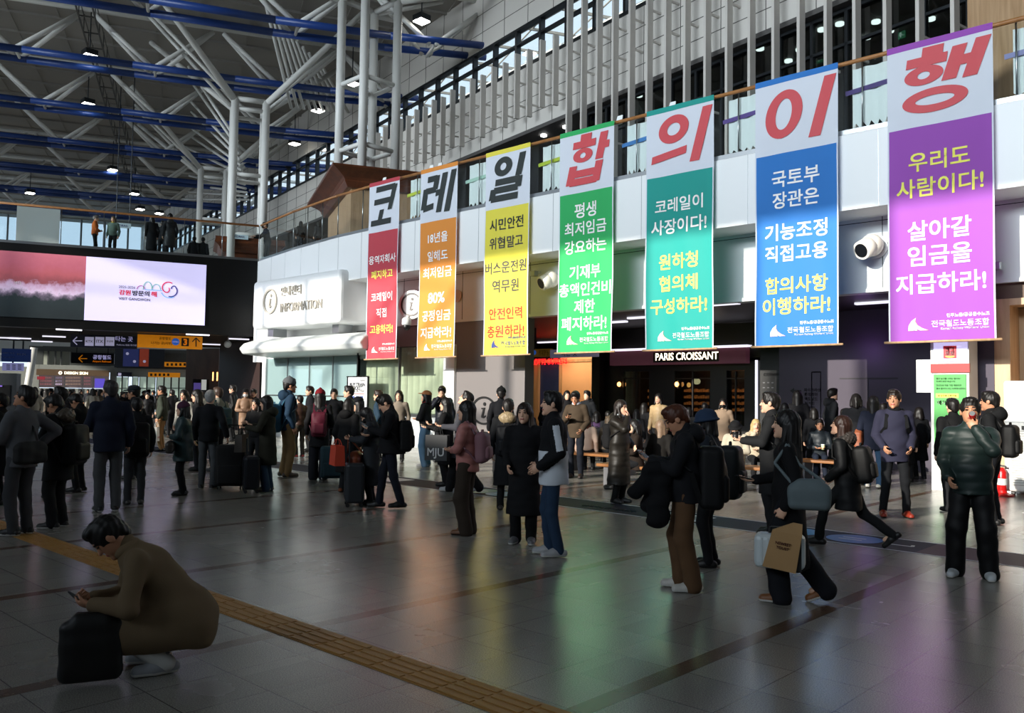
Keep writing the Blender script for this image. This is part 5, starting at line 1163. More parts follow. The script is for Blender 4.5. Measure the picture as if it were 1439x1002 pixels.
    for sg in (-1, 1):
        sh, el, wr = arms[sg]; B.cone(sh, el, .045 * s, .037 * s, .03).cone(el, wr, .036 * s, .026 * s, .01)
        dv = nrm(wr - el); spec = la if sg < 0 else ra; hold = lhold if sg < 0 else rhold
        nn = -rx * sg if spec in ('down', 'pull', 'swing', 'swingb', 'hip', 'pocket', 'back') else (np.array((0, 0, 1.0)) if spec in ('phone', 'low', 'front', 'fold', 'hold', 'knee', 'rail') else -fy)
        nn = nrm(nn - dv * nn.dot(dv)); th = np.cross(dv, nn) * sg
        pc_ = wr + dv * .045 * s; J[sg] = (wr + dv * .09 * s, dv, nn, th)
        B.ell(pc_, A(.042, .054, .017), np.stack([th, dv, nn], 1), .012)
        fr = max(.0078 * s, hb * .72)
        for i, (o_, L) in enumerate(((.031, .066), (.011, .075), (-.01, .07), (-.03, .055))):
            b0 = wr + dv * .085 * s + th * o_ * s; c1 = hold * (.9 + .08 * i); d1 = dv * math.cos(c1) + nn * math.sin(c1); b1 = b0 + d1 * L * .55 * s; d2 = dv * math.cos(2.1 * c1) + nn * math.sin(2.1 * c1)
            B.cone(b0, b1, fr * 1.1, fr, .006).cone(b1, b1 + d2 * L * .5 * s, fr, fr * .85, .003)
        t0 = wr + dv * .025 * s + th * .026 * s; t1 = t0 + nrm(dv * .7 + th * .65 + nn * .25) * .042 * s
        B.cone(t0, t1, fr * 1.3, fr * 1.15, .012).cone(t1, t1 + nrm(dv * .9 + th * .05 + nn * (.25 + hold * .5)) * .034 * s, fr * 1.1, fr * .9, .004)
        hip, kn, an, fo, fz = feet[sg]; B.cone(hip, kn, .07 * s, .048 * s, .03).cone(kn, an, .048 * s, .033 * s, .02)
        fd = foot_dir(fo, fz); B.cone(an - np.array((0, 0, .035)) * s * (fz <= .05), an - np.array((0, 0, .045)) * s * (fz <= .05) + fd * .11 * s, .034 * s, .028 * s, .02)
    def face(c):
        q = (c - hc0) @ HM / (s * 1.07); m = np.zeros(len(c), int); fr = q[:, 1] > .05; ax = np.abs(q[:, 0])
        m[fr & (np.abs(q[:, 2] + .06) < .0085) & (ax < .024)] = 1
        m[fr & (((ax - .031) / .0145) ** 2 + ((q[:, 2] - .013) / .0068) ** 2 < 1)] = 2
        m[fr & (np.abs(q[:, 2] - .036 + (ax - .03) * .1) < .006) & (ax > .013) & (ax < .05)] = 3
        return m
    sdf_mesh('body', B, [SKIN[sk], LIP, EYE, BROW], t, None if noface else face)
    ph = (abs(w[0]) * 7.3 + abs(w[1]) * 3.1) % 6.28
    fold = lambda x, y, z: .0035 * np.sin(38 * z + 9 * x + ph) * np.sin(17 * x + 11 * y + ph) + .004 * np.sin(15 * z - 21 * y + 13 * x + ph)
    # ---- trousers
    T = Field(lo, hi, hcl)
    rh, rk, r_a = .088 * s * (.7 + .3 * pw), .066 * s * pw, .056 * s * (pw if pw < 1.25 else pw * 1.12)
    T.ell(pel + u * .03 * s, A(.155, .115, .13), TR, .03)
    for sg in (-1, 1):
        hip, kn, an, fo, fz = feet[sg]; lowp = an + nrm(an - kn) * .02 * s * (1 if pw < 1.2 else 1.6); T.cone(hip, kn, rh, rk, .035).cone(kn, lowp, rk, r_a, .03)
    hz_ = {'mid': -.22, 'coat': -.46, 'long': -.62}.get(top, 0) if hem is None else hem
    (T.cut(pel + u * .16 * s, u) if not (crouch or seat) else None) if (hz_ > -.15 or crouch or seat or legs or step > .2) else T.cut(pel + np.array((0, 0, (hz_ + .1) * s)), (0, 0, 1)); T.disp(fold)
    if not skin_legs: sdf_mesh('trousers', T, fabric(pc), t)
    # ---- shoes
    for sg in (-1, 1):
        hip, kn, an, fo, fz = feet[sg]; fd = foot_dir(fo, fz)
        up_ = nrm(np.cross(np.cross(fd, np.array((0, 0, 1.0))), fd)); base = an - up_ * .082 * s
        S = Field(np.minimum(an, an + fd * .2 * s) - .16 * s, np.maximum(an, an + fd * .2 * s) + .16 * s, hb)
        S.cone(base + fd * -.055 * s + up_ * .04 * s, base + fd * .05 * s + up_ * .05 * s, .042 * s, .045 * s, .02).cone(base + fd * .05 * s + up_ * .035 * s, base + fd * .155 * s + up_ * .03 * s, .047 * s, .04 * s, .03).cone(an + up_ * .02, base + up_ * .05 * s, .042 * s, .045 * s, .02)
        S.cut(base + up_ * .003, -up_)
        sdf_mesh('shoe', S, [M('shoe' + shoe, shoe, .5, noise=.1), RUBBER if sole == 'w' else RUBK], t, lambda c, b_=base, u_=up_: (((c - b_) @ u_) < .024 * s).astype(int))
    # ---- upper garment
    b_ = bulk; G = Field(lo, hi, hcl)
    hemz = {'jacket': -.02, 'sweater': -.0, 'mid': -.22, 'coat': -.46, 'long': -.62}.get(top, -.02) if hem is None else hem
    G.ell(pel + u * .37 * s, A(.178 * b_, .128 * b_, .22), TW, .04).ell(pel + u * .14 * s, A(.165 * b_, .138 * b_, .2), TR, .06)
    for sg in (-1, 1): G.ell(arms[sg][0] - rx * sg * .012 * s, A(.056, .058, .055), None, .06)
    G.cone(neck - u * .08 * s, neck - u * .0 * s, .1 * s, .07 * s, .04)
    if collar: G.cone(neck - u * .02 * s, neck + u * .055 * s + fwd * .01, .072 * s, .068 * s, .015)
    if hemz < -.05 and not crouch:
        hw = (.152 + .05 * min(1, -hemz / .45)) * b_ * s + .02 * max(0, pw - 1) + (.02 if step > .2 else 0); bot = np.array((0, -.01 - (.04 if seat else 0), zp + hemz * s)); G.cone(pel + u * .1 * s, bot, .165 * s * b_, hw, .05, flat=((0, 1, 0), 1.2))
        if step > .2: G.cone(pel, bot + (0, .2 * step, 0), .14 * s, .15 * s, .05); G.cone(pel, bot - (0, .24 * step, 0), .14 * s, .15 * s, .05)
        G.cut(bot, (0, 0, -1))
    elif crouch:
        G.cone(pel + u * .34 * s - fy * .03, pel + u * .02 * s - fy * .03, .135 * s, .17 * s, .08, flat=((1, 0, 0), .85)); G.cone(np.array((0, -.06, .31)) * s, np.array((0, .27, .33)) * s, .2 * s, .17 * s, .08, flat=((1, 0, 0), .85))
        for sg in (-1, 1): hip, kn, an, fo, fz = feet[sg]; G.cone(hip, hip + (kn - hip) * .82, .13 * s, .1 * s, .07); G.cone(np.array((sg * .1, -.1, .24)) * s, np.array((sg * .13, .28, .26)) * s, .14 * s, .12 * s, .06)
        G.cut((0, 0, .155 * s), (0, -.02, -1))
    else:
        G.ell(pel + u * .02 * s, A(.168 * b_, .128 * b_, .1), TR, .04); G.cut(pel + u * hemz * s, -u)
    rs = .062 * s * b_ ** .8
    ARMF = Field(lo, hi, hcl)
    for sg in (-1, 1):
        sh, el, wr = arms[sg]; we = wr - nrm(wr - el) * .012 * s
        for Q in (G,): Q.cone(sh, el, rs * 1.12, rs * .98, .03).cone(el, we, rs * .98, rs * .76, .012)
    G.disp(fold)
    if puff: G.disp(lambda x, y, z: -puff * (np.abs(np.sin(z * math.pi / .085 + .15 * np.sin(7 * x + 5 * y))) - .5))
    mats_ = [fabric(tc, .45 if puff else .85)] + ([fabric(t2)] if t2 else [])
    pk = None
    if t2 and panel is not None: pk = lambda c: panel(c, J).astype(int)
    sdf_mesh({'coat': 'coat', 'long': 'coat', 'mid': 'coat', 'sweater': 'sweater'}.get(top, 'jacket'), G, mats_, t, pk)
    if hood:
        K = Field(hc0 - .4, hc0 + .4, hcl); c = neck - fwd * .095 * s + u * .0 * s
        K.ell(c, A(.13, .085, .1), TR, .02).cone(neck - fwd * .06 + rx * .1 * s, neck + fwd * .055 + rx * .075 * s, .045 * s, .035 * s, .03).cone(neck - fwd * .06 - rx * .1 * s, neck + fwd * .055 - rx * .075 * s, .045 * s, .035 * s, .03)
        if hood.startswith('fur'):
            K.disp(lambda x, y, z: .012 * np.sin(130 * x + 40 * z) * np.sin(120 * y + 60 * x) * np.sin(110 * z)); sdf_mesh('fur_trim', K, hairm('#' + hood[3:]), t)
        else: K.disp(fold); sdf_mesh('hood', K, fabric(tc), t)
    if scarf:
        K = Field(hc0 - .35, hc0 + .35, hb); K.ell(neck + u * .03 * s + fwd * .012, A(.09, .088, .055), TR, .02); K.disp(fold); sdf_mesh('scarf', K, fabric(scarf), t)
    # ---- hair, hats, mask
    L_ = Field(hc0 - A(.22, .28, .62), hc0 + A(.22, .22, .26), hb)
    if hair != 'none':
        L_.ell(Hd(0, -.012, .036), AH(.087, .106, .1), HM, .01)
        if hair == 'short': L_.ell(Hd(0, .045, .105), AH(.062, .05, .03), HM, .03); L_.ell(Hd(0, -.075, -.02), AH(.06, .035, .06), HM, .02)
        L_.ell(Hd(0, .118, -.055 if hair != 'bang' else -.06), AH(.074, .088, .112 if hair != 'bang' else .1), HM, .012, True)
        if hair in ('short', 'grey'):
            L_.cone(Hd(.11, .0, -.1), Hd(.11, .05, .0), .05 * s, .035 * s, .01, True).cone(Hd(-.11, .0, -.1), Hd(-.11, .05, .0), .05 * s, .035 * s, .01, True); L_.cut(Hd(0, 0, -.062), HM @ np.array((0, .3, -1)))
        dn = np.array((0, 0, -1.0)) if not hp > 35 else nrm(HM @ np.array((0, 0, -1.0)) + (0, 0, -1.0))
        ln = {'bob': .14, 'long': .4, 'bang': .4, 'xlong': .46, 'tail': .1}.get(hair, 0) * s
        if ln:
            bk = Hd(0, -.06, .0)
            L_.cone(bk, bk + dn * ln - fwd * .03, .078 * s, .06 * s, .03, flat=((HM @ np.array((0, 1.0, 0))), 1.2))
            for e in (-1, 1): L_.cone(Hd(e * .07, .0, .0), Hd(e * .078, .005, 0) + dn * ln * .85 + fwd * .03, .024 * s, .022 * s, .03); L_.cone(Hd(e * .072, -.04, .0), Hd(e * .085, -.05, 0) + dn * ln * .95, .035 * s, .03 * s, .03)
        if hair == 'tail': L_.cone(Hd(0, -.1, .05), Hd(0, -.16, -.12), .035 * s, .02 * s, .02)
        L_.disp(lambda x, y, z: .0035 * np.sin(140 * x + 20 * z) * np.sin(120 * y + 15 * z))
        sdf_mesh('hair', L_, hairm(hc), t)
    if hat:
        K = Field(hc0 - .3 * s, hc0 + .32 * s, hb); hm_ = fabric(hatc)
        if hat == 'beanie': K.ell(Hd(0, -.012, .055), AH(.096, .114, .1), HM, .01); K.cut(Hd(0, 0, .03), HM @ np.array((0, -.25, -1))); K.cone(Hd(0, -.012, .155), Hd(0, -.012, .16), .03 * s, .02 * s, .02)
        elif hat == 'cap': K.ell(Hd(0, -.012, .055), AH(.095, .112, .088), HM, .01); K.cut(Hd(0, 0, .045), HM @ np.array((0, -.1, -1))); K.ell(Hd(0, .125, .048), AH(.075, .075, .01), HM @ rot('x', -.15), .012)
        elif hat == 'bucket': K.ell(Hd(0, -.012, .06), AH(.1, .116, .085), HM, .01); K.cut(Hd(0, 0, .05), HM @ np.array((0, 0, -1))); K.cone(Hd(0, -.012, .045), Hd(0, -.012, .02), .12 * s, .15 * s, .02, flat=(HM @ np.array((0, 0, 1.0)), 4.5))
        sdf_mesh({'beanie': 'beanie', 'cap': 'cap', 'bucket': 'hat'}[hat], K, hm_, t)
    if mask:
        K = Field(hc0 - .2 * s, hc0 + .2 * s, hb); K.ell(Hd(0, .04, -.055), AH(.069, .082, .052), HM, .01); K.cut(Hd(0, .03, 0), HM @ np.array((0, -1, 0)))
        sdf_mesh('face_mask', K, fabric(mask), t)
    J['M'] = Matrix.Translation((w[0], w[1], t.location.z)) @ Matrix.Rotation(rz, 4, 'Z'); J['rz'] = rz; J['d'] = dd
    J['W'] = lambda p: np.array(J['M'] @ Vector([float(q) for q in p]))
    return J
# ---------------------------------------------------------------- things people carry
def carried(J, name, label, cat, p):
    t = thing(name, label, cat, J['W'](p), None, J['rz']); return t
def phone(J, sg, label, tilt=.5):
    c, dv, nn, th = J[sg]; c = c + nn * .022 * J['s']; t = carried(J, 'phone', label, 'phone', c)
    u = nrm(dv * math.cos(tilt) + nn * .3); b = MB(); b.bar(-u * .06, u * .085, .072, .009, up=nn); b.build('case', BLACK, t, local=True); b = MB(); b.bar(-u * .056 + nn * .006, u * .081 + nn * .006, .064, .002, up=nn); b.build('screen', M('phone_screen', '#3f4650', .2, emit=.08), t, local=True)
def backpack(J, label, col, w=.30, h=.44, dp=.17, col2=None, sag=0):
    s = J['s']; u, fy, rx = J['u'], J['fy'], J['rx']; c = J['neck'] - u * (.12 + h * .5 + sag) * s - fy * (.125 + dp * .5) * s
    t = carried(J, 'backpack', label, 'backpack', c); m = fabric(col, .6); m2 = fabric(col2 or col, .55)
    R3 = np.stack([rx, fy, u], 1); h_ = .012; F_ = Field(np.full(3, -.38), np.full(3, .38), h_)
    F_.rbox((0, 0, 0), (w / 2, dp / 2, h / 2), .06, R3).ell(-fy * .02, (w * .46, dp * .58, h * .44), R3, .03); F_.disp(lambda x, y, z: .004 * np.sin(26 * z + 9 * x) * np.sin(19 * x)); sdf_mesh('body', F_, m, t)
    F_ = Field(np.full(3, -.34), np.full(3, .34), h_); q = -fy * dp * .48 - u * h * .16; F_.rbox(q, (w * .38, .05, h * .22), .04, R3); sdf_mesh('front_pocket', F_, m2, t)
    for e in (-1, 1):
        o = J['neck'] - c; pts = [fy * dp * .45 + rx * e * .1 * s + u * h * .42, o + rx * e * .1 * s + u * .035 * s - fy * .03, o + rx * e * .12 * s + fy * .10 * s - u * .06 * s, o + rx * e * .14 * s + fy * .115 * s - u * .22 * s, o + rx * e * .2 * s - u * .34 * s - fy * .04, rx * e * w * .4 + fy * dp * .4 - u * h * .4]
        b = MB(); [b.bar(p, q, .05, .012, up=fy if k in (2, 3) else u + fy * .3) for k, (p, q) in enumerate(zip(pts[:-1], pts[1:]))]; b.build('strap', m, t, local=True)
    b = MB(); b.tube([u * h * .5 - rx * .04, u * h * .56 - rx * .03, u * h * .56 + rx * .03, u * h * .5 + rx * .04], .01, 6); b.build('grab_loop', m, t, local=True)
    return t
def shopping_bag(J, sg, label, col, w=.3, h=.32, dp=.12, name='paper_bag', text=None, tcol=None, yaw=0.0, handle=.16, at_=None, tm=None):
    c = (J[sg][0] if at_ is None else at_); t = carried(J, name, label, 'bag', c - (0, 0, handle + h)); t.rotation_euler = (0, 0, J['rz'] + yaw)
    m = M('bag' + col, col, .6, noise=.06); b = MB(); b.add([(x * w / 2 * k, y * dp / 2 * k2, z) for z, k, k2 in ((0, 1, 1), (h, .98, .8)) for x, y in ((-1, -1), (1, -1), (1, 1), (-1, 1))], [(3, 2, 1, 0), (0, 1, 5, 4), (1, 2, 6, 5), (2, 3, 7, 6), (3, 0, 4, 7)]); b.build('body', m, t, local=True)
    for y in (-dp * .35, dp * .35): b = MB(); b.tube([(-w * .2, y, h - .01), (-w * .12, y * .5, h + handle * .8), (0, 0, h + handle), (w * .12, y * .5, h + handle * .8), (w * .2, y, h - .01)], .006, 6); b.build('handle', m, t, local=True)
    if text:
        for y, ux in ((-dp / 2 - .004, (1, 0, 0)), (dp / 2 + .004, (-1, 0, 0))):
            v, f, s_ = glyphs(text, .02, 0); k = w * .75 / s_[0]; mb = MB(); mb.add([((p[0] - s_[0] / 2) * k * ux[0], y, h * .28 + (p[1] - s_[1] / 2) * k) for p in v], f); mb.build('bag_text', tcol, t, local=True)
    return t
def soft_bag(J, c, label, col, r=(.2, .09, .16), name='shoulder_bag', strap=None, rough=.5, yaw=0.0):
    t = carried(J, name, label, 'bag', c); t.rotation_euler = (0, 0, J['rz'] + yaw); F_ = Field(-np.array(r) * 1.5 - .03, np.array(r) * 1.5 + .03, .011)
    rr = np.array(r); F_.rbox((0, 0, -r[2] * .12), rr * (1, 1, .88), rr.min() * .75, np.eye(3), .03); F_.rbox((0, 0, r[2] * .3), rr * (.82, .6, .7), rr.min() * .5, np.eye(3), .05); F_.disp(lambda x, y, z: .005 * np.sin(30 * x + 20 * z) * np.sin(25 * z - 14 * x)); sdf_mesh('body', F_, M('leather' + col, col, rough, noise=.12), t)
    if strap is not None:
        b = MB(); iv = Matrix.Rotation(-yaw, 3, 'Z'); pts = [np.array(iv @ Vector([float(e) for e in (np.array(p) - c)])) for p in strap]
        b.tube(pts, .013, 8); b.build('strap', M('leather' + col, col, rough), t, local=True)
    return t
def suitcase(w, label, col, rz=0.0, wd=.42, h=.62, dp=.26, handle=.36, soft=False, name='suitcase', tag_=None):
    t = thing(name, label, 'suitcase', w, 'suitcases', rz); m = M('case' + col, col, .35 if not soft else .8, noise=.08)
    MB().box(-wd / 2, -dp / 2, .06, wd / 2, dp / 2, h).build('shell', m, t, local=True, bevel=.05)
    if not soft:
        b = MB(); [b.box(-wd / 2 + .05 + i * (wd - .1) / 6, -dp / 2 - .006, .12, -wd / 2 + .07 + i * (wd - .1) / 6, dp / 2 + .006, h - .06) for i in range(7)]; b.build('shell_ridge', m, t, local=True)
    else: MB().box(-wd * .4, -dp / 2 - .04, .1, wd * .4, -dp / 2 + .02, h * .55).build('front_pocket', m, t, local=True, bevel=.03)
    for x in (-1, 1):
        for y in (-1, 1): b = MB(); b.cyl((x * wd * .38 - .012, y * dp * .36, .03), (x * wd * .38 + .012, y * dp * .36, .03), .03, 12); b.build('wheel', RUBK, t, local=True)
    if handle: b = MB(); b.tube([(-.09, dp * .3, h - .02), (-.09, dp * .3, h + handle), (.09, dp * .3, h + handle), (.09, dp * .3, h - .02)], .011, 8); b.build('pull_handle', STEELD, t, local=True)
    if tag_: MB().box(wd / 2 + .01, -.06, h * .35, wd / 2 + .02, .06, h * .55).build('luggage_tag', M('tag' + tag_, tag_, .5), t, local=True)
    return t
# ================================================================ the people of the photograph
G1 = 'people standing in the concourse'
# -- crouching man
J = person(px=246, py=937, h=1.62, f=268, label='crouching man in a tan trench coat looking down at a phone', group=G1, crouch=True, drop=.6, pitch=32, hp=20, la=((-.03, .29, -.1), (.6, -.3, -1)), ra=((-.1, .29, -.1), (.6, -.3, -1)), top='coat', tc='#6e5d46', legs=[(-.13, .07, 0, -6), (.13, .11, 0, 8)], pc='#c2c2bd', shoe='#8f9296', sole='w', hc='#0d0b0a', lhold=.9, rhold=.9, sk='tan', scarf='#75634b')
phone(J, -1, 'black smartphone held by the crouching man in the tan coat')
c = np.array((-.17, .46, .215)); soft_bag(J, c, 'black briefcase hanging from the crouching man, resting on the floor', '#0b0b0c', (.06, .17, .2), 'briefcase', [c + (0, -.1, .16), J[-1][0] + np.array((0, .0, -.06)), c + (0, .1, .16)])
# -- left group
J = person(px=26, py=752, h=546, f=318, label='man in a grey knitted top seen from behind, looking up, black bag across his back', group=G1, top='mid', hem=-.12, tc='#55565a', pc='#3c3d40', hy=-25, hp=-18, ra='hip', la='front', shoe='#151515', sole='w', sk='tan', bulk=1.05, pw=1.1)
c = J['pel'] + np.array((-.1, -.24, .06)) * J['s']; soft_bag(J, c, 'black messenger bag worn across the back of the man in grey', '#0a0a0b', (.2, .07, .13), 'messenger_bag', [c + (.1, 0, .1), J['neck'] + np.array((.02, -.13, -.18)), J['neck'] + np.array((-.08, -.03, .0)), J['neck'] + np.array((-.12, .13, -.15))], .8)
J = person(px=78, py=742, h=554, f=305, label='person in a black parka with fur hood and backpack looking down', group=G1, top='mid', hem=-.3, tc='#101114', hood='fur#4d453b', pc='#17181a', hp=30, la='front', ra='front', shoe='#131313', sole='w', sk='tan', bulk=1.12, pw=1.15)
backpack(J, 'black backpack on the person in the fur hooded parka', '#0c0c0d', .32, .5, .2, '#15140f')
person(px=6, d=12.6, h=556, f=285, label='person in black at the left edge of the photograph behind the man in grey', group=G1, top='coat', tc='#0c0c0e', sk='tan')
person(px=86, d=13.6, h=546, f=285, label='man in dark navy looking up, between the fur hood parka and the yellow jacket', group=G1, tc='#151b28', hp=-14, sk='tan')
J = person(px=150, py=719, h=537, f=350, label='broad man in a navy jacket and grey trousers seen from behind', group=G1, tc='#141a2b', pc='#4a4b4d', hc='#2f2e2e', hair='short', bulk=1.16, hem=-.12, la='front', ra='down', shoe='#151515', sole='w', pw=1.12, hy=-8)
J = person(px=117, d=14.4, h=553, f=300, label='man in black bending over his phone, left of the broad man in navy', group=G1, top='mid', tc='#0d0d10', hp=35, la='phone', ra='phone', sk='tan'); phone(J, -1, 'phone held by the man in black left of the navy jacket')
J = person(px=188, py=709, h=561, f=355, label='man in a dark jacket with backpack close behind the broad man in navy', group=G1, tc='#101216', pc='#2e3033', bulk=1.05, hem=-.15, shoe='#3a3733')
backpack(J, 'large black backpack on the man beside the navy jacket', '#08080a', .33, .52, .22)
def bands(c, J):
    z = (c - J['pel']) @ J['u'] / J['s']; return ((z > .40) & (z < .435)) | ((z > .22) & (z < .255))
J = person(px=192, d=16.6, h=543, f=300, label='security officer in a black cap and jacket with pale reflective bands', group=G1, tc='#101217', t2='#a9adb0', panel=bands, hat='cap', hatc='#141a26', sk='tan', hem=-.12)
J = person(px=226, py=634, h=543, f=285, label='man in an olive jacket and tan trousers holding a white paper bag', group=G1, tc='#343a31', pc='#94714a', scarf='#101010', sk='tan', shoe='#15161a', hem=-.1)
shopping_bag(J, -1, 'white paper bag with red print held by the man in the olive jacket', '#d9d6d0', .34, .4, .14, text='BAKERY', tcol=INKS)
person(px=262, d=21, h=549, f=215, label='woman in a pale grey jacket with glasses behind the plum beret', group=G1, tc='#8f8d86', hair='long', sk='fair')
J = person(px=255, py=696, h=567, f=275, label='short elderly woman in a plum beret and dark green padded coat', group=G1, top='mid', hem=-.27, tc='#27393b', puff=.003, bulk=1.22, pc='#0d0d0f', hat='beanie', hatc='#44243a', hair='bob', la='front', ra='front', shoe='#141414', sk='fair')
soft_bag(J, J['pel'] + np.array((-.2, .18, .0)), 'small dark handbag at the front of the woman in the plum beret', '#2a241f', (.12, .06, .1), 'handbag')
J = person(px=291, py=687, h=550, f=12, label='grey haired man in a black top and grey trousers, seen from behind, pulling a suitcase', group=G1, top='sweater', hem=-.08, tc='#0f1014', pc='#4c4f52', hc='#8d8d8b', ra='pull', shoe='#101010', sole='w', collar=False, bulk=1.05)
w = atz(324, 687); suitcase(w, 'large black soft suitcase pulled by the grey haired man', '#0d0d0f', J['rz'], .5, .78, .32, .34, True)
J = person(px=309, d=18.4, h=545, f=320, label='man in a light khaki jacket behind the grey haired man', group=G1, tc='#7c7a70', hc='#3a2a22'); backpack(J, 'teal backpack on the man in the khaki jacket', '#1f3a40')
person(px=282, d=18.6, h=548, f=275, label='young man in black with a thick fringe left of the grey haired man', group=G1, tc='#0e0f12', hp=10, hair='bang')
person(px=330, d=30, h=541, f=285, label='tall figure in black against the brown wall', group=G1, top='coat', tc='#08080a')
person(px=343, py=629, h=547, f=182, label='woman in a white mask, black cap and quilted beige coat', group=G1, top='coat', hem=-.36, tc='#9a7a62', puff=.003, hat='cap', hatc='#0e0e10', mask='#e6e6e6', la='front', ra='front', hair='bob', pc='#101010', sk='fair')
person(px=359, d=27, h=547, f=200, label='man in black with one hand raised to his ear by the information counter', group=G1, tc='#0d0e12', ra='ear', sk='fair')
J = person(px=374, py=690, h=557, f=288, label='woman in a long olive coat and blue jeans holding a patterned tote', group=G1, top='coat', hem=-.44, tc='#2b2a21', hair='long', hood='plain', la='hold', ra='phone', pc='#33475e', pw=1.3, shoe='#8a8578', hp=10)
shopping_bag(J, -1, 'dark patterned tote bag with a blue cloth, held by the woman in olive', '#3b352f', .34, .3, .14, 'tote_bag', handle=.12)
w = atz(352, 692); suitcase(w, 'dark navy suitcase with a white tag beside the woman in olive', '#15181f', J['rz'] + .4, .42, .62, .26, .3, tag_='#c9c9c9')
person(px=363, d=17, h=561, f=215, label='woman in black with a phone, half hidden behind the olive coat', group=G1, tc='#101012', hair='long', ra='phone', sk='fair')
J = person(px=402, py=670, h=533, f=72, label='tall man in a grey beanie, blue hooded jacket and tan trousers', group=G1, tc='#182f44', pc='#7a6240', hat='beanie', hatc='#5a5d60', hood='plain', sk='tan', hem=-.1, pw=1.15, shoe='#4a3f35', hy=5, stance=.14)
backpack(J, 'large teal hiking backpack on the tall man in blue', '#2f5a70', .34, .58, .24)
person(px=420, py=643, h=556, f=335, label='person in a brown puffer jacket, dark trousers and red shoes', group=G1, tc='#3a2820', puff=.005, pc='#3a352e', shoe='#a02a24', sole='w')
person(px=438, d=25.2, h=543, f=255, label='man in black standing at the information counter, head turned left', group=G1, tc='#121317', sk='fair')
J = person(px=447, py=674, h=549, f=2, label='long haired woman in a red beanie seen from behind with a maroon backpack', group=G1, top='mid', hem=-.28, tc='#101013', hat='beanie', hatc='#6a0f18', hair='long', pc='#1d1e24', pw=1.45, shoe='#cfcfcb', sole='w', scarf='#7a1420')
backpack(J, 'maroon backpack on the woman in the red beanie', '#4d1324', .3, .5, .18)
w = atz(468, 676); suitcase(w, 'dark teal soft suitcase beside the woman with the maroon backpack', '#12313a', J['rz'] + .1, .5, .68, .28, .34, True)
person(px=487, py=692, h=561, f=40, label='long haired woman in a black padded coat seen from behind', group=G1, top='long', hem=-.54, tc='#0c0c0e', hair='xlong', puff=.003, shoe='#7d4322', hood='plain', bulk=1.1)
person(px=493, d=20.6, h=543, f=275, label='man in a black coat, in profile in front of the poster', group=G1, tc='#111216', sk='fair')
person(px=471, d=22, h=547, f=185, label='man in a dark jacket facing the camera left of the poster', group=G1, tc='#16161a', sk='fair')
person(px=508, d=15.6, h=559, f=275, label='woman in a black cap behind the woman with the orange bag', group=G1, tc='#0f1014', hat='cap', hatc='#0c0e14', hair='long', hp=12)
J = person(px=520, py=709, h=571, f=283, label='long haired woman in a charcoal long coat looking into an orange bag', group=G1, top='long', hem=-.58, tc='#2c2f33', hair='long', hp=38, mask='#101010', la='hold', ra='hold', shoe='#101010', lhold=1.2)
shopping_bag(J, -1, 'bright orange paper bag held by the woman in the charcoal coat', '#c8442a', .36, .3, .16, at_=J[-1][0] + np.array((-.1, .1, .0)), handle=.1, yaw=.5)
soft_bag(J, J[-1][0] + np.array((.06, -.14, -.36)), 'brown leather shoulder bag beside the orange paper bag', '#7c3a1e', (.19, .1, .17), 'leather_bag', [J[-1][0] + np.array((.06, -.02, -.22)), J[-1][0] + np.array((.0, -.04, .02)), J[-1][0] + np.array((.06, -.26, -.22))])
w = atz(497, 711); suitcase(w, 'dark grey ridged hard suitcase standing below the orange bag', '#2a2d31', J['rz'] + .3, .46, .66, .28, .3)
J = person(px=546, py=714, h=553, f=268, label='young man in a black jacket and navy trousers typing on a phone', group=G1, tc='#0f0f12', pc='#141722', hp=33, la='phone', ra='low', bulk=1.08, shoe='#0a0a0a', stance=.08, step=.32, hem=-.1, sk='fair')
phone(J, -1, 'phone in the hand of the young man in black and navy'); backpack(J, 'black backpack on the young man typing on his phone', '#0a0a0c', .3, .48, .2)
person(px=562, d=22, h=549, f=190, label='long haired woman in a patterned beige jacket before the vertical blinds', group=G1, tc='#7d7265', hair='long', sk='fair')
person(px=534, d=22, h=549, f=285, label='man in a dark blue jacket behind the young man typing', group=G1, tc='#223646', hc='#2a1d16')
J = person(px=597, py=656, h=550, f=290, label='woman in a tan cap, black jacket and pale wide jeans', group=G1, tc='#1b1b1e', hem=-.06, pc='#52708a', pw=1.35, hat='cap', hatc='#9a6540', hp=-10, hair='bob', scarf='#7a1a1e', shoe='#b5b5b2', sole='w', la='front', ra='front', sk='fair')
person(px=623, d=22, h=542, f=192, label='man in a dark padded jacket with a hand at his mouth', group=G1, tc='#171a22', puff=.004, ra='mouth', hp=22)
J = person(px=629, d=16.2, h=560, f=284, label='woman with black hair and long black coat holding up a phone', group=G1, top='coat', hem=-.5, tc='#0b0b0d', hair='long', la='hold', ra='phone', sk='fair', scarf='#0d0d0f'); phone(J, -1, 'phone held up by the woman in the long black coat')
J = person(px=650, py=692, h=549, f=277, label='man in a grey coat staring upwards, striding with a shopping bag', group=G1, top='mid', hem=-.3, tc='#3a3b41', hp=-28, pc='#101012', pw=1.35, shoe='#a5a7a8', sole='w', step=.5, lift=.05, drop=.03, la='hold', ra='down', sk='fair')
shopping_bag(J, -1, 'black shopping bag with white letters held by the man staring up', '#1b1d20', .42, .44, .16, text='MJU', tcol=INK, yaw=1.3)
J = person(px=655, py=751, h=565, f=287, label='long haired woman in a pink puffer jacket and brown wide trousers', group=G1, tc='#a96f69', puff=.006, hair='xlong', pc='#332a22', pw=1.5, shoe='#6d4528', la='front', ra='front', bulk=1.02, hem=-.1, hc='#0e0b0a', sk='fair')
backpack(J, 'dusty pink backpack on the woman in the pink puffer', '#7c5860', .26, .38, .15)
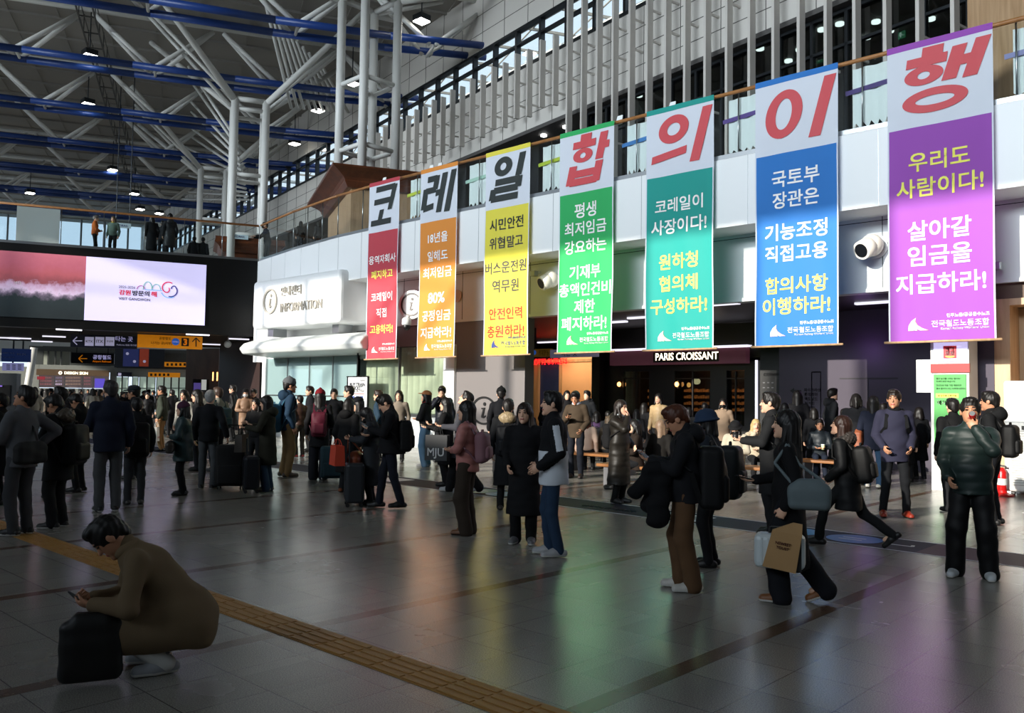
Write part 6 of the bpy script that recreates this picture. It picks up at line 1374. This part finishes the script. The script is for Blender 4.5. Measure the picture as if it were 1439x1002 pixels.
J = person(px=712, py=717, h=562, f=5, label='person in a long black parka with pale fur hood seen from behind', group=G1, top='long', hem=-.52, tc='#0d0f13', hood='fur#8d7c60', hair='short', pc='#101010', bulk=1.1, shoe='#2e2722')
backpack(J, 'black backpack on the person in the pale fur hood', '#0b0d12', .3, .46, .18)
J = person(px=735, py=764, h=568, f=190, label='long haired woman in a long black padded coat facing the camera', group=G1, top='long', hem=-.56, tc='#101013', puff=.003, hair='xlong', hc='#21140f', la='pocket', ra='pocket', pc='#0d0d0f', pw=1.2, shoe='#5f6062', sole='w', hy=6, sk='fair', bulk=1.08)
b = MB(); [b.ball(J['W'](J['pel'] + J['u'] * .12 * k + J['fy'] * .17 + J['rx'] * .02), .012, 8) for k in (1, 2, 3, 4)]
def bw(c, J):
    z = (c - J['pel']) @ J['u'] / J['s']; x = np.abs((c - J['pel']) @ J['rx']) / J['s']; m = (z < .2)
    for sg in (-1, 1):
        sh, el, wr = J['arms'][sg]; v = wr - el; tt = np.clip(((c - el) @ v) / v.dot(v), 0, 1); m &= np.linalg.norm(c - (el + tt[:, None] * v), axis=1) > .082
    for sg in (-1, 1):
        sh, el, wr = J['arms'][sg]; v = el - sh; tt = ((c - sh) @ v) / v.dot(v); off = (c - (sh + np.clip(tt, 0, 1)[:, None] * v)); m |= (tt > .05) & (tt < 1.0) & ((off @ (J['rx'] * sg)) > .045) & (np.abs(off @ J['fy']) < .035) & (x > .15)
    return m
J = person(px=776, py=781, h=553, f=266, label='man in a black and white windbreaker with blue jeans', group=G1, tc='#101115', t2='#c6ccd4', panel=bw, pc='#22364e', la='pocket', ra='pocket', hem=-.16, bulk=1.12, shoe='#a2a3a6', sole='w', hair='short', hc='#0b0908', sk='fair', hp=-3, stance=.09, step=.08)
J = person(px=809, py=672, h=549, f=198, label='man in a brown jacket, shirt and tie reading his phone', group=G1, top='mid', hem=-.12, tc='#43372a', hp=22, ra='phone', la='pocket', pc='#131720', shoe='#2a1c16', scarf='#c9ccd4', sk='tan'); phone(J, 1, 'phone read by the man in the brown jacket')
person(px=705, d=19, h=546, f=0, label='person in a black knit hat seen from behind near the grey wall', group=G1, tc='#0c0d12', hat='beanie', hatc='#0b0b0d')
J = person(px=870, py=707, h=563, f=125, label='middle aged woman in a long dark padded coat with a grey neck warmer', group=G1, top='long', hem=-.6, tc='#201d19', puff=.004, hair='bob', scarf='#8f979b', ra='mouth', la='pocket', pc='#0c0c0c', hc='#1d1511', sk='fair', bulk=1.12, hood='plain')
backpack(J, 'black backpack on the woman with the grey neck warmer', '#101012', .26, .42, .16)
# -- right group
J = person(px=962, py=829, h=568, f=268, label='man with reddish brown hair in a black jacket and brown trousers reading a phone', group=G1, tc='#15161a', pc='#5c432d', pw=1.3, hc='#46210f', hp=30, la='phone', ra='phone', hood='plain', shoe='#c2bfb8', sole='w', hem=-.1, bulk=1.1, sk='tan', stance=.09, step=.1)
phone(J, -1, 'smartphone held by the man with reddish brown hair'); backpack(J, 'big black backpack on the man with reddish brown hair', '#0b0c0e', .32, .56, .22)
c = J[-1][0] + np.array((.0, -.02, -.05)); t = carried(J, 'draped_jacket', 'black padded jacket draped over the forearm of the man with reddish brown hair', 'jacket', c)
F_ = Field((-.35, -.4, -.75), (.35, .4, .2), .012); e_ = J['arms'][-1][1] * .45 + J['arms'][-1][2] * .55 - c
F_.cone(e_ + (.0, -.07, -.03), e_ + (0, .1, -.03), .06, .055, .04).cone(e_ + (-.02, .07, -.05), e_ + (-.04, .22, -.24), .055, .07, .05, flat=((1, 0, 0), 1.8)).cone(e_ + (-.01, .0, -.05), e_ + (-.03, .03, -.46), .075, .1, .05, flat=((1, 0, 0), 1.8)).cone(e_ + (.04, .05, -.05), e_ + (.05, .1, -.36), .06, .08, .05, flat=((1, 0, 0), 1.8)); F_.disp(lambda x, y, z: .006 * np.sin(40 * z + 13 * y) - .004 * np.abs(np.sin(34 * z))); sdf_mesh('cloth', F_, fabric('#0d0e11'), t)
J = person(px=996, py=796, h=578, f=282, label='person in a navy bucket hat and dark jacket with a backpack', group=G1, tc='#1b2129', hat='bucket', hatc='#24344c', hair='bob', mask='#1a2438', pc='#121316', shoe='#0b0b0b', hem=-.15, hp=8)
backpack(J, 'dark olive backpack on the person in the bucket hat', '#14181a', .32, .54, .22)
J = person(px=1084, d=10.9, h=553, f=276, label='man in a black overcoat holding a coffee cup', group=G1, top='coat', hem=-.42, tc='#17181a', hc='#120e0c', la='hold', ra='hold', sk='fair', hp=-3)
def cup(J, sg, label, c1, c2, name='paper_cup'):
    p = J[sg][0] + J[sg][2] * .03; t = carried(J, name, label, 'cup', p - (0, 0, .05)); b = MB(); b.lathe((0, 0, 0), [(.03, 0), (.04, .1)], 16); b.build('body', M('cup' + c1, c1, .5), t, local=True, smooth='auto'); b = MB(); b.lathe((0, 0, .1), [(.042, 0), (.042, .012), (.036, .02)], 16); b.build('lid', M('cup' + c2, c2, .4), t, local=True, smooth='auto')
cup(J, -1, 'dark takeaway coffee cup in the hand of the man in the overcoat', '#16171a', '#0c0c0d'); backpack(J, 'black backpack on the man in the overcoat', '#0e0f11', .28, .44, .15)
J = person(px=1108, py=846, h=577, f=272, label='long haired woman in a long black coat carrying a white case and kraft bag', group=G1, top='long', hem=-.6, tc='#0d0d10', hair='bang', hc='#0d0b0b', la='down', ra='low', legs=[(-.08, .06, 0, 0), (.08, -.3, .06, 0)], drop=.015, pc='#15171d', pw=1.5, shoe='#7a4c28', sole='w', hp=-3, lhold=1.3, sk='fair')
phone(J, 1, 'phone in the forward hand of the woman in the long black coat')
c = J[-1][0]; t = carried(J, 'vanity_case', 'white hard vanity case carried by the woman in the long black coat', 'case', c - (0, 0, .26)); t.rotation_euler = (0, 0, J['rz'] + R(90))
cw = M('case_white', '#c3cdd0', .35, noise=.02); MB().box(-.2, -.1, -.15, .2, .1, .13).build('shell', cw, t, local=True, bevel=.05); b = MB(); [b.box(-.17 + i * .05, -.104, -.12, -.155 + i * .05, .104, .1) for i in range(7)]; b.build('shell_ridge', cw, t, local=True)
MB().box(-.17, -.106, -.152, -.13, .106, .133).build('strap_band', BLACK, t, local=True); b = MB(); b.tube([(-.08, 0, .12), (-.07, 0, .18), (.07, 0, .18), (.08, 0, .12)], .012, 8); b.build('handle', BLACK, t, local=True)
kb = c + np.array((-.1, .0, -.04)); t = carried(J, 'kraft_bag', 'brown kraft paper bag with maroon print in front of the white vanity case', 'bag', kb - (0, 0, .36)); t.rotation_euler = (0, R(-9), J['rz'] + R(90))
KR = M('kraft', '#a98455', .7, noise=.08); b = MB(); b.add([(-.13, -.03, 0), (.13, -.03, 0), (.13, .05, 0), (-.13, .05, 0), (-.13, -.02, .3), (.1, -.02, .3), (.1, .03, .3), (-.13, .03, .3), (-.12, -.008, .39), (-.05, -.008, .39), (-.05, .012, .39), (-.12, .012, .39)], [(3, 2, 1, 0), (0, 1, 5, 4), (1, 2, 6, 5), (2, 3, 7, 6), (3, 0, 4, 7), (4, 5, 6, 7), (4, 5, 9, 8), (5, 6, 10, 9), (6, 7, 11, 10), (7, 4, 8, 11), (8, 9, 10, 11)]); b.build('body', KR, t, local=True)
MAR = M('maroon_print', '#5a1d22', .7)
for s_, z, w_ in (('NEWEST', .2, .12), ('TOUST', .165, .1)):
    for y, ux in ((-.033, 1), (.053, -1)):
        v, f_, q = glyphs(s_, .03, 0); k = w_ / q[0]; mb = MB(); mb.add([((p[0] - q[0] / 2) * k * ux, y, z + p[1] * k) for p in v], f_); mb.build('bag_text', MAR, t, local=True)
b = MB(); [b.bar((-.02 + .02 * i, -.034, .13 + .01 * i), (.0 + .02 * i, -.034, .15 - .008 * i), .004, .006, up=(0, 1, 0)) for i in range(4)]; b.build('script_print', MAR, t, local=True)
c = J['neck'] + np.array((-.25, -.17, -.40)); soft_bag(J, c, 'grey drawstring tote hanging from the shoulder of the woman in the long black coat', '#59666a', (.075, .17, .125), 'tote_bag', [c + (0, .13, .08), J['neck'] + np.array((-.2, .1, -.16)), J['neck'] + np.array((-.2, .0, -.0)), J['neck'] + np.array((-.2, -.09, -.16)), c + (0, -.12, .1)], .7)
J = person(px=1192, py=768, h=574, f=280, label='woman in a black padded coat with fur hood striding to the left, mouth open', group=G1, top='coat', hem=-.36, tc='#0e0f11', hair='long', hc='#2e1a13', hood='fur#35302d', pitch=8, hp=-12, drop=.1, legs=[(-.08, .34, 0, 0), (.08, -.5, .1, 0)], pc='#111214', shoe='#090909', la='pocket', ra='pocket', sk='fair', puff=.002, bulk=1.05)
backpack(J, 'black backpack on the striding woman', '#0b0b0c', .28, .44, .18)
J = person(px=1258, py=727, h=549, f=168, label='man in a slate blue field jacket, black neck scarf and red leather shoes', group=G1, tc='#28283a', hem=-.16, pc='#101216', pw=.92, shoe='#8c2a18', scarf='#0b0b0d', la='pocket', ra='pocket', hy=22, stance=.15, sk='tan', bulk=1.08, hc='#1a110c')
backpack(J, 'black backpack worn by the man in the slate blue jacket', '#101114', .26, .42, .12)
J = person(px=1366, py=812, h=562, f=184, label='man in a dark green puffer jacket drinking from a red can', group=G1, tc='#1d2a28', puff=.005, bulk=1.13, pc='#0a0a0c', pw=1.4, shoe='#b9bec2', sole='w', la='mouth', ra='pocket', hem=-.1, sk='tan', hy=-6, hp=-4, stance=.15, lhold=1.1)
p = J['head'] + J['HM'] @ np.array((-.015, .145, -.05)) * J['s']; t = carried(J, 'drink_can', 'red drink can at the mouth of the man in the green puffer', 'can', p); t.rotation_euler = (R(-65), 0, J['rz']); b = MB(); b.lathe((0, 0, -.06), [(.024, 0), (.032, .01), (.032, .11), (.026, .12)], 18); b.build('body', M('can_red', '#a3151b', .25, .4), t, local=True, smooth='auto'); b = MB(); b.lathe((0, 0, .061), [(.025, 0), (.025, .003)], 18); b.build('can_base', STEEL, t, local=True)
J = person(px=1392, d=12.1, h=549, f=285, label='man in a black hooded jacket behind the man drinking from a can', group=G1, tc='#101113', hood='plain', pc='#14161b', sk='tan', bulk=1.1); backpack(J, 'black backpack on the man behind the can drinker', '#0a0a0b', .28, .46, .18)
J = person(px=1338, d=13.4, h=560, f=335, label='person in black with a backpack left of the man drinking from a can', group=G1, tc='#0d0d0f', bulk=1.1); backpack(J, 'black backpack in front of the green poster', '#131313', .3, .46, .2)
J = person(px=1226, d=17, h=556, f=12, label='woman in navy and jeans carrying a brown tote, behind the slate blue jacket', group=G1, top='mid', hem=-.2, tc='#161b2b', hair='long', pc='#2c4560', shoe='#c9c4ba')
c = J['neck'] + np.array((-.26, -.02, -.55)); soft_bag(J, c, 'brown leather tote on the shoulder of the woman in navy', '#8a4a2c', (.07, .17, .2), 'tote_bag', [c + (0, .1, .1), J['neck'] + np.array((-.19, 0, -.02)), c + (0, -.1, .1)], .6)
person(px=1202, d=17.6, h=553, f=0, label='person with a ponytail in a dark puffer jacket seen from behind', group=G1, tc='#15161a', puff=.005, hair='tail', bulk=1.1)
# -- seated people
SEATLEG = [(-.1, .42, 0, 0), (.1, .42, 0, 0)]
def seated(px, py, label, f=180, **k):
    w_ = atz(px, py); k.setdefault('legs', SEATLEG); k.setdefault('h', 1.66)
    return person(px=px, py=py, f=f, label=label, group='people sitting on the benches', seat=True, drop=.4, **k)
seated(1034, 684, 'seated woman in a black hat and cream coat on the bench', 190, top='mid', hem=-.14, tc='#b0a794', hat='bucket', hatc='#101012', hair='bob', hp=26, la='front', ra='front', pc='#4d4246', scarf='#15151a', sk='fair', bulk=1.1)
seated(1062, 676, 'seated person in a hooded cream jacket beside the woman in the black hat', 172, tc='#b7a992', hair='long', hc='#b59a6a', hood='plain', ra='mouth', la='front')
seated(1078, 668, 'seated person in a grey jacket wearing a dark mask behind the coffee drinker', 180, tc='#4a443c', mask='#15181f', la='front', ra='front')
J = seated(1152, 672, 'seated man in a dark jacket holding a paper cup', 178, tc='#20262b', la='front', ra='front', pc='#161d2b', sk='tan', puff=.003)
cup(J, 1, 'white and green paper cup held by the seated man', '#c3cfa0', '#dfe3dc')
seated(824, 662, 'seated woman with red brown hair in a cream satin jacket, back to the camera', 8, tc='#b59c8c', hair='long', hc='#5a2a18', legs=[(-.1, .4, 0, 0), (.1, .4, 0, 0)])
J = seated(838, 650, 'seated person in a purple jacket seen from behind', 0, tc='#3f2c4a', hair='bob', h=1.72); backpack(J, 'dark backpack on the seated person in purple', '#101014', .26, .4, .15)
seated(850, 662, 'seated person in a taupe jacket bending forward on the bench', 40, tc='#6d6052', hair='bob', hc='#6b5a48', pitch=14)
bench(908, 688, 2.0, 'wooden bench on stone legs behind the man with reddish brown hair')
seated(893, 688, 'seated person in a dark brown coat beside the long padded coat', 265, top='mid', hem=-.14, tc='#241b15', hair='bob', la='front', ra='front')
seated(928, 686, 'seated woman with long ash brown hair in black', 20, tc='#141210', hair='long', hc='#7a6450')
person(px=926, d=22, h=553, f=205, label='woman in a beige high collar jacket before the bakery window', group=G1, tc='#a98f6a', puff=.004, hair='bob', sk='fair')
person(px=1016, d=21, h=560, f=190, label='person in a taupe hooded jacket and black mask near the bakery door', group=G1, tc='#86725f', hood='plain', mask='#0b0b0c', hair='bob', sk='fair', top='mid')
# -- silhouettes in the arcade
base = None
AR = [(770, 26, 560, 20), (797, 25.5, 549, 170), (826, 25, 549, 215), (745, 24, 575, 0), (873, 23, 572, 0), (905, 22.5, 566, 30), (940, 22.8, 570, 300), (968, 22, 572, 10), (990, 23, 566, 0), (1120, 20.6, 549, 0), (1168, 21.4, 546, 70), (1143, 19.5, 573, 0), (1185, 19, 574, 40), (1102, 20, 566, 0), (1240, 20.5, 566, 20), (1290, 19, 572, 330), (1100, 18.6, 578, 15), (895, 21, 575, 10), (855, 21, 578, 350), (1272, 18.4, 580, 0)]
PROTO = []
for i, (tcx, hr, hd, tp) in enumerate((('#0d0d10', 'short', None, 'jacket'), ('#121114', 'long', None, 'coat'), ('#15171b', 'short', 'plain', 'mid'), ('#0b0c10', 'bob', None, 'coat'))):
    px, d, hh, f_ = AR[i]; PROTO.append(person(px=px, d=d, h=hh, f=f_, label='dark figure among the shoppers in the dim arcade under the balcony', group='figures in the dim arcade', tc=tcx, hair=hr, hood=hd, top=tp, fine=1.4, noface=True, hem=-.3 if tp == 'mid' else None))
def clone(Jp, px, d, head, f_, label=None, z0=0.0, group=None):
    w_ = at(px, d, z0); v = w_[:2] / np.linalg.norm(w_[:2]); a = -R(f_); dx, dy = v[0] * math.cos(a) - v[1] * math.sin(a), v[0] * math.sin(a) + v[1] * math.cos(a)
    o = dup(Jp['t'], w_, label, math.atan2(dy, dx) - math.pi / 2); h_ = (zat(px, head, d) - z0) if head > 3 else head; k = h_ / (1.72 * Jp['s']); o.scale = (k, k, k)
    if group: o['group'] = group
    return o
for i, (px, d, hh, f_) in enumerate(AR[4:]): clone(PROTO[i % 4], px, d, hh, f_)
# -- crowd at the far end of the hall
FAR = []
for i, (tcx, pcx, hr, tp, sk_) in enumerate((('#101014', '#15161a', 'short', 'jacket', 'fair'), ('#1c1c22', '#101010', 'long', 'coat', 'fair'), ('#2a2c33', '#1a1a1e', 'short', 'mid', 'tan'), ('#6b6258', '#1d1d20', 'long', 'jacket', 'fair'), ('#9a958a', '#25252a', 'bob', 'coat', 'fair'), ('#16202e', '#2c3440', 'short', 'jacket', 'tan'))):
    FAR.append(person(px=70 + 31 * i, d=52 + 1.2 * i, h=1.70, f=(180, 20, 200, 340, 160, 0)[i], label='traveller in the distant crowd beyond the black screen bridge', group='distant crowd beyond the bridge', tc=tcx, pc=pcx, hair=hr, top=tp, sk=sk_, fine=1.3, hem=-.3 if tp == 'mid' else None, noface=True))
rg = random.Random(5); used = [(70 + 31 * i, 52 + 1.2 * i) for i in range(6)]; n = 0; tries = 0
while n < 92 and tries < 4000:
    tries += 1; d = rg.uniform(31, 66); px = rg.uniform(18, 258 if d > 35 else 330)
    if px > 130 and d < 34 and px < 200: continue
    q = at(px, d)
    if any(np.linalg.norm(q[:2] - at(a, b_)[:2]) < .75 for a, b_ in used): continue
    if px < 34 and d > 28 and d < 45: continue
    used.append((px, d)); clone(FAR[rg.randrange(6)], px, d, rg.uniform(1.58, 1.8), rg.uniform(0, 360)); n += 1
YEL = person(px=104, d=47.5, h=1.72, f=20, label='person in a bright yellow jacket walking away through the distant crowd', group='people in bright jackets', tc='#d9a016', pc='#101014', fine=1.2, noface=True, hem=-.14, step=.3)
for px, d, c_, lb in ((63, 50, '#c99a1a', 'person with a mustard yellow backpack coat left of the far crowd'), (76, 49, '#a8a028', 'person in a lime yellow jacket in the far crowd'), (86, 48, '#b9b9b2', 'person in a white jacket right of the lime yellow one')):
    person(px=px, d=d, h=1.7, f=10, label=lb, group='people in bright jackets', tc=c_, fine=1.4, noface=True)
# -- people on the bridge and the balcony
GB = 'people on the upper level'; ZB = 7.25
def bp(px, o): q = PB.p(px, 340) + BN * (.03 + o); q[2] = ZB; return q
person(world=bp(130, 1.6), z0=ZB, h=1.66, f=95, label='man in an orange jacket behind the bridge balustrade', group=GB, tc='#c0652a', la='front', ra='front', hc='#6a625c', fine=1.2)
J = person(world=bp(157, 1.4), z0=ZB, h=1.66, f=200, label='person in a grey green jacket with a yellow strap on the bridge', group=GB, tc='#5f7268', hair='bob', hc='#5a4a38', scarf='#b89a2a', fine=1.2)
person(world=bp(213, .8), z0=ZB, h=1.72, f=345, label='person in a long black coat standing on the bridge', group=GB, top='long', tc='#16171b', hair='bob', bulk=1.1, fine=1.2)
person(world=bp(229, 1.5), z0=ZB, h=1.68, f=0, label='person in a dark jacket between the two long coats on the bridge', group=GB, tc='#1d2024', fine=1.2)
person(world=bp(239, .75), z0=ZB, h=1.84, f=350, label='tall person in a hooded dark padded coat on the bridge', group=GB, top='coat', tc='#222327', hood='plain', hat='beanie', hatc='#0b0b0c', puff=.004, bulk=1.12, fine=1.2)
person(px=372, d=37.4, z0=ZB, h=1.95, f=255, label='man in a black mask leaning on the rail at the balcony corner', group=GB, tc='#111318', mask='#0a0a0b', la='rail', ra='rail', pitch=10, fine=1.2)
for px, lb in ((276, 'left one of two people sitting low behind the bridge glass'), (289, 'right one of two people sitting low behind the bridge glass')):
    person(world=bp(px, 1.5), z0=ZB, h=1.6, f=10, label=lb, group=GB, tc='#1d1f23', seat=True, drop=.52, legs=SEATLEG, fine=1.3)
person(world=bp(24, 1.2), z0=ZB, h=1.7, f=80, label='person in black standing at the left end of the bridge', group=GB, tc='#15171b', top='mid', fine=1.2, hem=-.3)
for px, lb in ((418, 'left one of two people behind the balcony glass left of the red banner'), (443, 'right one of two people behind the balcony glass left of the red banner')):
    person(px=px, d=33.5, z0=ZB, h=1.25, f=330, label=lb, group=GB, tc='#3a3a3c', hair='bob', fine=1.3)
